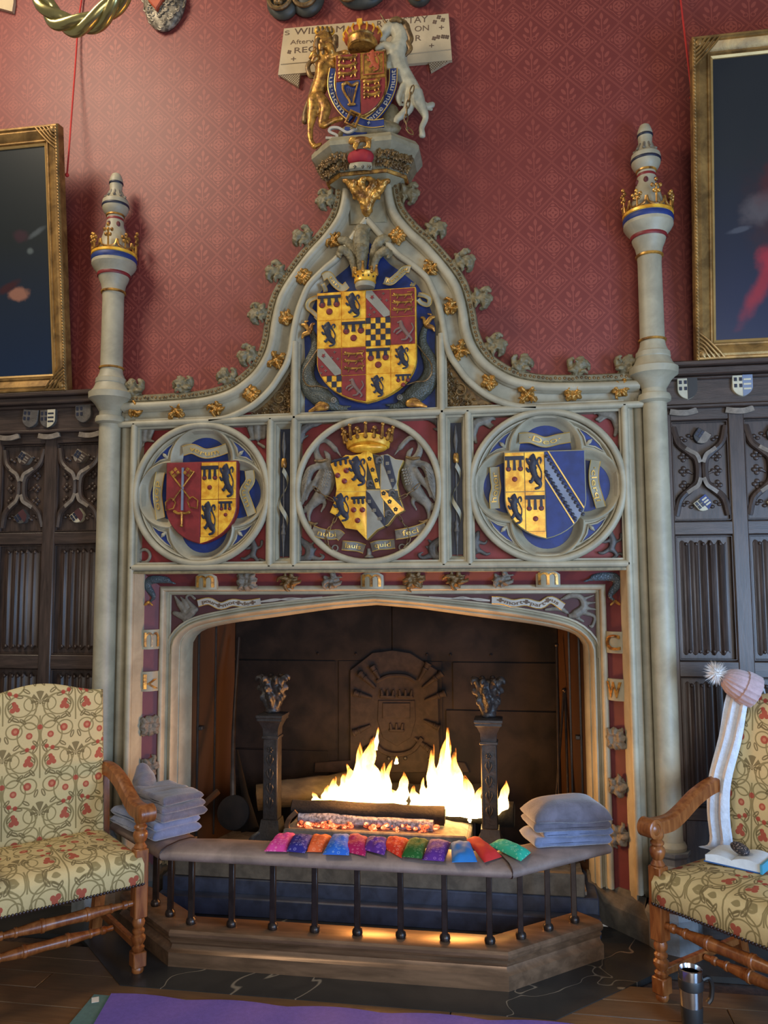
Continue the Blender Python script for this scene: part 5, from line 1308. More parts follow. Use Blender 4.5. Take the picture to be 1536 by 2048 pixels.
# ---------------------------------------------------------------- octagonal pedestal at the top
def octr(fw, hw, yf, z): 
    ys = min(0.09, yf+(hw-fw)*0.95); return [(-hw, 0.11, z), (-hw, ys, z), (-fw, yf, z), (fw, yf, z), (hw, ys, z), (hw, 0.11, z)]
MB().loft([octr(0.085, 0.10, 0.035, 3.34), octr(0.09, 0.105, 0.03, 3.44), octr(0.098, 0.125, 0.0, 3.50), octr(0.112, 0.19, -0.075, 3.537)], closed=True, caps=True).obj('pedestal_neck', 'stone_mid', FP, False)
MB().loft([octr(0.113, 0.20, -0.080, 3.535), octr(0.117, 0.203, -0.085, 3.545), octr(0.117, 0.203, -0.085, 3.549)], closed=True, caps=True).obj('gilt_fillet', 'gold_old', FP, False)
MB().loft([octr(0.113, 0.20, -0.078, 3.549), octr(0.122, 0.215, -0.095, 3.58), octr(0.138, 0.24, -0.125, 3.622)], closed=True, caps=True).obj('pedestal_bed', 'stone_olive', FP, False)
ps = MB().loft([octr(0.138, 0.242, -0.122, 3.620), octr(0.142, 0.25, -0.135, 3.630), octr(0.150, 0.268, -0.158, 3.650), octr(0.150, 0.268, -0.158, 3.672), octr(0.142, 0.25, -0.14, 3.70)], closed=True, caps=True).obj('pedestal_slab', 'stone_mid', FP, False)
fo = MB(); random.seed(5)
def oct_pt(u, z):
    t = (z-3.55)/0.07; fw, hw, yf = 0.115+0.023*t, 0.20+0.04*t, -0.08-0.045*t; ys = yf+(hw-fw)*0.95
    P = [(-hw, ys), (-fw, yf), (fw, yf), (hw, ys)]; k = min(2, int(u*3)); f = u*3-k
    return Vector((P[k][0]+(P[k+1][0]-P[k][0])*f, P[k][1]+(P[k+1][1]-P[k][1])*f, z))
for k in range(44):
    u = ((k % 22)+0.5)/22; p = oct_pt(u, 3.568 if k < 22 else 3.602)
    if 0.40 < u < 0.58: continue
    for j in range(8):
        a = j*0.7+k; r = 0.014+0.012*random.random(); e = p+Vector((r*math.cos(a)*0.8, -0.014-0.01*random.random(), r*math.sin(a)))
        fo.stroke([p+Vector((0, -0.004, 0)), p.lerp(e, 0.6)+Vector((0, -0.006, 0)), e], [0.010, 0.009, 0.005], 6, 0.8)
fo.obj('pedestal_foliage', 'gold_dim', FP)['kind'] = 'stuff'
# ermine-edged cap with a little golden lion on the pedestal front
Kp = zm(600, 20, 5.486)
def kq(x, y, Y): return at(*Kp(x, y), Y)
c0 = kq(665, 1610, -0.13); m = MB(); m.ball((c0.x, -0.13, c0.z), (0.060, 0.035, 0.036), 16, 10); m.ball((c0.x-0.03, -0.13, c0.z-0.005), (0.036, 0.032, 0.034)); m.ball((c0.x+0.03, -0.13, c0.z-0.005), (0.036, 0.032, 0.034))
cp = link('cap_of_maintenance', fuse(m, 0.005, 2), 'cap_red', FP)
a, b = kq(560, 1725, -0.14), kq(780, 1715, -0.14); m = MB(); m.tube(catmull([a, (a+b)/2+Vector((0, -0.02, -0.006)), b], 6), 0.020, 8, flat=0.8); m.obj('ermine_band', 'scroll_paint', cp)
m = MB()
for x in (600, 690, 765):
    p = kq(x, 1715, -0.172); m.stroke([p+Vector((0, 0, 0.006)), p+Vector((0, 0, -0.007))], [0.002, 0.004], 5); m.stroke([p+Vector((-0.006, 0, 0)), p+Vector((0.006, 0, 0))], 0.002, 5)
m.obj('ermine_spot', 'black_paint', cp)
m = MB(); R = lambda *a: [e*0.0004 for e in a]
for p, r in (([(600, 1440), (650, 1420), (720, 1420), (755, 1440)], R(40, 38, 34, 36)), ([(575, 1430), (560, 1445)], R(48, 36)), ([(610, 1450), (590, 1510)], R(24, 16)), ([(640, 1450), (610, 1530)], R(22, 14)), ([(750, 1450), (740, 1500), (700, 1510)], R(28, 18, 12)), ([(765, 1450), (765, 1510)], R(24, 14)), ([(770, 1420), (790, 1400)], R(10, 8))):
    m.stroke([kq(x, y, -0.165) for x, y in p], r, 7)
link('crest_lion', fuse(m, 0.004, 1), 'gold_old', cp)
# gilded leaf corbel under the pedestal
m = MB(); random.seed(3)
for s in (-1, 1):
    for p, r in (([(740, 400), (700, 300), (640, 230), (600, 170), (560, 150)], (40, 38, 34, 30, 20)), ([(740, 330), (720, 240), (690, 170), (720, 130)], (36, 34, 30, 22)), ([(690, 290), (650, 260), (640, 300)], (30, 28, 16)), ([(610, 200), (640, 150)], (26, 20)), ([(740, 430), (720, 400)], (30, 30))):
        m.stroke([kp(740+(x-740)*(-s)*1.05, y-15, -0.075+(y-140)*0.00022) for x, y in p], [e*0.00062 for e in r], 7)
link('gilded_leaf_corbel', wobble(fuse(m, 0.005, 1), 0.004, 80), 'gold_old', FP)
# ================================================================ royal arms standing on the pedestal
RA = thing('royal_arms', 'painted royal arms with golden lion, white unicorn, crown and blue garter on the pedestal', 'coat of arms', (0, -0.03, 3.70))
class _Sh:
    pass
def RP(o): o.location = (0, 0.03, -3.70); return o
q = 0.000447; WID = 1.3
def rs_(S_, Y):
    m = MB()
    for st in S_:
        dy = st[2] if len(st) > 2 else 0.0
        m.stroke([kq(x, y, Y-dy) for x, y in st[0]], [e*q*WID for e in st[1]], 9, 0.85)
    return m
lionS = [([(265, 300), (255, 400), (262, 500)], (78, 92, 78)), ([(300, 380), (318, 420)], (58, 46), 0.03), ([(262, 500), (268, 620), (250, 760), (195, 900), (150, 1000)], (74, 82, 76, 66, 60)),
         ([(330, 520), (410, 500), (500, 470)], (40, 32, 28), 0.03), ([(320, 560), (380, 620), (400, 640)], (34, 28, 22), 0.02),
         ([(150, 990), (140, 1120), (112, 1280), (118, 1430), (160, 1500)], (62, 52, 30, 24, 26), 0.02), ([(160, 1500), (230, 1470)], (24, 14), 0.03),
         ([(210, 960), (280, 1080), (240, 1270), (360, 1215), (460, 1190)], (56, 54, 30, 26, 22), 0.02)]
random.seed(4)
lionS += [([(200+50*math.sin(k*1.1), 300+45*(k % 6)), (180+70*math.sin(k*1.1), 345+45*(k % 6))], (30, 16), 0.03+0.02*(k % 3)) for k in range(14)]
lionS += [([(215, 250), (195, 225)], (22, 16)), ([(330, 250), (345, 228)], (22, 16)), ([(318, 400), (338, 440)], (40, 34), 0.05), ([(500, 470), (525, 455)], (20, 10), 0.04), ([(500, 475), (528, 478)], (18, 10), 0.04)]
b = rs_(lionS, -0.045); li = RP(link('lion', fuse(b, 0.006, 1), 'gold_old', RA)); li['label'] = 'golden crowned lion supporter'
b = rs_([([(150, 800), (110, 960), (60, 1120), (55, 1220)], (18, 20, 24, 30)), ([(160, 790), (190, 640), (140, 560), (85, 620), (110, 720), (150, 740)], (16, 18, 20, 22, 22, 14))], -0.03); b.obj('tail', 'gold_dim', li)
b = rs_([([(200, 230), (340, 235)], (36, 36), 0.0)], -0.05); b.obj('crown', 'gold', li)
b = rs_([([(x, 230), (x-4, 190)], (18, 12), 0.02) for x in (200, 250, 300, 345)]+[([(200+k*60, 330+40*(k % 2)), (190+k*62, 480)], (26, 12), 0.03) for k in range(4)]+[([(190, 300), (175, 420)], (24, 16), 0.02), ([(390, 300), (400, 400)], (26, 18), 0.0)], -0.05); b.obj('mane', 'gold_dim', li)
uniS = [([(1050, 170), (960, 220), (905, 300)], (56, 58, 34)), ([(1060, 190), (1105, 320), (1070, 450), (1060, 560)], (64, 78, 92, 92)), ([(1060, 560), (1110, 680), (1190, 800), (1250, 920)], (90, 80, 70, 74)),
        ([(1010, 420), (930, 385), (850, 425)], (42, 32, 26), 0.03), ([(1010, 560), (960, 610), (980, 640)], (34, 28, 20), 0.02),
        ([(1260, 920), (1330, 1060), (1378, 1180), (1335, 1290), (1345, 1375)], (72, 46, 28, 26, 28), 0.02), ([(1200, 900), (1190, 1080), (1070, 1190), (1050, 1230)], (60, 48, 30, 26), 0.0)]
uniS += [([(905, 300), (890, 330)], (30, 22)), ([(1040, 130), (1050, 90)], (20, 10)), ([(930, 330), (940, 380)], (16, 8)), ([(1040, 480), (1000, 540)], (60, 40), 0.02), ([(1330, 1375), (1360, 1385)], (24, 18), 0.02), ([(1060, 1180), (1030, 1210)], (26, 18)), ([(1130, 840), (1080, 960), (1100, 1040)], (34, 30, 16), 0.02)]
b = rs_(uniS, -0.045); un = RP(link('unicorn', fuse(b, 0.006, 1), 'unicorn_white', RA)); un['label'] = 'white chained unicorn supporter'
b = rs_([([(1090, 110), (1160, 170), (1195, 260)], (24, 30, 22), 0.0), ([(1180, 220), (1215, 320), (1190, 380)], (26, 26, 18), 0.0), ([(1180, 360), (1210, 430), (1160, 500)], (26, 22, 12), 0.0), ([(1000, 110), (1060, 100), (1100, 120)], (18, 24, 20), 0.02)], -0.06); b.obj('mane', 'gold_dim', un)
b = rs_([([(975, 190), (930, 120), (880, 40)], (12, 9, 3))], -0.06); b.obj('horn', 'gold_dim', un)
b = rs_([([(1290, 960), (1380, 1060), (1450, 1040)], (22, 34, 26)), ([(1380, 1060), (1440, 1090)], (28, 14))], -0.02); b.obj('tail', 'unicorn_white', un)
pts = [kq(x, y, -0.11) for x, y in ((1240, 840), (1215, 920), (1190, 1010), (1170, 1100), (1165, 1200), (1160, 1260), (1190, 1320), (1230, 1355))]
pts = [Vector((p.x, p.y, p.z)) for p in pts]; chain(pts, 0.012, 'chain', 'gold_dim', un)
# shield
TL, TR, BT = kq(395, 505, -0.09), kq(950, 470, -0.09), kq(695, 1185, -0.09)
cx, hw, zt, hh = (TL.x+TR.x)/2, (TR.x-TL.x)/2, (TL.z+TR.z)/2, (TL.z+TR.z)/2-BT.z
out = [(cx+x, zt+z) for x, z in heater(hw, hh, 10)]
rsh = RP(MB().prism(out, -0.105, -0.06, 0.003).obj('shield', 'gold_old', RA, False)); io = inset(out, 0.005); zm_ = zt-hh*0.43
def rq(x0, x1, z0, z1, m):
    return MB().prism(clip([(x0, z0), (x1, z0), (x1, z1), (x0, z1)], io), -0.109, -0.10, 0.001).obj('quarter', m, rsh, False)
g = 0.002
qs = [rq(cx-hw, cx-g, zm_+g, zt, 'shield_red'), rq(cx+g, cx+hw, zm_+g, zt, 'gold_old'), rq(cx-hw, cx-g, zt-hh, zm_-g, 'blue'), rq(cx+g, cx+hw, zt-hh, zm_-g, 'shield_red')]
def pass_lions(x0, w, zc, h, name):
    for k in range(3):
        z = zc+h*(0.33-0.33*k); b = MB(); Y = -0.112
        b.stroke([(x0+w*0.15, Y, z+h*0.05), (x0+w*0.5, Y, z+h*0.02), (x0+w*0.85, Y, z+h*0.05)], [0.011, 0.008, 0.009], 6)
        for u, d in ((0.15, -0.05), (0.3, 0.03), (0.72, -0.04), (0.86, 0.03)): b.stroke([(x0+w*u, Y, z), (x0+w*(u+d), Y, z-h*0.12)], 0.004, 5)
        b.stroke([(x0+w*0.88, Y, z+h*0.05), (x0+w*0.96, Y, z+h*0.13), (x0+w*0.75, Y, z+h*0.14)], 0.0035, 5); b.ball((x0+w*0.12, Y, z+h*0.09), (0.011, 0.007, 0.011), 8, 5)
        b.obj('passant_lion', 'gold_old', rsh)
pass_lions(cx-hw*0.92, hw*0.82, (zt+zm_)/2, (zt-zm_)*0.86, 'a'); pass_lions(cx+hw*0.08, hw*0.72, zm_-hh*0.17, hh*0.30, 'b')
o = link('lion', LION, 'crown_red', rsh); o.location = (cx+hw*0.5, -0.112, zm_+hh*0.10); o.scale = (0.11, 0.05, 0.11)
tr = MB(); x0, x1, z0, z1 = cx+hw*0.12, cx+hw*0.90, zm_+hh*0.06, zt-hh*0.05
tr.tube([(x0, -0.111, z0), (x1, -0.111, z0), (x1, -0.111, z1), (x0, -0.111, z1)], 0.0035, 5, closed=True); tr.obj('tressure', 'crown_red', rsh)
hp = MB(); S_ = [([(470, 820), (475, 870), (500, 930), (540, 990), (555, 1035)], (14, 16, 14, 12, 14)), ([(470, 820), (520, 800), (570, 830), (630, 800)], (18, 16, 14, 18)), ([(635, 800), (610, 900), (580, 1030)], (10, 9, 9)), ([(535, 1040), (600, 1032)], (14, 14))]
for p, r in S_: hp.stroke([kq(x, y, -0.113) for x, y in p], [e*q for e in r], 7)
hp.obj('harp', 'gold_old', rsh)
hs = MB()
for k in range(5): hs.tube([kq(510+k*22, 850+k*4, -0.112), kq(540+k*10, 960+k*10, -0.112)], 0.0012, 4)
hs.obj('harp_strings', 'gold_dim', rsh)
# garter
def px_path(P, Y): return [kq(x, y, Y) for x, y in P]
def belt(P, w, Y, txt, span):
    r = resample(catmull(px_path(P, Y), 6), 24); o = RP(MB().ribbon(r, w, 0.015).obj('garter', 'blue', RA)); e = MB()
    for sg in (-1, 1): e.tube([(x, r[i].y-0.001, z) for i, (x, z) in enumerate(offset_path([(p.x, p.z) for p in r], sg*w*0.47))], 0.0028, 5)
    e.obj('garter_edge', 'letter_gold', o)
    if txt:
        t = text_mb(txt, w*0.95, 0.003); xs = [v[0] for v in t.v]; L = max(xs)-min(xs); d = [0.0]
        for a, b in zip(r, r[1:]): d.append(d[-1]+(b-a).length)
        k = d[-1]*span/L
        def mp(x, y, z):
            s_ = d[-1]/2+x*k; j = 0
            while j < 22 and d[j+1] < s_: j += 1
            f = (s_-d[j])/(d[j+1]-d[j]); p = r[j].lerp(r[j+1], f); tt = (r[j+1]-r[j]).normalized(); nn = Vector((-tt.z, 0, tt.x)); return p+nn*z+Vector((0, y-0.002, 0))
        t.map(mp); t.obj('lettering', 'scroll_white', o, False)
belt([(365, 640), (345, 760), (350, 880), (400, 1010), (470, 1110), (560, 1190)], 0.036, -0.085, '\u00b7us\u00b7nom\u00b7', 0.8)
belt([(730, 1225), (830, 1150), (920, 1040), (985, 920), (1020, 790), (1025, 640)], 0.040, -0.085, 'ente pul munt', 0.92)
belt([(600, 1200), (700, 1235), (800, 1250), (920, 1235)], 0.040, -0.10, '+', 0.1)
bk = MB(); bw = [kq(*p, -0.125) for p in ((560, 1105), (660, 1150), (605, 1285), (500, 1235))]; bk.tube(bw, 0.008, 7, closed=True); RP(bk.obj('garter_buckle', 'gold_old', RA))
st = MB(); P = px_path([(620, 1290), (520, 1340), (420, 1290), (340, 1290), (320, 1330), (400, 1370), (390, 1400), (280, 1400)], -0.105); st.ribbon(catmull(P, 5), 0.012, 0.012); RP(st.obj('garter_strap', 'scroll_white', RA))
st = MB(); P = px_path([(480, 1330), (560, 1340), (640, 1330), (720, 1300)], -0.09); st.ribbon(catmull(P, 5), 0.05, 0.02); RP(st.obj('garter_strap', 'blue', RA))
# mound of stone behind
m = MB(); m.ball(kq(760, 1330, -0.05), (0.16, 0.05, 0.05), 16, 8); m.ball(kq(1000, 1180, -0.03), (0.045, 0.03, 0.07), 12, 8); RP(m.obj('mound', 'stone_olive', RA))
# crown
c0 = kq(682, 400, -0.07); q2 = 0.000447
cr = RP(MB().lathe([(0.068, -0.020), (0.074, -0.014), (0.076, 0.018), (0.082, 0.024), (0.080, 0.030), (0.070, 0.026)], (c0.x, -0.06, c0.z+0.010), 28).obj('crown', 'gold_old', RA))
m = MB(); m.ball((c0.x, -0.06, c0.z+0.052), (0.094, 0.078, 0.052), 22, 12); m.obj('crown_cap', 'crown_red', cr)
m = MB()
for k in range(16):
    a = 2*PI*k/16; R = 0.078
    m.stroke([(c0.x+0.07*math.cos(a), -0.06+0.07*math.sin(a), c0.z+0.03), (c0.x+0.097*math.cos(a), -0.06+0.082*math.sin(a), c0.z+0.055), (c0.x+0.086*math.cos(a), -0.06+0.072*math.sin(a), c0.z+0.080)], [0.004, 0.005, 0.006], 6)
m.obj('crown_arch', 'gold', cr)
m = MB(); m.lathe([(0.030, 0.085), (0.022, 0.105), (0.010, 0.118), (0.004, 0.125), (0.007, 0.132), (0.004, 0.138)], (c0.x, -0.06, c0.z), 10); m.obj('crown_finial', 'carved_grey', cr)
m = MB(); m.prism([(c0.x-0.014, c0.z+0.072), (c0.x, c0.z+0.052), (c0.x+0.014, c0.z+0.072), (c0.x+0.012, c0.z+0.095), (c0.x-0.012, c0.z+0.095)], -0.142, -0.12); m.obj('crown_cross', 'gold', cr, False)
m = MB()
for k in range(5):
    a = -PI/2+(k-2)*0.5; m.ball((c0.x+0.070*math.cos(a), -0.06+0.070*math.sin(a), c0.z+0.012), (0.006, 0.005, 0.006), 6, 4)
m.obj('crown_jewel', 'maroon', cr)

# ================================================================ things on the wall
PQ = thing('inscription_scroll', 'cream painted inscription scroll with folded corners behind the royal arms', 'sign', (0, 0.10, 4.13))
def PP(o): o.location = (0, -0.10, -4.13); return o
c = [at(568, 57, 0.085), at(897, 27, 0.085), at(904, 120, 0.085), at(556, 150, 0.085)]
n = MB(); rows = []
for k in range(13):
    t = k/12; a = c[3].lerp(c[2], t); b = c[0].lerp(c[1], t); y = 0.085
    rows.append([(a.x, y, a.z), (b.x, y, b.z), (b.x, 0.105, b.z), (a.x, 0.105, a.z)])
n.loft(rows, closed=True, caps=True); pb = PP(n.obj('scroll_sheet', 'plaque_cream', PQ))
for tri in (((556, 150), (602, 140), (597, 175)), ((857, 124), (904, 120), (862, 145))):
    P = [at(x, y, 0.095) for x, y in tri]; f = PP(MB().prism([(p.x, p.z) for p in P], 0.088, 0.105).obj('folded_corner', 'plaque_lattice', PQ, False))
    lat = MB(); cc = sum(P, Vector())/3
    for k in range(-6, 7):
        for d in (Vector((1, 0, 1)), Vector((1, 0, -1))):
            a = cc+Vector((k*0.014, 0, 0)); seg = []
            pg = clip([(a.x-d.x*0.1-0.001, a.z-d.z*0.1), (a.x-d.x*0.1+0.001, a.z-d.z*0.1), (a.x+d.x*0.1+0.001, a.z+d.z*0.1), (a.x+d.x*0.1-0.001, a.z+d.z*0.1)], ccwp([(p.x, p.z) for p in P]))
            if len(pg) > 2: lat.prism(pg, 0.0865, 0.0885)
    if lat.v: lat.obj('lattice', 'letter_dark', f, False)
KT = zm(500, 0, 3.657)
def word(txt, p0, p1, h, par):
    a, b = at(*KT(*p0), 0.085), at(*KT(*p1), 0.085); t = text_mb(txt, h, 0.001); xs = [v[0] for v in t.v]; k = (b-a).length/(max(xs)-min(xs)); mid = (max(xs)+min(xs))/2
    t.map(lambda x, y, z: ((x-mid)*k, y, z)); t.xf(frame_map((a.x, a.z), (b.x, b.z), 0.0848)); t.obj('lettering', 'letter_dark', par, False)
word('WILLIAM', (325, 235), (690, 212), 0.05, pb); word('RY', (930, 180), (1010, 172), 0.05, pb); word('STAY', (1120, 155), (1300, 140), 0.05, pb); word('ON', (1205, 215), (1308, 205), 0.042, pb)
word('Afterw', (295, 312), (480, 298), 0.034, pb); word('REC', (325, 372), (485, 358), 0.044, pb); word('R', (1210, 282), (1252, 278), 0.044, pb); word('S', (255, 245), (290, 240), 0.034, pb)
for x, y in ((318, 435), (460, 420), (1328, 338), (1400, 205)): word('+', (x-18, y), (x+18, y-2), 0.045, pb)
fl_ = MB()
for x, y in ((1345, 275), (1375, 265), (1410, 262), (1440, 265), (1380, 120), (1410, 140), (1350, 155), (285, 375)):
    p = at(*KT(x, y), 0.079)
    for k in range(4): fl_.ball((p.x+0.007*math.cos(k*1.57+0.5), 0.0848, p.z+0.007*math.sin(k*1.57+0.5)), (0.006, 0.001, 0.006), 6, 4)
fl_.obj('painted_flourish', 'letter_dark', pb)
MB().tube([at(*KT(*p), 0.083) for p in ((225, 470), (480, 448))], 0.002, 4).obj('ruled_line', 'plaque_lattice', pb)
MB().tube([at(*KT(*p), 0.083) for p in ((1160, 395), (1470, 360))], 0.002, 4).obj('ruled_line', 'plaque_lattice', pb)
# carved wall ornaments cut by the top of the picture
o = thing('carved_cartouche', 'oval carved cartouche with flowers and an orange shield, top left of wall', 'ornament', tuple(at(330, -8, 0.09)))
c0 = at(330, -8, 0.09); m = MB(); random.seed(2)
m.ball((0, 0.0, 0), (0.125, 0.05, 0.205), 20, 14); m.obj('cartouche_body', 'ornament_silver', o)
m = MB()
for k in range(120):
    a = random.uniform(0, 2*PI); r = math.sqrt(random.random()); x, z = 0.115*r*math.cos(a), 0.19*r*math.sin(a); y = -0.052*math.sqrt(max(0.04, 1-r*r))
    m.tube([(x+0.013*math.cos(t), y, z+0.013*math.sin(t)) for t in np.linspace(0, 2*PI, 8)[:-1]], 0.005, 5, closed=True)
m.obj('carved_flowers', 'ornament_silver', o)['kind'] = 'stuff'
sh = MB().prism([(-0.075, 0.12), (-0.07, -0.06), (-0.02, -0.125), (0.03, -0.05), (0.035, 0.12)], -0.066, -0.03, 0.006); sh.obj('shield', 'crown_red', o, False)
m = MB()
for x, z in ((-0.05, -0.02), (-0.01, -0.05), (-0.012, 0.02), (-0.045, 0.05)): m.ball((x, -0.068, z), (0.014, 0.004, 0.016), 8, 5)
m.obj('shield_spots', 'maroon', o)
for px, py, w, h, lab in ((590, -8, 0.15, 0.11, 'dark carved bracket with gilded scrolls, leftmost above the inscription scroll'), (724, -22, 0.13, 0.095, 'dark carved bracket with gilded scrolls directly above the crown'), (838, -14, 0.062, 0.055, 'small dark carved bracket, rightmost above the inscription scroll')):
    c0 = at(px, py, 0.07); o = thing('carved_bracket', lab, 'ornament', tuple(c0)); m = MB()
    for dx in ((-0.45, 0.42) if w > 0.14 else (0,)): m.ball((dx*w, 0.02, 0), (w*(0.62 if w > 0.14 else 1.0), 0.045, h), 18, 10)
    m.obj('bracket_body', 'ornament_dark', o)
    for dx in ((-0.5, 0.4) if w > 0.14 else ((-0.5, 0.5) if w > 0.1 else (0,))):
        g = MB(); g.tube([(dx*w+w*0.4*math.cos(t), -0.028, -0.02+h*0.55*math.sin(t)) for t in np.linspace(0, 2*PI, 20)[:-1]], 0.012, 7, closed=True)
        if w > 0.14 and dx < 0:
            for k in range(6): g.ball((dx*w+0.022*math.cos(k), -0.035, -0.03+0.022*math.sin(k)), 0.016, 8, 5)
        g.obj('gilded_scroll', 'gold_dim', o)
c0 = at(6, 5, 0.085); s1 = MB().prism([(p.x, p.z) for p in (at(-60, -60, .085), at(26, -60, .085), at(27, 4, .085), at(24, 23, .085), at(-60, 0, .085))], 0.085, 0.108)
tag(s1.obj('painted_scroll_end', 'plaque_cream', None, False), 'cream end of another painted scroll in the top left corner', 'sign')
# twisted brass chandelier ring hanging in front
ctr = at(172, -78, -1.3); R1 = 0.24; cp = []
for t in np.linspace(0, 2*PI, 49)[:-1]:
    cp.append(Vector((ctr.x+0.20*math.cos(t)*1.0, -1.3-0.06*math.sin(t+0.6), ctr.z+0.195*math.sin(t)+0.03*math.cos(t))))
ch = thing('chandelier_ring', 'twisted brass ring of a hanging lamp in the top left corner', 'chandelier', tuple(ctr))
for k in range(3):
    rows = []; N = 192
    for i in range(N):
        t = i/N*len(cp); j = int(t); p = cp[j].lerp(cp[(j+1) % len(cp)], t-j); tn = (cp[(j+1) % len(cp)]-cp[j]).normalized(); u = tn.cross(Vector((0, 1, 0))).normalized(); v = u.cross(tn); a = 2*PI*(k/3+i/N*4)
        rows.append(p+u*0.018*math.cos(a)+v*0.018*math.sin(a)-ctr)
    MB().tube(rows, 0.0205, 12, closed=True).obj('twisted_strand', 'brass', ch)
MB().tube([(0, 0, 0.19), (0, 0, 1.6)], 0.01, 8).obj('hanging_rod', 'brass', ch)
# ================================================================ portraits in gilt frames
def picture(name, label, xin, s, z0, W, H, y_bot, y_top, fw, cm, blobs_mat):
    """leaning picture: built flat in XZ with its lower inner corner at the origin, then tilted forward"""
    t = thing(name, label, 'painting', (xin, y_bot, z0)); ang = math.asin((y_bot-y_top)/H); t.rotation_euler = (ang, 0, 0)
    def X(a): return s*a
    def quad(d): return [(X(d), d), (X(W-d), d), (X(W-d), H-d), (X(d), H-d)]
    prof = [(0.0, 0.02), (0.0, -0.030), (0.006, -0.040), (0.014, -0.040), (0.020, -0.030), (0.030, -0.034), (0.052, -0.024), (0.066, -0.012), (0.070, -0.018), (0.076, -0.018), (fw, -0.006), (fw, 0.01)]
    MB().loft([[(x, y, z) for x, z in quad(d)] for d, y in prof], closed=True).obj('frame', 'frame_gilt', t, True, 25)
    MB().loft([[(x, y, z) for x, z in quad(d)] for d, y in ((fw-0.001, -0.008), (fw+0.002, -0.012), (fw+0.012, -0.006), (fw+0.014, 0.004))], closed=True).obj('slip', 'frame_slip', t, True, 25)
    x0, x1 = sorted((X(fw+0.01), X(W-fw-0.01))); MB().box(x0, x1, 0.0, 0.012, fw+0.01, H-fw-0.01).obj('canvas', blobs_mat, t)
    for zc in (0.0, H):     # leafy corners nearest the chimneypiece
        e = 1 if zc == 0 else -1; c = MB()
        for k in range(5):
            r = 0.022+0.016*k
            c.tube(catmull([(X(0.01+r*1.3), -0.036, zc+e*0.012), (X(0.012+r*0.9), -0.040, zc+e*(0.012+r*0.45)), (X(0.02+r*0.3), -0.040, zc+e*(0.02+r*0.9)), (X(0.012), -0.036, zc+e*(0.02+r*1.25))], 4), 0.0055, 6)
        c.ball((X(0.03), -0.036, zc+e*0.03), (0.018, 0.010, 0.018), 8, 6); c.obj('carved_corner', 'frame_gilt', t)
    b = MB()
    for k in range(int(H/0.016)): b.ball((X(0.008), -0.040, 0.008+k*0.016), (0.006, 0.004, 0.008), 6, 4)
    b.obj('carved_beading', 'frame_gilt', t)['kind'] = 'stuff'
    return t
mat('canvas_left', (20, 26, 34), 0.35, spec=0.4, fn=painting([(-0.27, 0.52, 0.055, 0.035, 0.1, (140, 96, 78), 0.3, 0.9), (-0.33, 0.56, 0.06, 0.02, 0.4, (60, 26, 28), 0.5, 0.8), (-0.16, 0.83, 0.045, 0.014, 0.5, (96, 104, 108), 0.5, 0.45), (-0.2, 0.74, 0.016, 0.014, 0, (110, 120, 120), 0.6, 0.45), (-0.25, 0.82, 0.04, 0.03, 0.0, (62, 34, 44), 0.5, 0.6)], (26, 32, 34), (22, 40, 66), (0.1, 0.8)))
mat('canvas_right', (20, 26, 34), 0.35, spec=0.4, fn=painting([(0.38, 0.62, 0.12, 0.22, 0.2, (56, 36, 40), 0.7, 0.8), (0.30, 0.68, 0.085, 0.06, 0.5, (86, 80, 82), 0.5, 0.8), (0.36, 0.82, 0.05, 0.12, -0.5, (84, 34, 36), 0.6, 0.5), (0.30, 0.34, 0.03, 0.16, -0.5, (150, 36, 46), 0.7, 0.8), (0.33, 0.45, 0.05, 0.05, 0.2, (160, 40, 52), 0.6, 0.8), (0.20, 0.585, 0.05, 0.012, 0.2, (84, 86, 94), 0.4, 0.6)], (38, 42, 46), (26, 34, 62), (0.2, 0.9)))
picture('portrait_painting', 'gilt framed dark portrait, only a hand in view, left of the chimneypiece', -1.575, -1, 2.556, 1.05, 1.365, 0.035, -0.125, 0.082, None, 'canvas_left')
picture('portrait_painting', 'gilt framed dark portrait with grey and red drapery, right of the chimneypiece', 1.520, 1, 2.556, 1.05, 1.45, 0.035, -0.14, 0.082, None, 'canvas_right')
for P, lab in ((((157, 45, .09), (150, 140, .07), (138, 300, .0), (134, 350, -.03)), 'red picture cord hanging above the left portrait'), (((1358, -30, .09), (1366, 40, .06), (1378, 140, -.02), (1384, 195, -.06)), 'bright red picture cord running up from the right portrait')):
    pts = [at(x, y, Y) for x, y, Y in P]
    if P[0][0] < 300: pts = [at(168, -30, 0.1)]+pts
    c = MB(); c.tube(catmull(pts, 6), 0.0045, 7); c.ball(pts[-1], 0.011)
    tag(c.obj('picture_cord', 'cord_red'), lab, 'cord')
# ================================================================ chairs
def turned(prof, p0, p1, n=12):
    """lathe along the segment p0-p1; prof = (t, r)"""
    a, b = Vector(p0), Vector(p1); d = b-a; L = d.length; m = MB().lathe([(r, t*L) for t, r in prof], (0, 0, 0), n)
    m.xf(Matrix.Translation(a) @ d.to_track_quat('Z', 'Y').to_matrix().to_4x4()); return m
BAL = [(0, 0.017), (0.06, 0.017), (0.08, 0.024), (0.12, 0.024), (0.15, 0.015), (0.19, 0.024), (0.25, 0.020), (0.30, 0.027), (0.34, 0.018), (0.45, 0.022), (0.5, 0.024)]
RUNG = [(0, 0.012), (0.05, 0.012), (0.06, 0.017), (0.085, 0.017), (0.095, 0.012), (0.11, 0.013), (0.16, 0.015), (0.165, 0.019), (0.18, 0.019), (0.185, 0.016), (0.33, 0.0235), (0.335, 0.027), (0.355, 0.027), (0.36, 0.023), (0.5, 0.020)]
RUNG = RUNG+[(1-t, r) for t, r in RUNG[::-1][1:]]
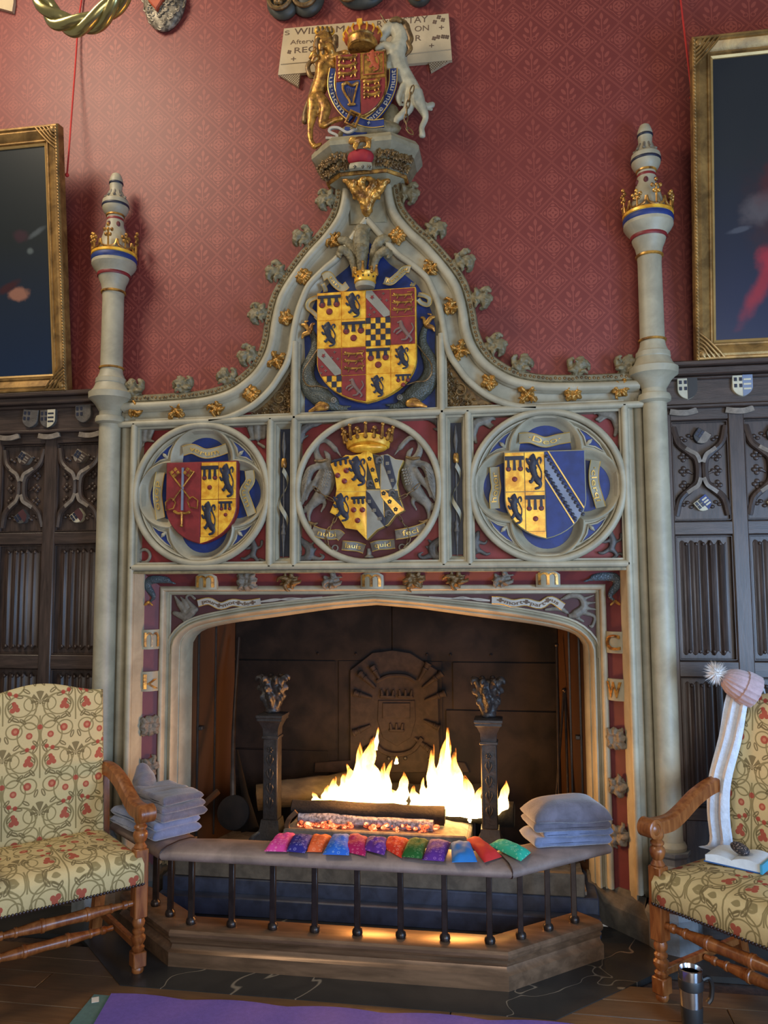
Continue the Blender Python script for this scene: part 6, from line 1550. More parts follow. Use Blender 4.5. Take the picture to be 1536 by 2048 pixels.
def armchair(label, phi, target, leg):
    c, s = math.cos(phi), math.sin(phi); lx, ly = leg
    loc = (target[0]-(c*lx-s*ly), target[1]-(s*lx+c*ly), 0)
    t = thing('armchair', label, 'chair', loc, phi, 'pair of floral upholstered armchairs by the hearth')
    W, FY, BY = 0.29, -0.24, 0.21; b = 0.027
    for sx in (-1, 1):
        x = sx*W; l = MB()
        l.box(x-b, x+b, FY-b, FY+b, 0.025, 0.085, 0.004); l.box(x-b, x+b, FY-b, FY+b, 0.215, 0.485, 0.004)
        l.lathe([(0.016, 0.08), (0.024, 0.09), (0.026, 0.10), (0.017, 0.108), (0.020, 0.112), (0.029, 0.128), (0.029, 0.140), (0.019, 0.150), (0.025, 0.158), (0.025, 0.166), (0.017, 0.174), (0.024, 0.186), (0.026, 0.198), (0.020, 0.215)], (x, FY, 0), 16)
        l.lathe([(0.020, 0.0), (0.024, 0.008), (0.024, 0.02), (0.016, 0.03)], (x, FY, 0), 14)
        l.lathe([(0.022, 0.48), (0.027, 0.49), (0.021, 0.50), (0.017, 0.507), (0.023, 0.514), (0.027, 0.525), (0.030, 0.538), (0.027, 0.550), (0.019, 0.558), (0.026, 0.565), (0.026, 0.572), (0.018, 0.580), (0.025, 0.592), (0.027, 0.606), (0.022, 0.62)], (x, FY, 0), 16)
        l.obj('front_leg', 'chair_oak', t)
        r = MB(); r.loft([[(x-0.022, y-0.022, z), (x+0.022, y-0.022, z), (x+0.022, y+0.022, z), (x-0.022, y+0.022, z)] for y, z in ((BY+0.07, 0.0), (BY+0.01, 0.25), (BY, 0.48), (BY+0.02, 0.75))], closed=True, caps=True); r.obj('rear_leg', 'chair_oak', t)
        # shaped arm ending in a scroll
        P = catmull([(x, BY+0.0, 0.735), (x*1.02, BY-0.09, 0.735), (x*1.04, BY-0.19, 0.705), (x*1.05, -0.08, 0.655), (x*1.04, -0.16, 0.632), (x*1.03, FY-0.02, 0.634)], 5); a = MB(); rows = []
        for i, p in enumerate(P):
            h = 0.030; w = 0.026+0.006*i/len(P); rows.append([(p.x-w, p.y, p.z-h), (p.x+w, p.y, p.z-h), (p.x+w*0.9, p.y, p.z+h*0.45), (p.x+w*0.5, p.y, p.z+h*0.75), (p.x-w*0.5, p.y, p.z+h*0.75), (p.x-w*0.9, p.y, p.z+h*0.45)])
        a.loft(rows, closed=True, caps=True); a.lathe([(0.030, -0.034), (0.036, -0.030), (0.036, 0.030), (0.030, 0.034), (0.022, 0.034), (0.020, 0.030), (0.012, 0.036), (0.002, 0.038)], (x*1.03, FY-0.03, 0.626), 18, ax='x')
        a.obj('arm', 'chair_oak', t)
        MB().box(x-0.013, x+0.013, FY, BY+0.05, 0.085, 0.115, 0.004).obj('side_stretcher', 'chair_oak', t)
    turned(RUNG, (-W+0.02, FY, 0.275), (W-0.02, FY, 0.275)).obj('front_stretcher', 'chair_oak', t)
    turned(RUNG, (-W+0.02, 0.0, 0.10), (W-0.02, 0.0, 0.10)).obj('middle_stretcher', 'chair_oak', t)
    # seat cushion
    m = MB(); rows = []; nx = 26
    def sq(u, v, z, k=0.0):
        return (u, v, z)
    sec = [(0.0, 0.345, 0.012), (0.0, 0.355, 0.0), (0.0, 0.43, 0.0), (0.0, 0.455, 0.008), (0.0, 0.470, 0.030), (0.0, 0.478, 0.07), (0.0, 0.486, 0.14), (0, 0.490, 0.20)]
    for _, z, ins in sec:
        x0, x1, y0, y1 = -0.295+ins, 0.295-ins, -0.275+ins, 0.20-ins*0.8; row = []
        for k in range(12): row.append((x0+(x1-x0)*k/12, y0, z))
        for k in range(10): row.append((x1, y0+(y1-y0)*k/10, z))
        for k in range(12): row.append((x1-(x1-x0)*k/12, y1, z))
        for k in range(10): row.append((x0, y1-(y1-y0)*k/10, z))
        rows.append(row)
    m.loft(rows, closed=True, caps=True); m.obj('seat', 'fabric_seat', t, True, 60)
    n = MB()
    for k in range(46):
        n.ball((-0.288+0.576*k/45, -0.276, 0.352), 0.0062, 6, 4)
    for k in range(36):
        for sx in (-1, 1): n.ball((sx*0.296, -0.27+0.46*k/35, 0.352), 0.0062, 6, 4)
    n.obj('nail_trim', 'nail_brown', t)['kind'] = 'stuff'
    # camel-back upholstered back
    m = MB(); rows = []; N = 24
    for y, ins in ((0.0, 0.02), (-0.02, 0.006), (-0.035, 0.014), (-0.042, 0.05)):
        row = []
        for k in range(N+1):
            u = -1+2*k/N; zt = 1.082+0.045*math.cos(u*PI/2)**2-ins*0.8; row.append((u*(0.285-ins), y, zt))
        for k in range(N+1):
            u = 1-2*k/N; row.append((u*(0.285-ins), y, 0.42+ins))
        rows.append(row)
    back = [(x, 0.05, z) for x, y, z in rows[0]]; m.loft([back]+rows, closed=True, caps=True)
    m.map(lambda x, y, z: (x, y+BY-0.03+(z-0.42)*0.10, z)); m.obj('backrest', 'fabric_back', t, True, 50)
    return t
armchair('floral upholstered oak armchair left of the hearth, turned towards the fire', math.radians(47), (-0.841, -0.574), (0.29, -0.24))
CHR = armchair('floral upholstered oak armchair right of the hearth with hat, scarf and book', math.radians(-47), (1.200, -0.481), (-0.29, -0.24))
phi = math.radians(-47); _c, _s = math.cos(phi), math.sin(phi); cl = CHR.location
def on_r(x, y, z): return Vector((cl.x+_c*x-_s*y, cl.y+_s*x+_c*y, z))

# things on the right chair: scarf, hat, book, patterned case
def cloth_strip(path, w, th, fold=3, amp=0.006):
    """draped strip: path of (point, width direction)"""
    m = MB(); rows = []
    for i, (p, a, nrm) in enumerate(path):
        row = []
        for k in range(13):
            u = -1+k/6; row.append(Vector(p)+Vector(a)*(w*u/2)+Vector(nrm)*(amp*math.cos(u*PI*fold+i*0.15)))
        row2 = [q-Vector(nrm)*th for q in row[::-1]]; rows.append(row+row2)
    m.loft(rows, closed=True, caps=True); return m
nrm = Vector((-_s*-1, 0, 0)); FN = Vector((math.sin(phi), -math.cos(phi), 0)); RT = Vector((_c, _s, 0))
sp = catmull([on_r(-0.205, 0.33, 1.02), on_r(-0.205, 0.285, 1.13), on_r(-0.21, 0.195, 1.09), on_r(-0.24, 0.17, 0.92), on_r(-0.275, 0.135, 0.75), on_r(-0.275, 0.115, 0.62), on_r(-0.255, 0.095, 0.51), on_r(-0.25, 0.02, 0.505)], 4)
path = []
for i, p in enumerate(sp): path.append((p, RT*(1.0), (FN+Vector((0, 0, 0.2))).normalized()))
tag(cloth_strip(path, 0.095, 0.012, 2, 0.008).obj('scarf', 'scarf_white'), 'long white woolly scarf hanging over the back of the right armchair', 'scarf')
h0 = on_r(-0.205, 0.20, 1.135)
hat = thing('knitted_hat', 'pale pink ribbed knit hat with white bobble on the right armchair', 'hat', tuple(h0))
# hat axis: bobble to the left, brim to the right
ax = (at(1436, 1392, h0.y)-at(1498, 1424, h0.y)).normalized(); ax = Vector((ax.x, 0.05, ax.z)).normalized(); Mh = ax.to_track_quat('Z', 'Y').to_matrix().to_4x4()
def ribbed(prof, n=72, amp=0.0025):
    m = MB(); rows = []
    for r, h in prof: rows.append([((r+amp*math.cos(k*2*PI/n*18))*math.cos(2*PI*k/n), (r+amp*math.cos(k*2*PI/n*18))*math.sin(2*PI*k/n)*0.72, h) for k in range(n)])
    m.loft(rows, closed=True, caps=True); return m
ribbed([(0.086, -0.07), (0.094, -0.066), (0.096, -0.03), (0.092, -0.012), (0.086, -0.010)]).xf(Mh).obj('brim', 'hat_pink', hat)
ribbed([(0.085, -0.03), (0.084, 0.0), (0.074, 0.03), (0.052, 0.055), (0.024, 0.068), (0.004, 0.070)]).xf(Mh).obj('crown', 'hat_pink', hat)
pm = MB(); random.seed(9)
pm.ball((0, 0, 0), 0.022, 10, 8)
for k in range(420):
    v = Vector((random.gauss(0, 1), random.gauss(0, 1), random.gauss(0, 1))).normalized(); L = random.uniform(0.040, 0.058); w = v.orthogonal().normalized()*0.0016; u = v.cross(w)
    pm.add([w+v*0.015, -w*0.5+u*0.9+v*0.015, -w*0.5-u*0.9+v*0.015, v*L], [(0, 1, 3), (1, 2, 3), (2, 0, 3)])
pm.xf(Matrix.Translation(ax*0.095)); pm.obj('bobble', 'pompom_white', hat)
# book
bc = atz(1478, 1718, 0.505); bk = thing('book', 'open book with white pages and blue cover on the right armchair seat', 'book', (bc.x, bc.y, 0.492), math.radians(-33))
MB().box(-0.105, 0.105, -0.075, 0.075, 0.0, 0.004).obj('cover', 'cover_blue', bk)
def pages(x0, x1, z, th):
    m = MB(); rows = []
    for k in range(9):
        t = k/8; x = x0+(x1-x0)*t; hh = th*(0.55+0.45*math.sin(t*PI*0.8+0.4)); rows.append([(x, -0.072, z), (x, 0.072, z), (x, 0.072, z+hh), (x, -0.072, z+hh)])
    m.loft(rows, closed=True, caps=True); return m
pages(-0.10, 0.0, 0.004, 0.030).obj('pages', 'page_white', bk); pages(0.10, 0.0, 0.004, 0.036).obj('pages', 'page_white', bk)
MB().box(0.10, 0.108, -0.078, 0.078, 0.0, 0.034).obj('cover_edge', 'cover_teal', bk)
e = MB(); e.ball((0, 0, 0), (0.042, 0.024, 0.020), 16, 10); e.box(-0.02, 0.02, -0.022, 0.022, -0.002, 0.002, 0.001)
ec = atz(1480, 1697, 0.548); eo = e.obj('patterned_case', 'case_print'); eo.location = (ec.x, ec.y, 0.548); eo.rotation_euler = (0, 0.15, math.radians(-58)); tag(eo, 'small dark speckled case lying on the open book', 'case')

# ================================================================ club fender
FX = -0.052
def fpath(o):
    """plan line of the fender, offset outwards by o"""
    k = o*0.42
    return [(FX-1.04-o*0.75, -0.150-o*0.66), (FX-0.668-k, -0.468-o), (FX+0.668+k, -0.468-o), (FX+1.04+o*0.75, -0.150-o*0.66)]
FD = thing('club_fender', 'copper club fender with padded leather seat and steel rods before the fire', 'fender', (0, 0, 0))
prof = [(-0.10, 0.0), (0.045, 0.0), (0.045, 0.058), (0.038, 0.064), (0.030, 0.072), (0.026, 0.084), (0.034, 0.094), (0.036, 0.100), (0.028, 0.106), (0.038, 0.112), (0.044, 0.122), (0.044, 0.134), (0.038, 0.144), (0.026, 0.150), (-0.085, 0.152), (-0.10, 0.145)]
MB().loft([[(x, y, z) for x, y in fpath(o)] for o, z in prof], cyc=True).obj('base', 'fender_copper', FD, True, 28)
def rod(x, y):
    r = MB(); r.box(x-0.0112, x+0.0112, y-0.0112, y+0.0112, 0.165, 0.44, 0.002); r.obj('rod', 'fender_steel', FD)
    f = MB(); f.lathe([(0.010, 0.150), (0.020, 0.152), (0.022, 0.160), (0.020, 0.170), (0.013, 0.176), (0.010, 0.182)], (x, y, 0), 12); f.obj('rod_foot', 'fender_steel', FD)
P = fpath(-0.015)
for k in range(8):
    t = 0.035+0.93*k/7; rod(P[1][0]+(P[2][0]-P[1][0])*t, P[1][1])
for (a, b) in ((P[1], P[0]), (P[2], P[3])):
    for t in (0.20, 0.50, 0.80): rod(a[0]+(b[0]-a[0])*t, a[1]+(b[1]-a[1])*t)
sp_ = [(-0.10, 0.43), (0.075, 0.43), (0.092, 0.436), (0.100, 0.448), (0.098, 0.460), (0.086, 0.472), (0.06, 0.481), (0.0, 0.486), (-0.06, 0.482), (-0.095, 0.472), (-0.108, 0.458), (-0.108, 0.44)]
rows = [fpath(o) for o, z in sp_]; zs = [z for o, z in sp_]
for j in range(3):
    m = MB(); a = [(r[j][0], r[j][1], z) for r, z in zip(rows, zs)]; b = [(r[j+1][0], r[j+1][1], z) for r, z in zip(rows, zs)]; sec = []
    for t in np.linspace(0.001, 0.999, 13):
        e = 0.004 if t in (0.001, 0.999) else 0.0; sec.append([tuple(Vector(p).lerp(Vector(q_), t)-Vector((0, 0, e if p[2] > 0.46 else 0))) for p, q_ in zip(a, b)])
    m.loft(sec, closed=True, caps=True); m.obj('seat_pad', 'leather', FD, True, 50)
for j in (1, 2): MB().tube([(r[j][0], r[j][1], z+0.001) for r, z in list(zip(rows, zs))[1:10]], 0.0028, 5).obj('seat_seam', 'nail_brown', FD)
# eye pillows along the seat
KY = zm(480, 1640, 2.477)
PQD = [[(190, 70), (280, 65), (232, 150), (120, 147)], [(268, 72), (370, 75), (320, 157), (230, 147)], [(360, 72), (460, 78), (405, 152), (330, 150)], [(458, 72), (545, 70), (540, 167), (410, 163)], [(545, 65), (640, 85), (620, 172), (508, 147)], [(630, 85), (735, 90), (715, 167), (612, 140)],
       [(735, 83), (840, 92), (800, 182), (708, 130)], [(838, 90), (935, 95), (900, 184), (800, 174)], [(940, 95), (1045, 105), (1010, 197), (903, 190)], [(1045, 110), (1140, 105), (1175, 200), (1050, 202)], [(1122, 90), (1180, 85), (1297, 175), (1210, 203)], [(1232, 117), (1300, 93), (1440, 155), (1390, 197)]]
PLAB = ['bright pink eye pillow, leftmost on the fender seat', 'navy blue patterned eye pillow on the fender seat', 'orange eye pillow on the fender seat', 'bright blue patterned eye pillow between the orange and crimson ones', 'crimson eye pillow on the fender seat', 'purple patterned eye pillow between the crimson and scarlet ones', 'scarlet red patterned eye pillow beside the green one', 'dark green eye pillow on the fender seat', 'purple patterned eye pillow beside the dark green one', 'plain blue eye pillow beside the plain red one', 'plain red eye pillow lying over the plain blue one', 'turquoise eye pillow, rightmost on the fender seat']
for i, Q in enumerate(PQD):
    z0 = 0.4845+(0.006 if i % 2 else 0.0)
    c = [atz(*KY(*p), z0+0.008) for p in Q]; ctr = sum(c, Vector())/4; m = MB(); N = 12; random.seed(40+i)
    top = []; bot = []
    for a in range(N+1):
        for b in range(N+1):
            u, v = a/N, b/N; p = c[0].lerp(c[1], u).lerp(c[3].lerp(c[2], u), v)-ctr
            e = (max(0, 1-abs(2*u-1)**3)*max(0, 1-abs(2*v-1)**3))**0.5; wr = 1+0.35*mnoise.noise(Vector((u*4+i*7, v*4, 0)))
            top.append((p.x, p.y, 0.004+0.022*e*wr)); bot.append((p.x, p.y, 0.002-0.002*e))
    f = []; n = N+1
    for a in range(N):
        for b in range(N):
            k = a*n+b; f.append((k, k+1, k+n+1, k+n)); f.append((k+n*n, k+n+n*n, k+n+1+n*n, k+1+n*n))
    ring = [k for k in range(n)]+[n*r+N for r in range(1, n)]+[N*n+k for k in range(N-1, -1, -1)]+[r*n for r in range(N-1, 0, -1)]
    for k in range(len(ring)): a, b = ring[k], ring[(k+1) % len(ring)]; f.append((a, b, b+n*n, a+n*n))
    m.add(top+bot, f); o = m.obj('eye_pillow', 'pillow%d' % i); o.location = (ctr.x, ctr.y, z0); tag(o, PLAB[i], 'pillow', 'eye pillows in a row on the fender seat')
# folded blankets on both ends of the fender
def slab(w, d, h, seed, amp=0.008):
    """soft folded layer: stadium-edged slab with creases, origin at its base centre"""
    m = MB(); rows = []; r = h/2; ys = [(-d/2+r-r*math.sin(a), math.cos(a)) for a in np.linspace(PI/2*0.98, 0, 6)]+[(y, 1.0) for y in np.linspace(-d/2+r, d/2-r, 9)[1:-1]]+[(d/2-r+r*math.sin(a), math.cos(a)) for a in np.linspace(0, PI/2*0.98, 6)]
    for y, k in ys:
        row = []; e = w/2-r
        sec = [(x, -1.0) for x in np.linspace(-e, e, 16)]+[(e+r*math.cos(a), math.sin(a)) for a in np.linspace(-PI/2, PI/2, 8)[1:-1]]+[(x, 1.0) for x in np.linspace(e, -e, 22)]+[(-e-r*math.cos(a), math.sin(a)) for a in np.linspace(PI/2, -PI/2, 8)[1:-1]]
        for x, sz in sec:
            z = r+r*sz*k; v = Vector((x*8+seed*3.1, y*8, z*10)); up_ = (sz+1)/2
            fz = amp*0.9*mnoise.noise(Vector((x*26+seed, y*10, seed)))*up_
            row.append((x*(1 if k > 0.3 else 0.985)+amp*0.8*mnoise.noise(v*1.6), y+amp*0.9*mnoise.noise(v*1.7+Vector((5, 0, 0))), max(0.0, z+amp*0.9*mnoise.noise(v)*up_+fz)))
        rows.append(row)
    m.loft(rows, closed=True, caps=True); return m
def blanket(label, loc, rot, layers, m, extra=None):
    t = thing('folded_blanket', label, 'blanket', loc, rot, 'folded fleece blankets on the fender ends'); z = 0.0
    for k, (w, d, h, dx, dy, seed) in enumerate(layers):
        s_ = slab(w, d, h, seed); s_.map(lambda x, y, zz, z=z, dx=dx, dy=dy: (x+dx, y+dy, zz+z)); s_.obj('fold', m, t, True, 180); z += h*0.88
    if extra: extra(t, m)
    return t
zb = 0.484
blanket('pale blue-grey folded blanket at the bottom of the left stack', (-0.905, -0.30, zb), math.radians(-36), [(0.40, 0.23, 0.042, 0, 0, 1.0), (0.39, 0.22, 0.040, -0.004, 0.002, 2.0)], 'blanket_blue')
def hump(t, m):
    h_ = MB()
    h_.stroke([(-0.02, -0.04, 0.05), (-0.10, -0.02, 0.075), (-0.165, 0.0, 0.105), (-0.20, 0.01, 0.145)], [0.030, 0.042, 0.045, 0.030], 12, 1.2)
    me = wobble(fuse(h_, 0.008, 3), 0.008, 22); link('loose_fold', me, m, t)
    c_ = MB(); c_.loft([[(-0.05, -0.118, 0.05), (0.07, -0.122, 0.06), (0.07, -0.114, 0.06), (-0.05, -0.110, 0.05)], [(-0.04, -0.125, 0.02), (0.065, -0.128, 0.005), (0.065, -0.12, 0.005), (-0.04, -0.117, 0.02)], [(0.0, -0.122, -0.005), (0.055, -0.126, -0.04), (0.055, -0.118, -0.04), (0.0, -0.114, -0.005)]], closed=True, caps=True); c_.obj('hanging_corner', m, t)
blanket('grey-mauve rumpled blanket on top of the left stack', (-0.875, -0.295, zb+0.070), math.radians(-36), [(0.34, 0.22, 0.040, 0.02, 0, 3.0), (0.33, 0.21, 0.034, 0.022, 0.0, 4.0), (0.30, 0.20, 0.036, 0.025, 0.006, 5.2)], 'blanket_grey', hump)
blanket('pale blue crinkled blanket at the bottom of the right stack', (0.872, -0.215, zb), math.radians(18), [(0.335, 0.20, 0.040, 0, 0, 6.0), (0.30, 0.18, 0.030, 0.03, 0.0, 7.0)], 'blanket_blue')
def loaf(t, m):
    l = MB(); rows = []
    for j in range(15):
        tt = -1+2*j/14; y = 0.105*tt; k = (max(0.05, 1-abs(tt)**4))**0.5; row = []
        for i in range(40):
            a = 2*PI*i/40; x = 0.165*math.copysign(abs(math.cos(a))**0.6, math.cos(a)); up_ = math.sin(a)
            z = 0.045+(0.052+0.022*math.cos((x-0.03)/0.165*1.3))*math.copysign(abs(up_)**0.8, up_)*k if up_ > 0 else 0.045+0.016*math.copysign(abs(up_)**0.6, up_)*k
            v = Vector((x*10, y*9, z*14)); row.append((x+0.006*mnoise.noise(v), y+0.006*mnoise.noise(v+Vector((3, 0, 0))), z+0.007*mnoise.noise(v+Vector((0, 7, 0)))))
        rows.append(row)
    l.loft(rows, closed=True, caps=True); l.obj('top_fold', m, t, True, 180)
blanket('grey folded blanket rounded on top of the right stack', (0.880, -0.215, zb+0.058), math.radians(16), [(0.325, 0.19, 0.036, -0.004, 0, 8.0)], 'blanket_grey', loaf)

# ================================================================ mats, mug
def yoga(name, label, m, corners, z, th, wave):
    a = [atz(x, y, z) for x, y in corners]; N = 40; far = []; near = []
    for k in range(N+1):
        t = k/N; p = a[0].lerp(a[1], t); w = wave*(abs(math.sin(t*PI*4.6+0.6))-0.5)
        far.append((p.x, p.y+w, z)); near.append((a[3].x+(a[2].x-a[3].x)*t, a[3].y+(a[2].y-a[3].y)*t, z))
    mid = [tuple(Vector(f_).lerp(Vector(n_), 0.2)) for f_, n_ in zip(far, near)]
    up_ = lambda r, e: [(x, y, zz+e) for x, y, zz in r]
    b = MB(); b.loft([far, up_(far, th*0.9), up_(mid, th), up_(near, th), near], closed=False); b.loft([near, far])
    return tag(b.obj(name, m, None, True, 50), label, 'mat')
yoga('yoga_mat', 'teal yoga mat showing along the left edge of the purple mat', 'mat_teal', [(188, 1991), (1120, 2062), (1200, 2560), (-250, 2520)], 0.001, 0.005, 0.0)
yoga('yoga_mat', 'purple ribbed yoga mat with wavy end before the fender', 'mat_purple', [(222, 1990), (1150, 2052), (1230, 2560), (-80, 2520)], 0.0075, 0.006, 0.022)
p = atz(196, 1993, 0.009); o = MB().box(-0.013, 0.013, -0.02, 0.02, 0, 0.001).obj('mat_label', 'tag_white'); o.location = (p.x, p.y-0.02, 0.0065); o.rotation_euler = (0, 0, 0.5); tag(o, 'small white label on the teal mat corner', 'label')
mp = atz(1385, 2058, 0.0); mg = thing('travel_mug', 'stainless steel travel mug with black bands on the floor by the right armchair', 'mug', (mp.x, mp.y, 0))
MB().lathe([(0.030, 0.0), (0.032, 0.004), (0.037, 0.085), (0.0395, 0.165), (0.0405, 0.195), (0.040, 0.202), (0.036, 0.204), (0.034, 0.196), (0.032, 0.19)], (0, 0, 0), 32).obj('body', 'steel', mg)
MB().lathe([(0.0325, 0.0), (0.034, 0.004), (0.0378, 0.075), (0.0372, 0.080)], (0, 0, 0), 32).obj('base_sleeve', 'black_rubber', mg)
MB().lathe([(0.0385, 0.135), (0.0415, 0.138), (0.0425, 0.165), (0.0405, 0.170)], (0, 0, 0), 32).obj('band', 'black_rubber', mg)
MB().lathe([(0.033, 0.186), (0.033, 0.190), (0.001, 0.190)], (0, 0, 0), 24).obj('lid', 'black_rubber', mg)
hd = MB(); hd.tube(catmull([(0.038, 0, 0.160), (0.066, 0, 0.166), (0.078, 0, 0.140), (0.074, 0, 0.100), (0.060, 0, 0.082)], 5), 0.008, 8, flat=1.3); hd.xf(Matrix.Rotation(0.3, 4, 'Z')); hd.obj('handle', 'black_rubber', mg)
# ================================================================ fire, andirons, fireback, irons
def andiron(label, x):
    t = thing('andiron', label, 'andiron', (x, 0.28, 0.165), 0, 'pair of iron andirons'); w = 0.038
    s = MB(); s.box(-w, w, -w, w, 0.21, 0.61, 0.004); s.box(-w-0.006, w+0.006, -w-0.006, w+0.006, 0.608, 0.622, 0.002); s.obj('shaft', 'iron', t)
    f = MB()
    for sx in (-1, 1): f.box(sx*(w-0.007)-0.002, sx*(w-0.007)+0.002, -w-0.003, -w+0.002, 0.24, 0.60)
    for z in (0.29, 0.36, 0.43, 0.50):
        for sx in (-1, 1): f.stroke([(0, -w-0.002, z-0.02), (sx*0.014, -w-0.004, z+0.008), (sx*0.011, -w-0.003, z+0.024)], [0.004, 0.005, 0.003], 6)
        f.stroke([(0, -w-0.002, z-0.02), (0, -w-0.004, z+0.03)], 0.004, 6)
    for k in range(5): f.ball((0.010*math.cos(k*1.257), -w-0.003, 0.555+0.010*math.sin(k*1.257)), 0.006, 6, 4)
    f.obj('relief_ornament', 'iron', t)
    c = MB(); sq4 = lambda h, z: [(-h, -h, z), (h, -h, z), (h, h, z), (-h, h, z)]
    c.loft([sq4(w, 0.62), sq4(w+0.002, 0.66), sq4(w+0.018, 0.695), sq4(w+0.026, 0.70), sq4(w+0.026, 0.712), sq4(w+0.030, 0.716), sq4(w+0.030, 0.728), sq4(w, 0.735)], closed=True, caps=True); c.obj('abacus', 'iron', t, True, 30)
    cp = MB(); cp.lathe([(0.036, 0.735), (0.040, 0.745), (0.036, 0.755), (0.040, 0.765), (0.036, 0.775), (0.040, 0.80), (0.044, 0.84), (0.052, 0.88), (0.045, 0.915)], (0, 0, 0), 16)
    for zz, R, n, L in ((0.80, 0.036, 6, 0.85), (0.845, 0.042, 6, 1.0), (0.895, 0.048, 8, 1.15)):
        for k in range(n):
            a = 2*PI*k/n+zz*40; u = Vector((math.cos(a), math.sin(a), 0)); Zv = lambda h: Vector((0, 0, h))
            cp.stroke([u*R*0.9+Zv(zz-0.03), u*(R+0.006)+Zv(zz), u*(R+0.016*L)+Zv(zz+0.02), u*(R+0.030*L)+Zv(zz+0.016), u*(R+0.032*L)+Zv(zz+0.002)], [0.014, 0.017, 0.015, 0.011, 0.006], 7)
    link('leafy_capital', wobble(fuse(cp, 0.006, 1, 'leafy_capital'), 0.003, 90), 'iron', t)
    b = MB(); b.loft([sq4(0.085, 0.0), sq4(0.088, 0.02), sq4(0.074, 0.06), sq4(0.066, 0.10), sq4(0.070, 0.13), sq4(0.050, 0.17), sq4(0.044, 0.212)], closed=True, caps=True)
    for sx in (-1, 1): b.stroke([(sx*0.05, -0.05, 0.15), (sx*0.085, -0.06, 0.12), (sx*0.095, -0.06, 0.07), (sx*0.075, -0.06, 0.03)], [0.012, 0.016, 0.014, 0.012], 7)
    b.obj('base', 'iron', t, True, 35)
    MB().box(-0.012, 0.012, 0.0, 0.40, 0.06, 0.085).obj('billet_bar', 'iron', t)
    return t
andiron('black iron andiron with leafy capital, left of the flames', -0.547); andiron('black iron andiron with leafy capital, right of the flames', 0.547)
# cast fireback
FBK = thing('fireback', 'cast iron fireback with crowned shield and radiating cannons behind the fire', 'fireback', (0.005, 0.722, 0.165))
def fbk(px, py, Y=0.715): p = at(px, py, Y); return (p.x-0.005, p.y-0.722, p.z-0.165)
out = [fbk(628, 1545), fbk(940, 1545), fbk(930, 1525), fbk(880, 1520), fbk(875, 1340), fbk(820, 1305), fbk(785, 1300), fbk(745, 1305), fbk(700, 1340), fbk(700, 1520), fbk(630, 1525)]
MB().prism([(a[0], a[2]) for a in out][:], -0.012, 0.002, 0.004).obj('plate', 'fireback_iron', FBK, False)
MB().prism([(fbk(x, y)[0], fbk(x, y)[2]) for x, y in ((766, 1405), (821, 1405), (821, 1436), (766, 1436))], -0.026, -0.008, 0.003).obj('book_charge', 'fireback_iron', FBK, False)
MB().prism([(fbk(x, y)[0], fbk(x, y)[2]) for x, y in ((757, 1400), (830, 1400), (832, 1440), (822, 1475), (794, 1492), (766, 1475), (755, 1440))], -0.018, -0.008, 0.003).obj('shield', 'fireback_iron', FBK, False)
for x, y in ((776, 1388), (812, 1388), (794, 1455)):
    m = MB(); c0 = Vector(fbk(x, y)); m.stroke([c0+Vector((-0.035, -0.018, -0.012)), c0+Vector((0.035, -0.018, -0.012))], 0.010, 6)
    for k in (-1, 0, 1): m.stroke([c0+Vector((k*0.03, -0.018, -0.005)), c0+Vector((k*0.034, -0.018, 0.022))], [0.009, 0.006], 6)
    m.obj('crown', 'fireback_iron', FBK)
m = MB(); m.tube(catmull([Vector(fbk(*p))+Vector((0, -0.016, 0)) for p in ((755, 1362), (775, 1352), (794, 1350), (815, 1352), (832, 1362))], 5), 0.011, 7); m.obj('ribbon', 'fireback_iron', FBK)
for ax_, ay, bx, by in ((752, 1375, 720, 1345), (745, 1395, 710, 1385), (762, 1360, 745, 1332), (838, 1360, 858, 1325), (845, 1375, 885, 1345), (850, 1400, 892, 1385), (848, 1440, 880, 1455), (742, 1450, 708, 1465), (830, 1475, 862, 1500), (755, 1480, 725, 1505)):
    a, b = Vector(fbk(ax_, ay))+Vector((0, -0.014, 0)), Vector(fbk(bx, by))+Vector((0, -0.016, 0))
    turned([(0, 0.008), (0.6, 0.014), (0.62, 0.018), (0.7, 0.018), (0.72, 0.015), (0.9, 0.017), (0.92, 0.021), (1.0, 0.021)], a, b, 10).obj('cannon', 'fireback_iron', FBK)
m = MB(); m.tube(catmull([Vector(fbk(*p))+Vector((0, -0.016, 0)) for p in ((745, 1475), (765, 1500), (794, 1508), (825, 1500), (845, 1475))], 5), 0.014, 8); m.obj('garland', 'fireback_iron', FBK)
for x, y in ((778, 1505), (795, 1508), (811, 1504), (859, 1507)): p = Vector(fbk(x, y)); MB().ball((p.x, -0.018, p.z-0.03), (0.010, 0.012, 0.012), 8, 6).obj('cannon_ball', 'iron', FBK)
# logs, ash bed
def log(label, a, b, r, m, end='log_end', seed=1):
    a, b = Vector(a), Vector(b); t = thing('fire_log', label, 'log', tuple(a), 0, 'logs in the fire'); d = b-a; L = d.length; u = d.orthogonal().normalized(); v = d.normalized().cross(u); rows = []
    for i in range(13):
        f = i/12; row = []
        for k in range(16):
            an = 2*PI*k/16; rr = r*(1+(0.14 if m == 'log_bark' else 0.30)*mnoise.noise(Vector((math.cos(an)*1.5+seed, math.sin(an)*1.5, f*L*9)))+0.05*math.sin(an*5+seed)); row.append(d*f+u*rr*math.cos(an)+v*rr*math.sin(an))
        rows.append(row)
    MB().loft(rows, closed=True, caps=True).obj('bark', m, t, True, 60)
    for f, sg in ((0, -1), (1, 1)):
        e = MB(); c = d*f+d.normalized()*0.003*sg; e.loft([[c+(u*math.cos(2*PI*k/16)+v*math.sin(2*PI*k/16))*r*q_ for k in range(16)] for q_ in (0.95, 0.5, 0.05)], closed=True, caps=True); e.obj('cut_end', end, t, False)
    return t
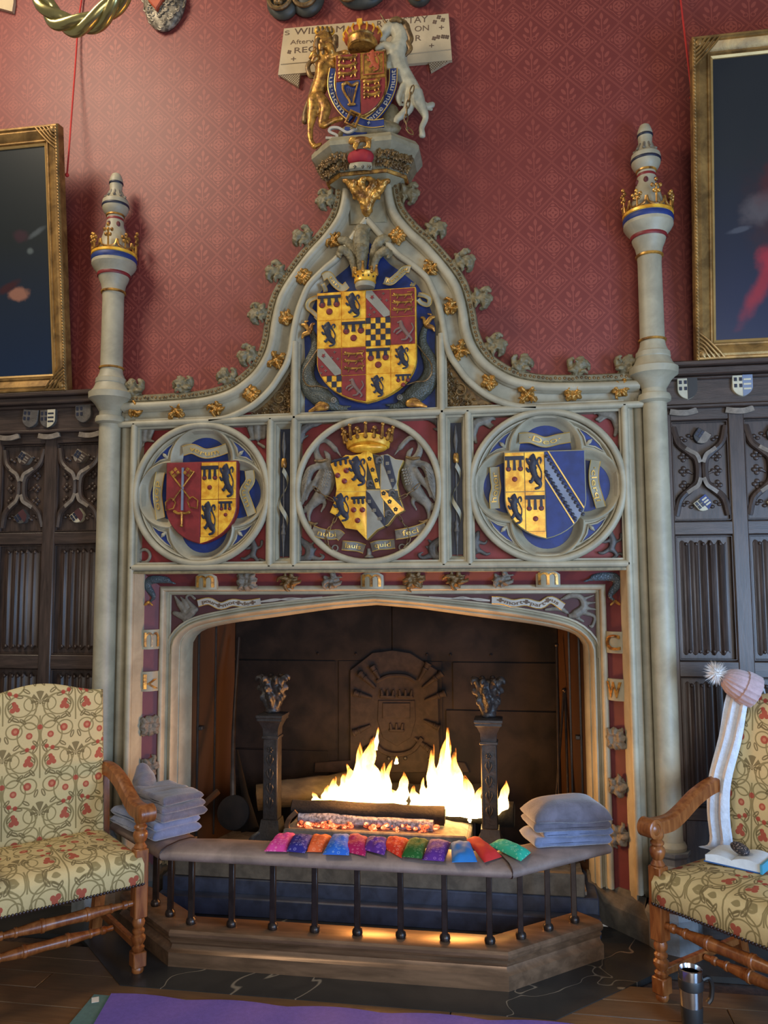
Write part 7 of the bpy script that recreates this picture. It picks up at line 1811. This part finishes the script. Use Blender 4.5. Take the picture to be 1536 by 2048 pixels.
log('pale bark log lying behind the left andiron', (-0.68, 0.45, 0.430), (-0.05, 0.62, 0.50), 0.068, 'log_bark', seed=2)
log('charred front log across the embers', (-0.42, 0.215, 0.447), (0.33, 0.235, 0.432), 0.042, 'char', 'char', 3)
log('burning log under the right flames', (0.05, 0.44, 0.415), (0.66, 0.40, 0.405), 0.058, 'char', 'log_end', 4)
log('sooty log at the back of the fire', (-0.15, 0.62, 0.42), (0.55, 0.62, 0.43), 0.06, 'char', 'log_end', 5)
log('ash grey log under the charred front log', (-0.38, 0.185, 0.415), (0.28, 0.195, 0.398), 0.027, 'ash_white', 'ash_white', 6)
m = MB(); rows = []
for j in range(12):
    y = 0.15+0.5*j/11; rows.append([(x, y, 0.357+0.035*math.sin(PI*min(1, (j+1)/8))*(1-(x/0.45)**4)+0.010*mnoise.noise(Vector((x*14, y*14, 0)))) for x in np.linspace(-0.44, 0.44, 50)])
m.loft(rows); tag(m.obj('ash_bed', 'ash_stone'), 'heap of pale wood ash under the fire', 'ash', kind='stuff')
m = MB(); random.seed(21)
for k in range(300):
    x = random.uniform(-0.38, 0.30); y = random.uniform(0.148, 0.27); z = 0.368+random.random()*0.035; r = random.uniform(0.008, 0.018); m.ball((x, y, z), (r, r*0.8, r*0.7), 5, 4)
tag(m.obj('embers', 'ember'), 'glowing red embers between the front logs', 'embers', kind='stuff')
k = MB(); k.box(-0.44, 0.44, 0.112, 0.139, 0.165, 0.378, 0.008); tag(k.obj('ember_kerb', 'ash_stone'), 'low stone kerb holding back the embers', 'kerb')
k = MB(); P = [at(590, 1674, 0.13), at(574, 1657, 0.12), at(577, 1640, 0.11), at(592, 1624, 0.11)]; k.ribbon(catmull(P, 5), 0.022, 0.012); tag(k.obj('iron_hook', 'fender_copper'), 'curled iron strap glowing in firelight beside the left andiron', 'hook')
# flames
FIRE = thing('fire', 'bright yellow and white flames of the log fire', 'fire', (0, 0.42, 0.33))
def tongue(base_px, tip_px, w, Y, seed, lean=0.0):
    a = at(*base_px, Y); b = at(*tip_px, Y-0.02); N = 18; rows = []; random.seed(seed); ph = random.uniform(0, 6)
    for i in range(N+1):
        t = i/N; c = a.lerp(b, t); sway = 0.30*w*math.sin(t*5.0+ph)*t; c = c+Vector((sway, 0.3*sway, 0))
        r = w*(0.55+0.75*math.sin(min(1, t*2.2+0.15)*PI/2)*1.0)*(1-t)**0.85*(1+0.22*math.sin(t*13+ph)); r = max(r*0.75, 0.0008)
        rows.append([(c.x+r*math.cos(2*PI*k/10)*(1+0.25*math.sin(k*2.3+t*7+ph)), c.y+r*0.55*math.sin(2*PI*k/10), c.z) for k in range(10)])
    m = MB(); m.loft(rows, closed=True, caps=True); m.map(lambda x, y, z: (x, y-0.42, z-0.33)); m.obj('flame', 'flame', FIRE, True, 180)
FLM = [((700, 1605), (752, 1463), 0.075), ((740, 1605), (745, 1495), 0.085), ((705, 1605), (700, 1525), 0.06), ((670, 1606), (672, 1552), 0.055), ((775, 1606), (768, 1525), 0.05), ((640, 1608), (622, 1583), 0.03), ((800, 1608), (808, 1540), 0.045), ((765, 1606), (782, 1520), 0.04), ((835, 1614), (828, 1570), 0.045), ((722, 1605), (716, 1482), 0.045), ((690, 1606), (684, 1540), 0.04), ((655, 1606), (652, 1570), 0.035),
       ((890, 1625), (888, 1466), 0.075), ((870, 1620), (866, 1488), 0.05), ((905, 1625), (917, 1495), 0.07), ((930, 1628), (936, 1545), 0.06), ((952, 1632), (960, 1572), 0.05), ((880, 1625), (878, 1515), 0.085), ((850, 1618), (848, 1555), 0.035), ((1000, 1632), (1010, 1560), 0.045), ((985, 1632), (985, 1585), 0.045), ((715, 1610), (712, 1550), 0.10), ((905, 1630), (902, 1550), 0.11), ((785, 1615), (775, 1570), 0.08), ((660, 1610), (640, 1590), 0.045), ((945, 1634), (950, 1590), 0.08), ((840, 1620), (838, 1590), 0.07), ((940, 1645), (938, 1628), 0.012), ((792, 1528), (795, 1510), 0.012), ((898, 1560), (893, 1440), 0.02), ((752, 1500), (756, 1450), 0.014)]
for i, (a, b, w) in enumerate(FLM): tongue(a, b, w, 0.36+0.02*math.sin(i*2.7), i)
for x, y, z, e in ((-0.08, 0.24, 0.60, 14), (0.34, 0.24, 0.60, 16)):
    l = bpy.data.lights.new('fire_light', 'POINT'); l.energy = e; l.color = (1.0, 0.43, 0.11); l.shadow_soft_size = 0.12
    o = bpy.data.objects.new('fire_light', l); COL.objects.link(o); o.location = (x, y, z)
# long-handled pan and fire irons
LP = [at(478, 1275, 0.60), at(468, 1440, 0.46), at(466, 1540, 0.36), at(466, 1600, 0.31)]
pn = thing('long_handled_pan', 'long-handled iron pan leaning in the left corner of the firebox', 'pan', tuple(at(467, 1668, 0.28))); o0 = at(467, 1668, 0.28)
MB().tube([p-o0 for p in catmull(LP, 5)], [0.010]*6+[0.012]*5+[0.015]*5, 8).obj('handle', 'fender_steel', pn)
c0 = at(467, 1625, 0.29)-o0; m = MB(); m.lathe([(0.080, -0.012), (0.086, 0.0), (0.084, 0.010), (0.06, 0.020), (0.02, 0.024), (0.001, 0.025)], (0, 0, 0), 24, ax='y'); m.xf(Matrix.Translation(c0) @ Matrix.Rotation(-0.25, 4, 'X')); m.obj('pan', 'iron_plate', pn)
pn2 = MB(); pn2.tube([at(474, 1500, 0.5), at(490, 1590, 0.40), at(500, 1660, 0.34)], [0.006, 0.02, 0.05], 10, flat=0.4); tag(pn2.obj('fire_shovel', 'iron_plate'), 'dark shovel standing behind the long-handled pan', 'shovel')
s_ = MB(); s_.box(0, 0, 0, 0, 0, 0); s_ = MB(); P = [at(406, 1610, 0.34), at(437, 1582, 0.40)]; s_.tube(P, 0.016, 4); tag(s_.obj('wood_offcut', 'rust_plate'), 'short wooden offcut sticking out behind the left blankets', 'wood')
for i, (a, b, lab) in enumerate((((1113, 1290), (1118, 1600), 'thin iron poker leaning in the right corner, leftmost of three'), ((1128, 1380), (1112, 1600), 'iron fire rod leaning between the two pokers at right'), ((1130, 1382), (1136, 1600), 'thin iron poker leaning in the right corner, rightmost of three'))):
    p = MB(); p0, p1 = at(*a, 0.62), at(*b, 0.50); d = (p1-p0); p1 = p0+d*((p0.z-0.17)/(p0.z-p1.z)); p.tube([p0, p1], 0.007, 8); p.ball(p0, 0.012, 8, 6); tag(p.obj('poker', 'fender_steel'), lab, 'poker')
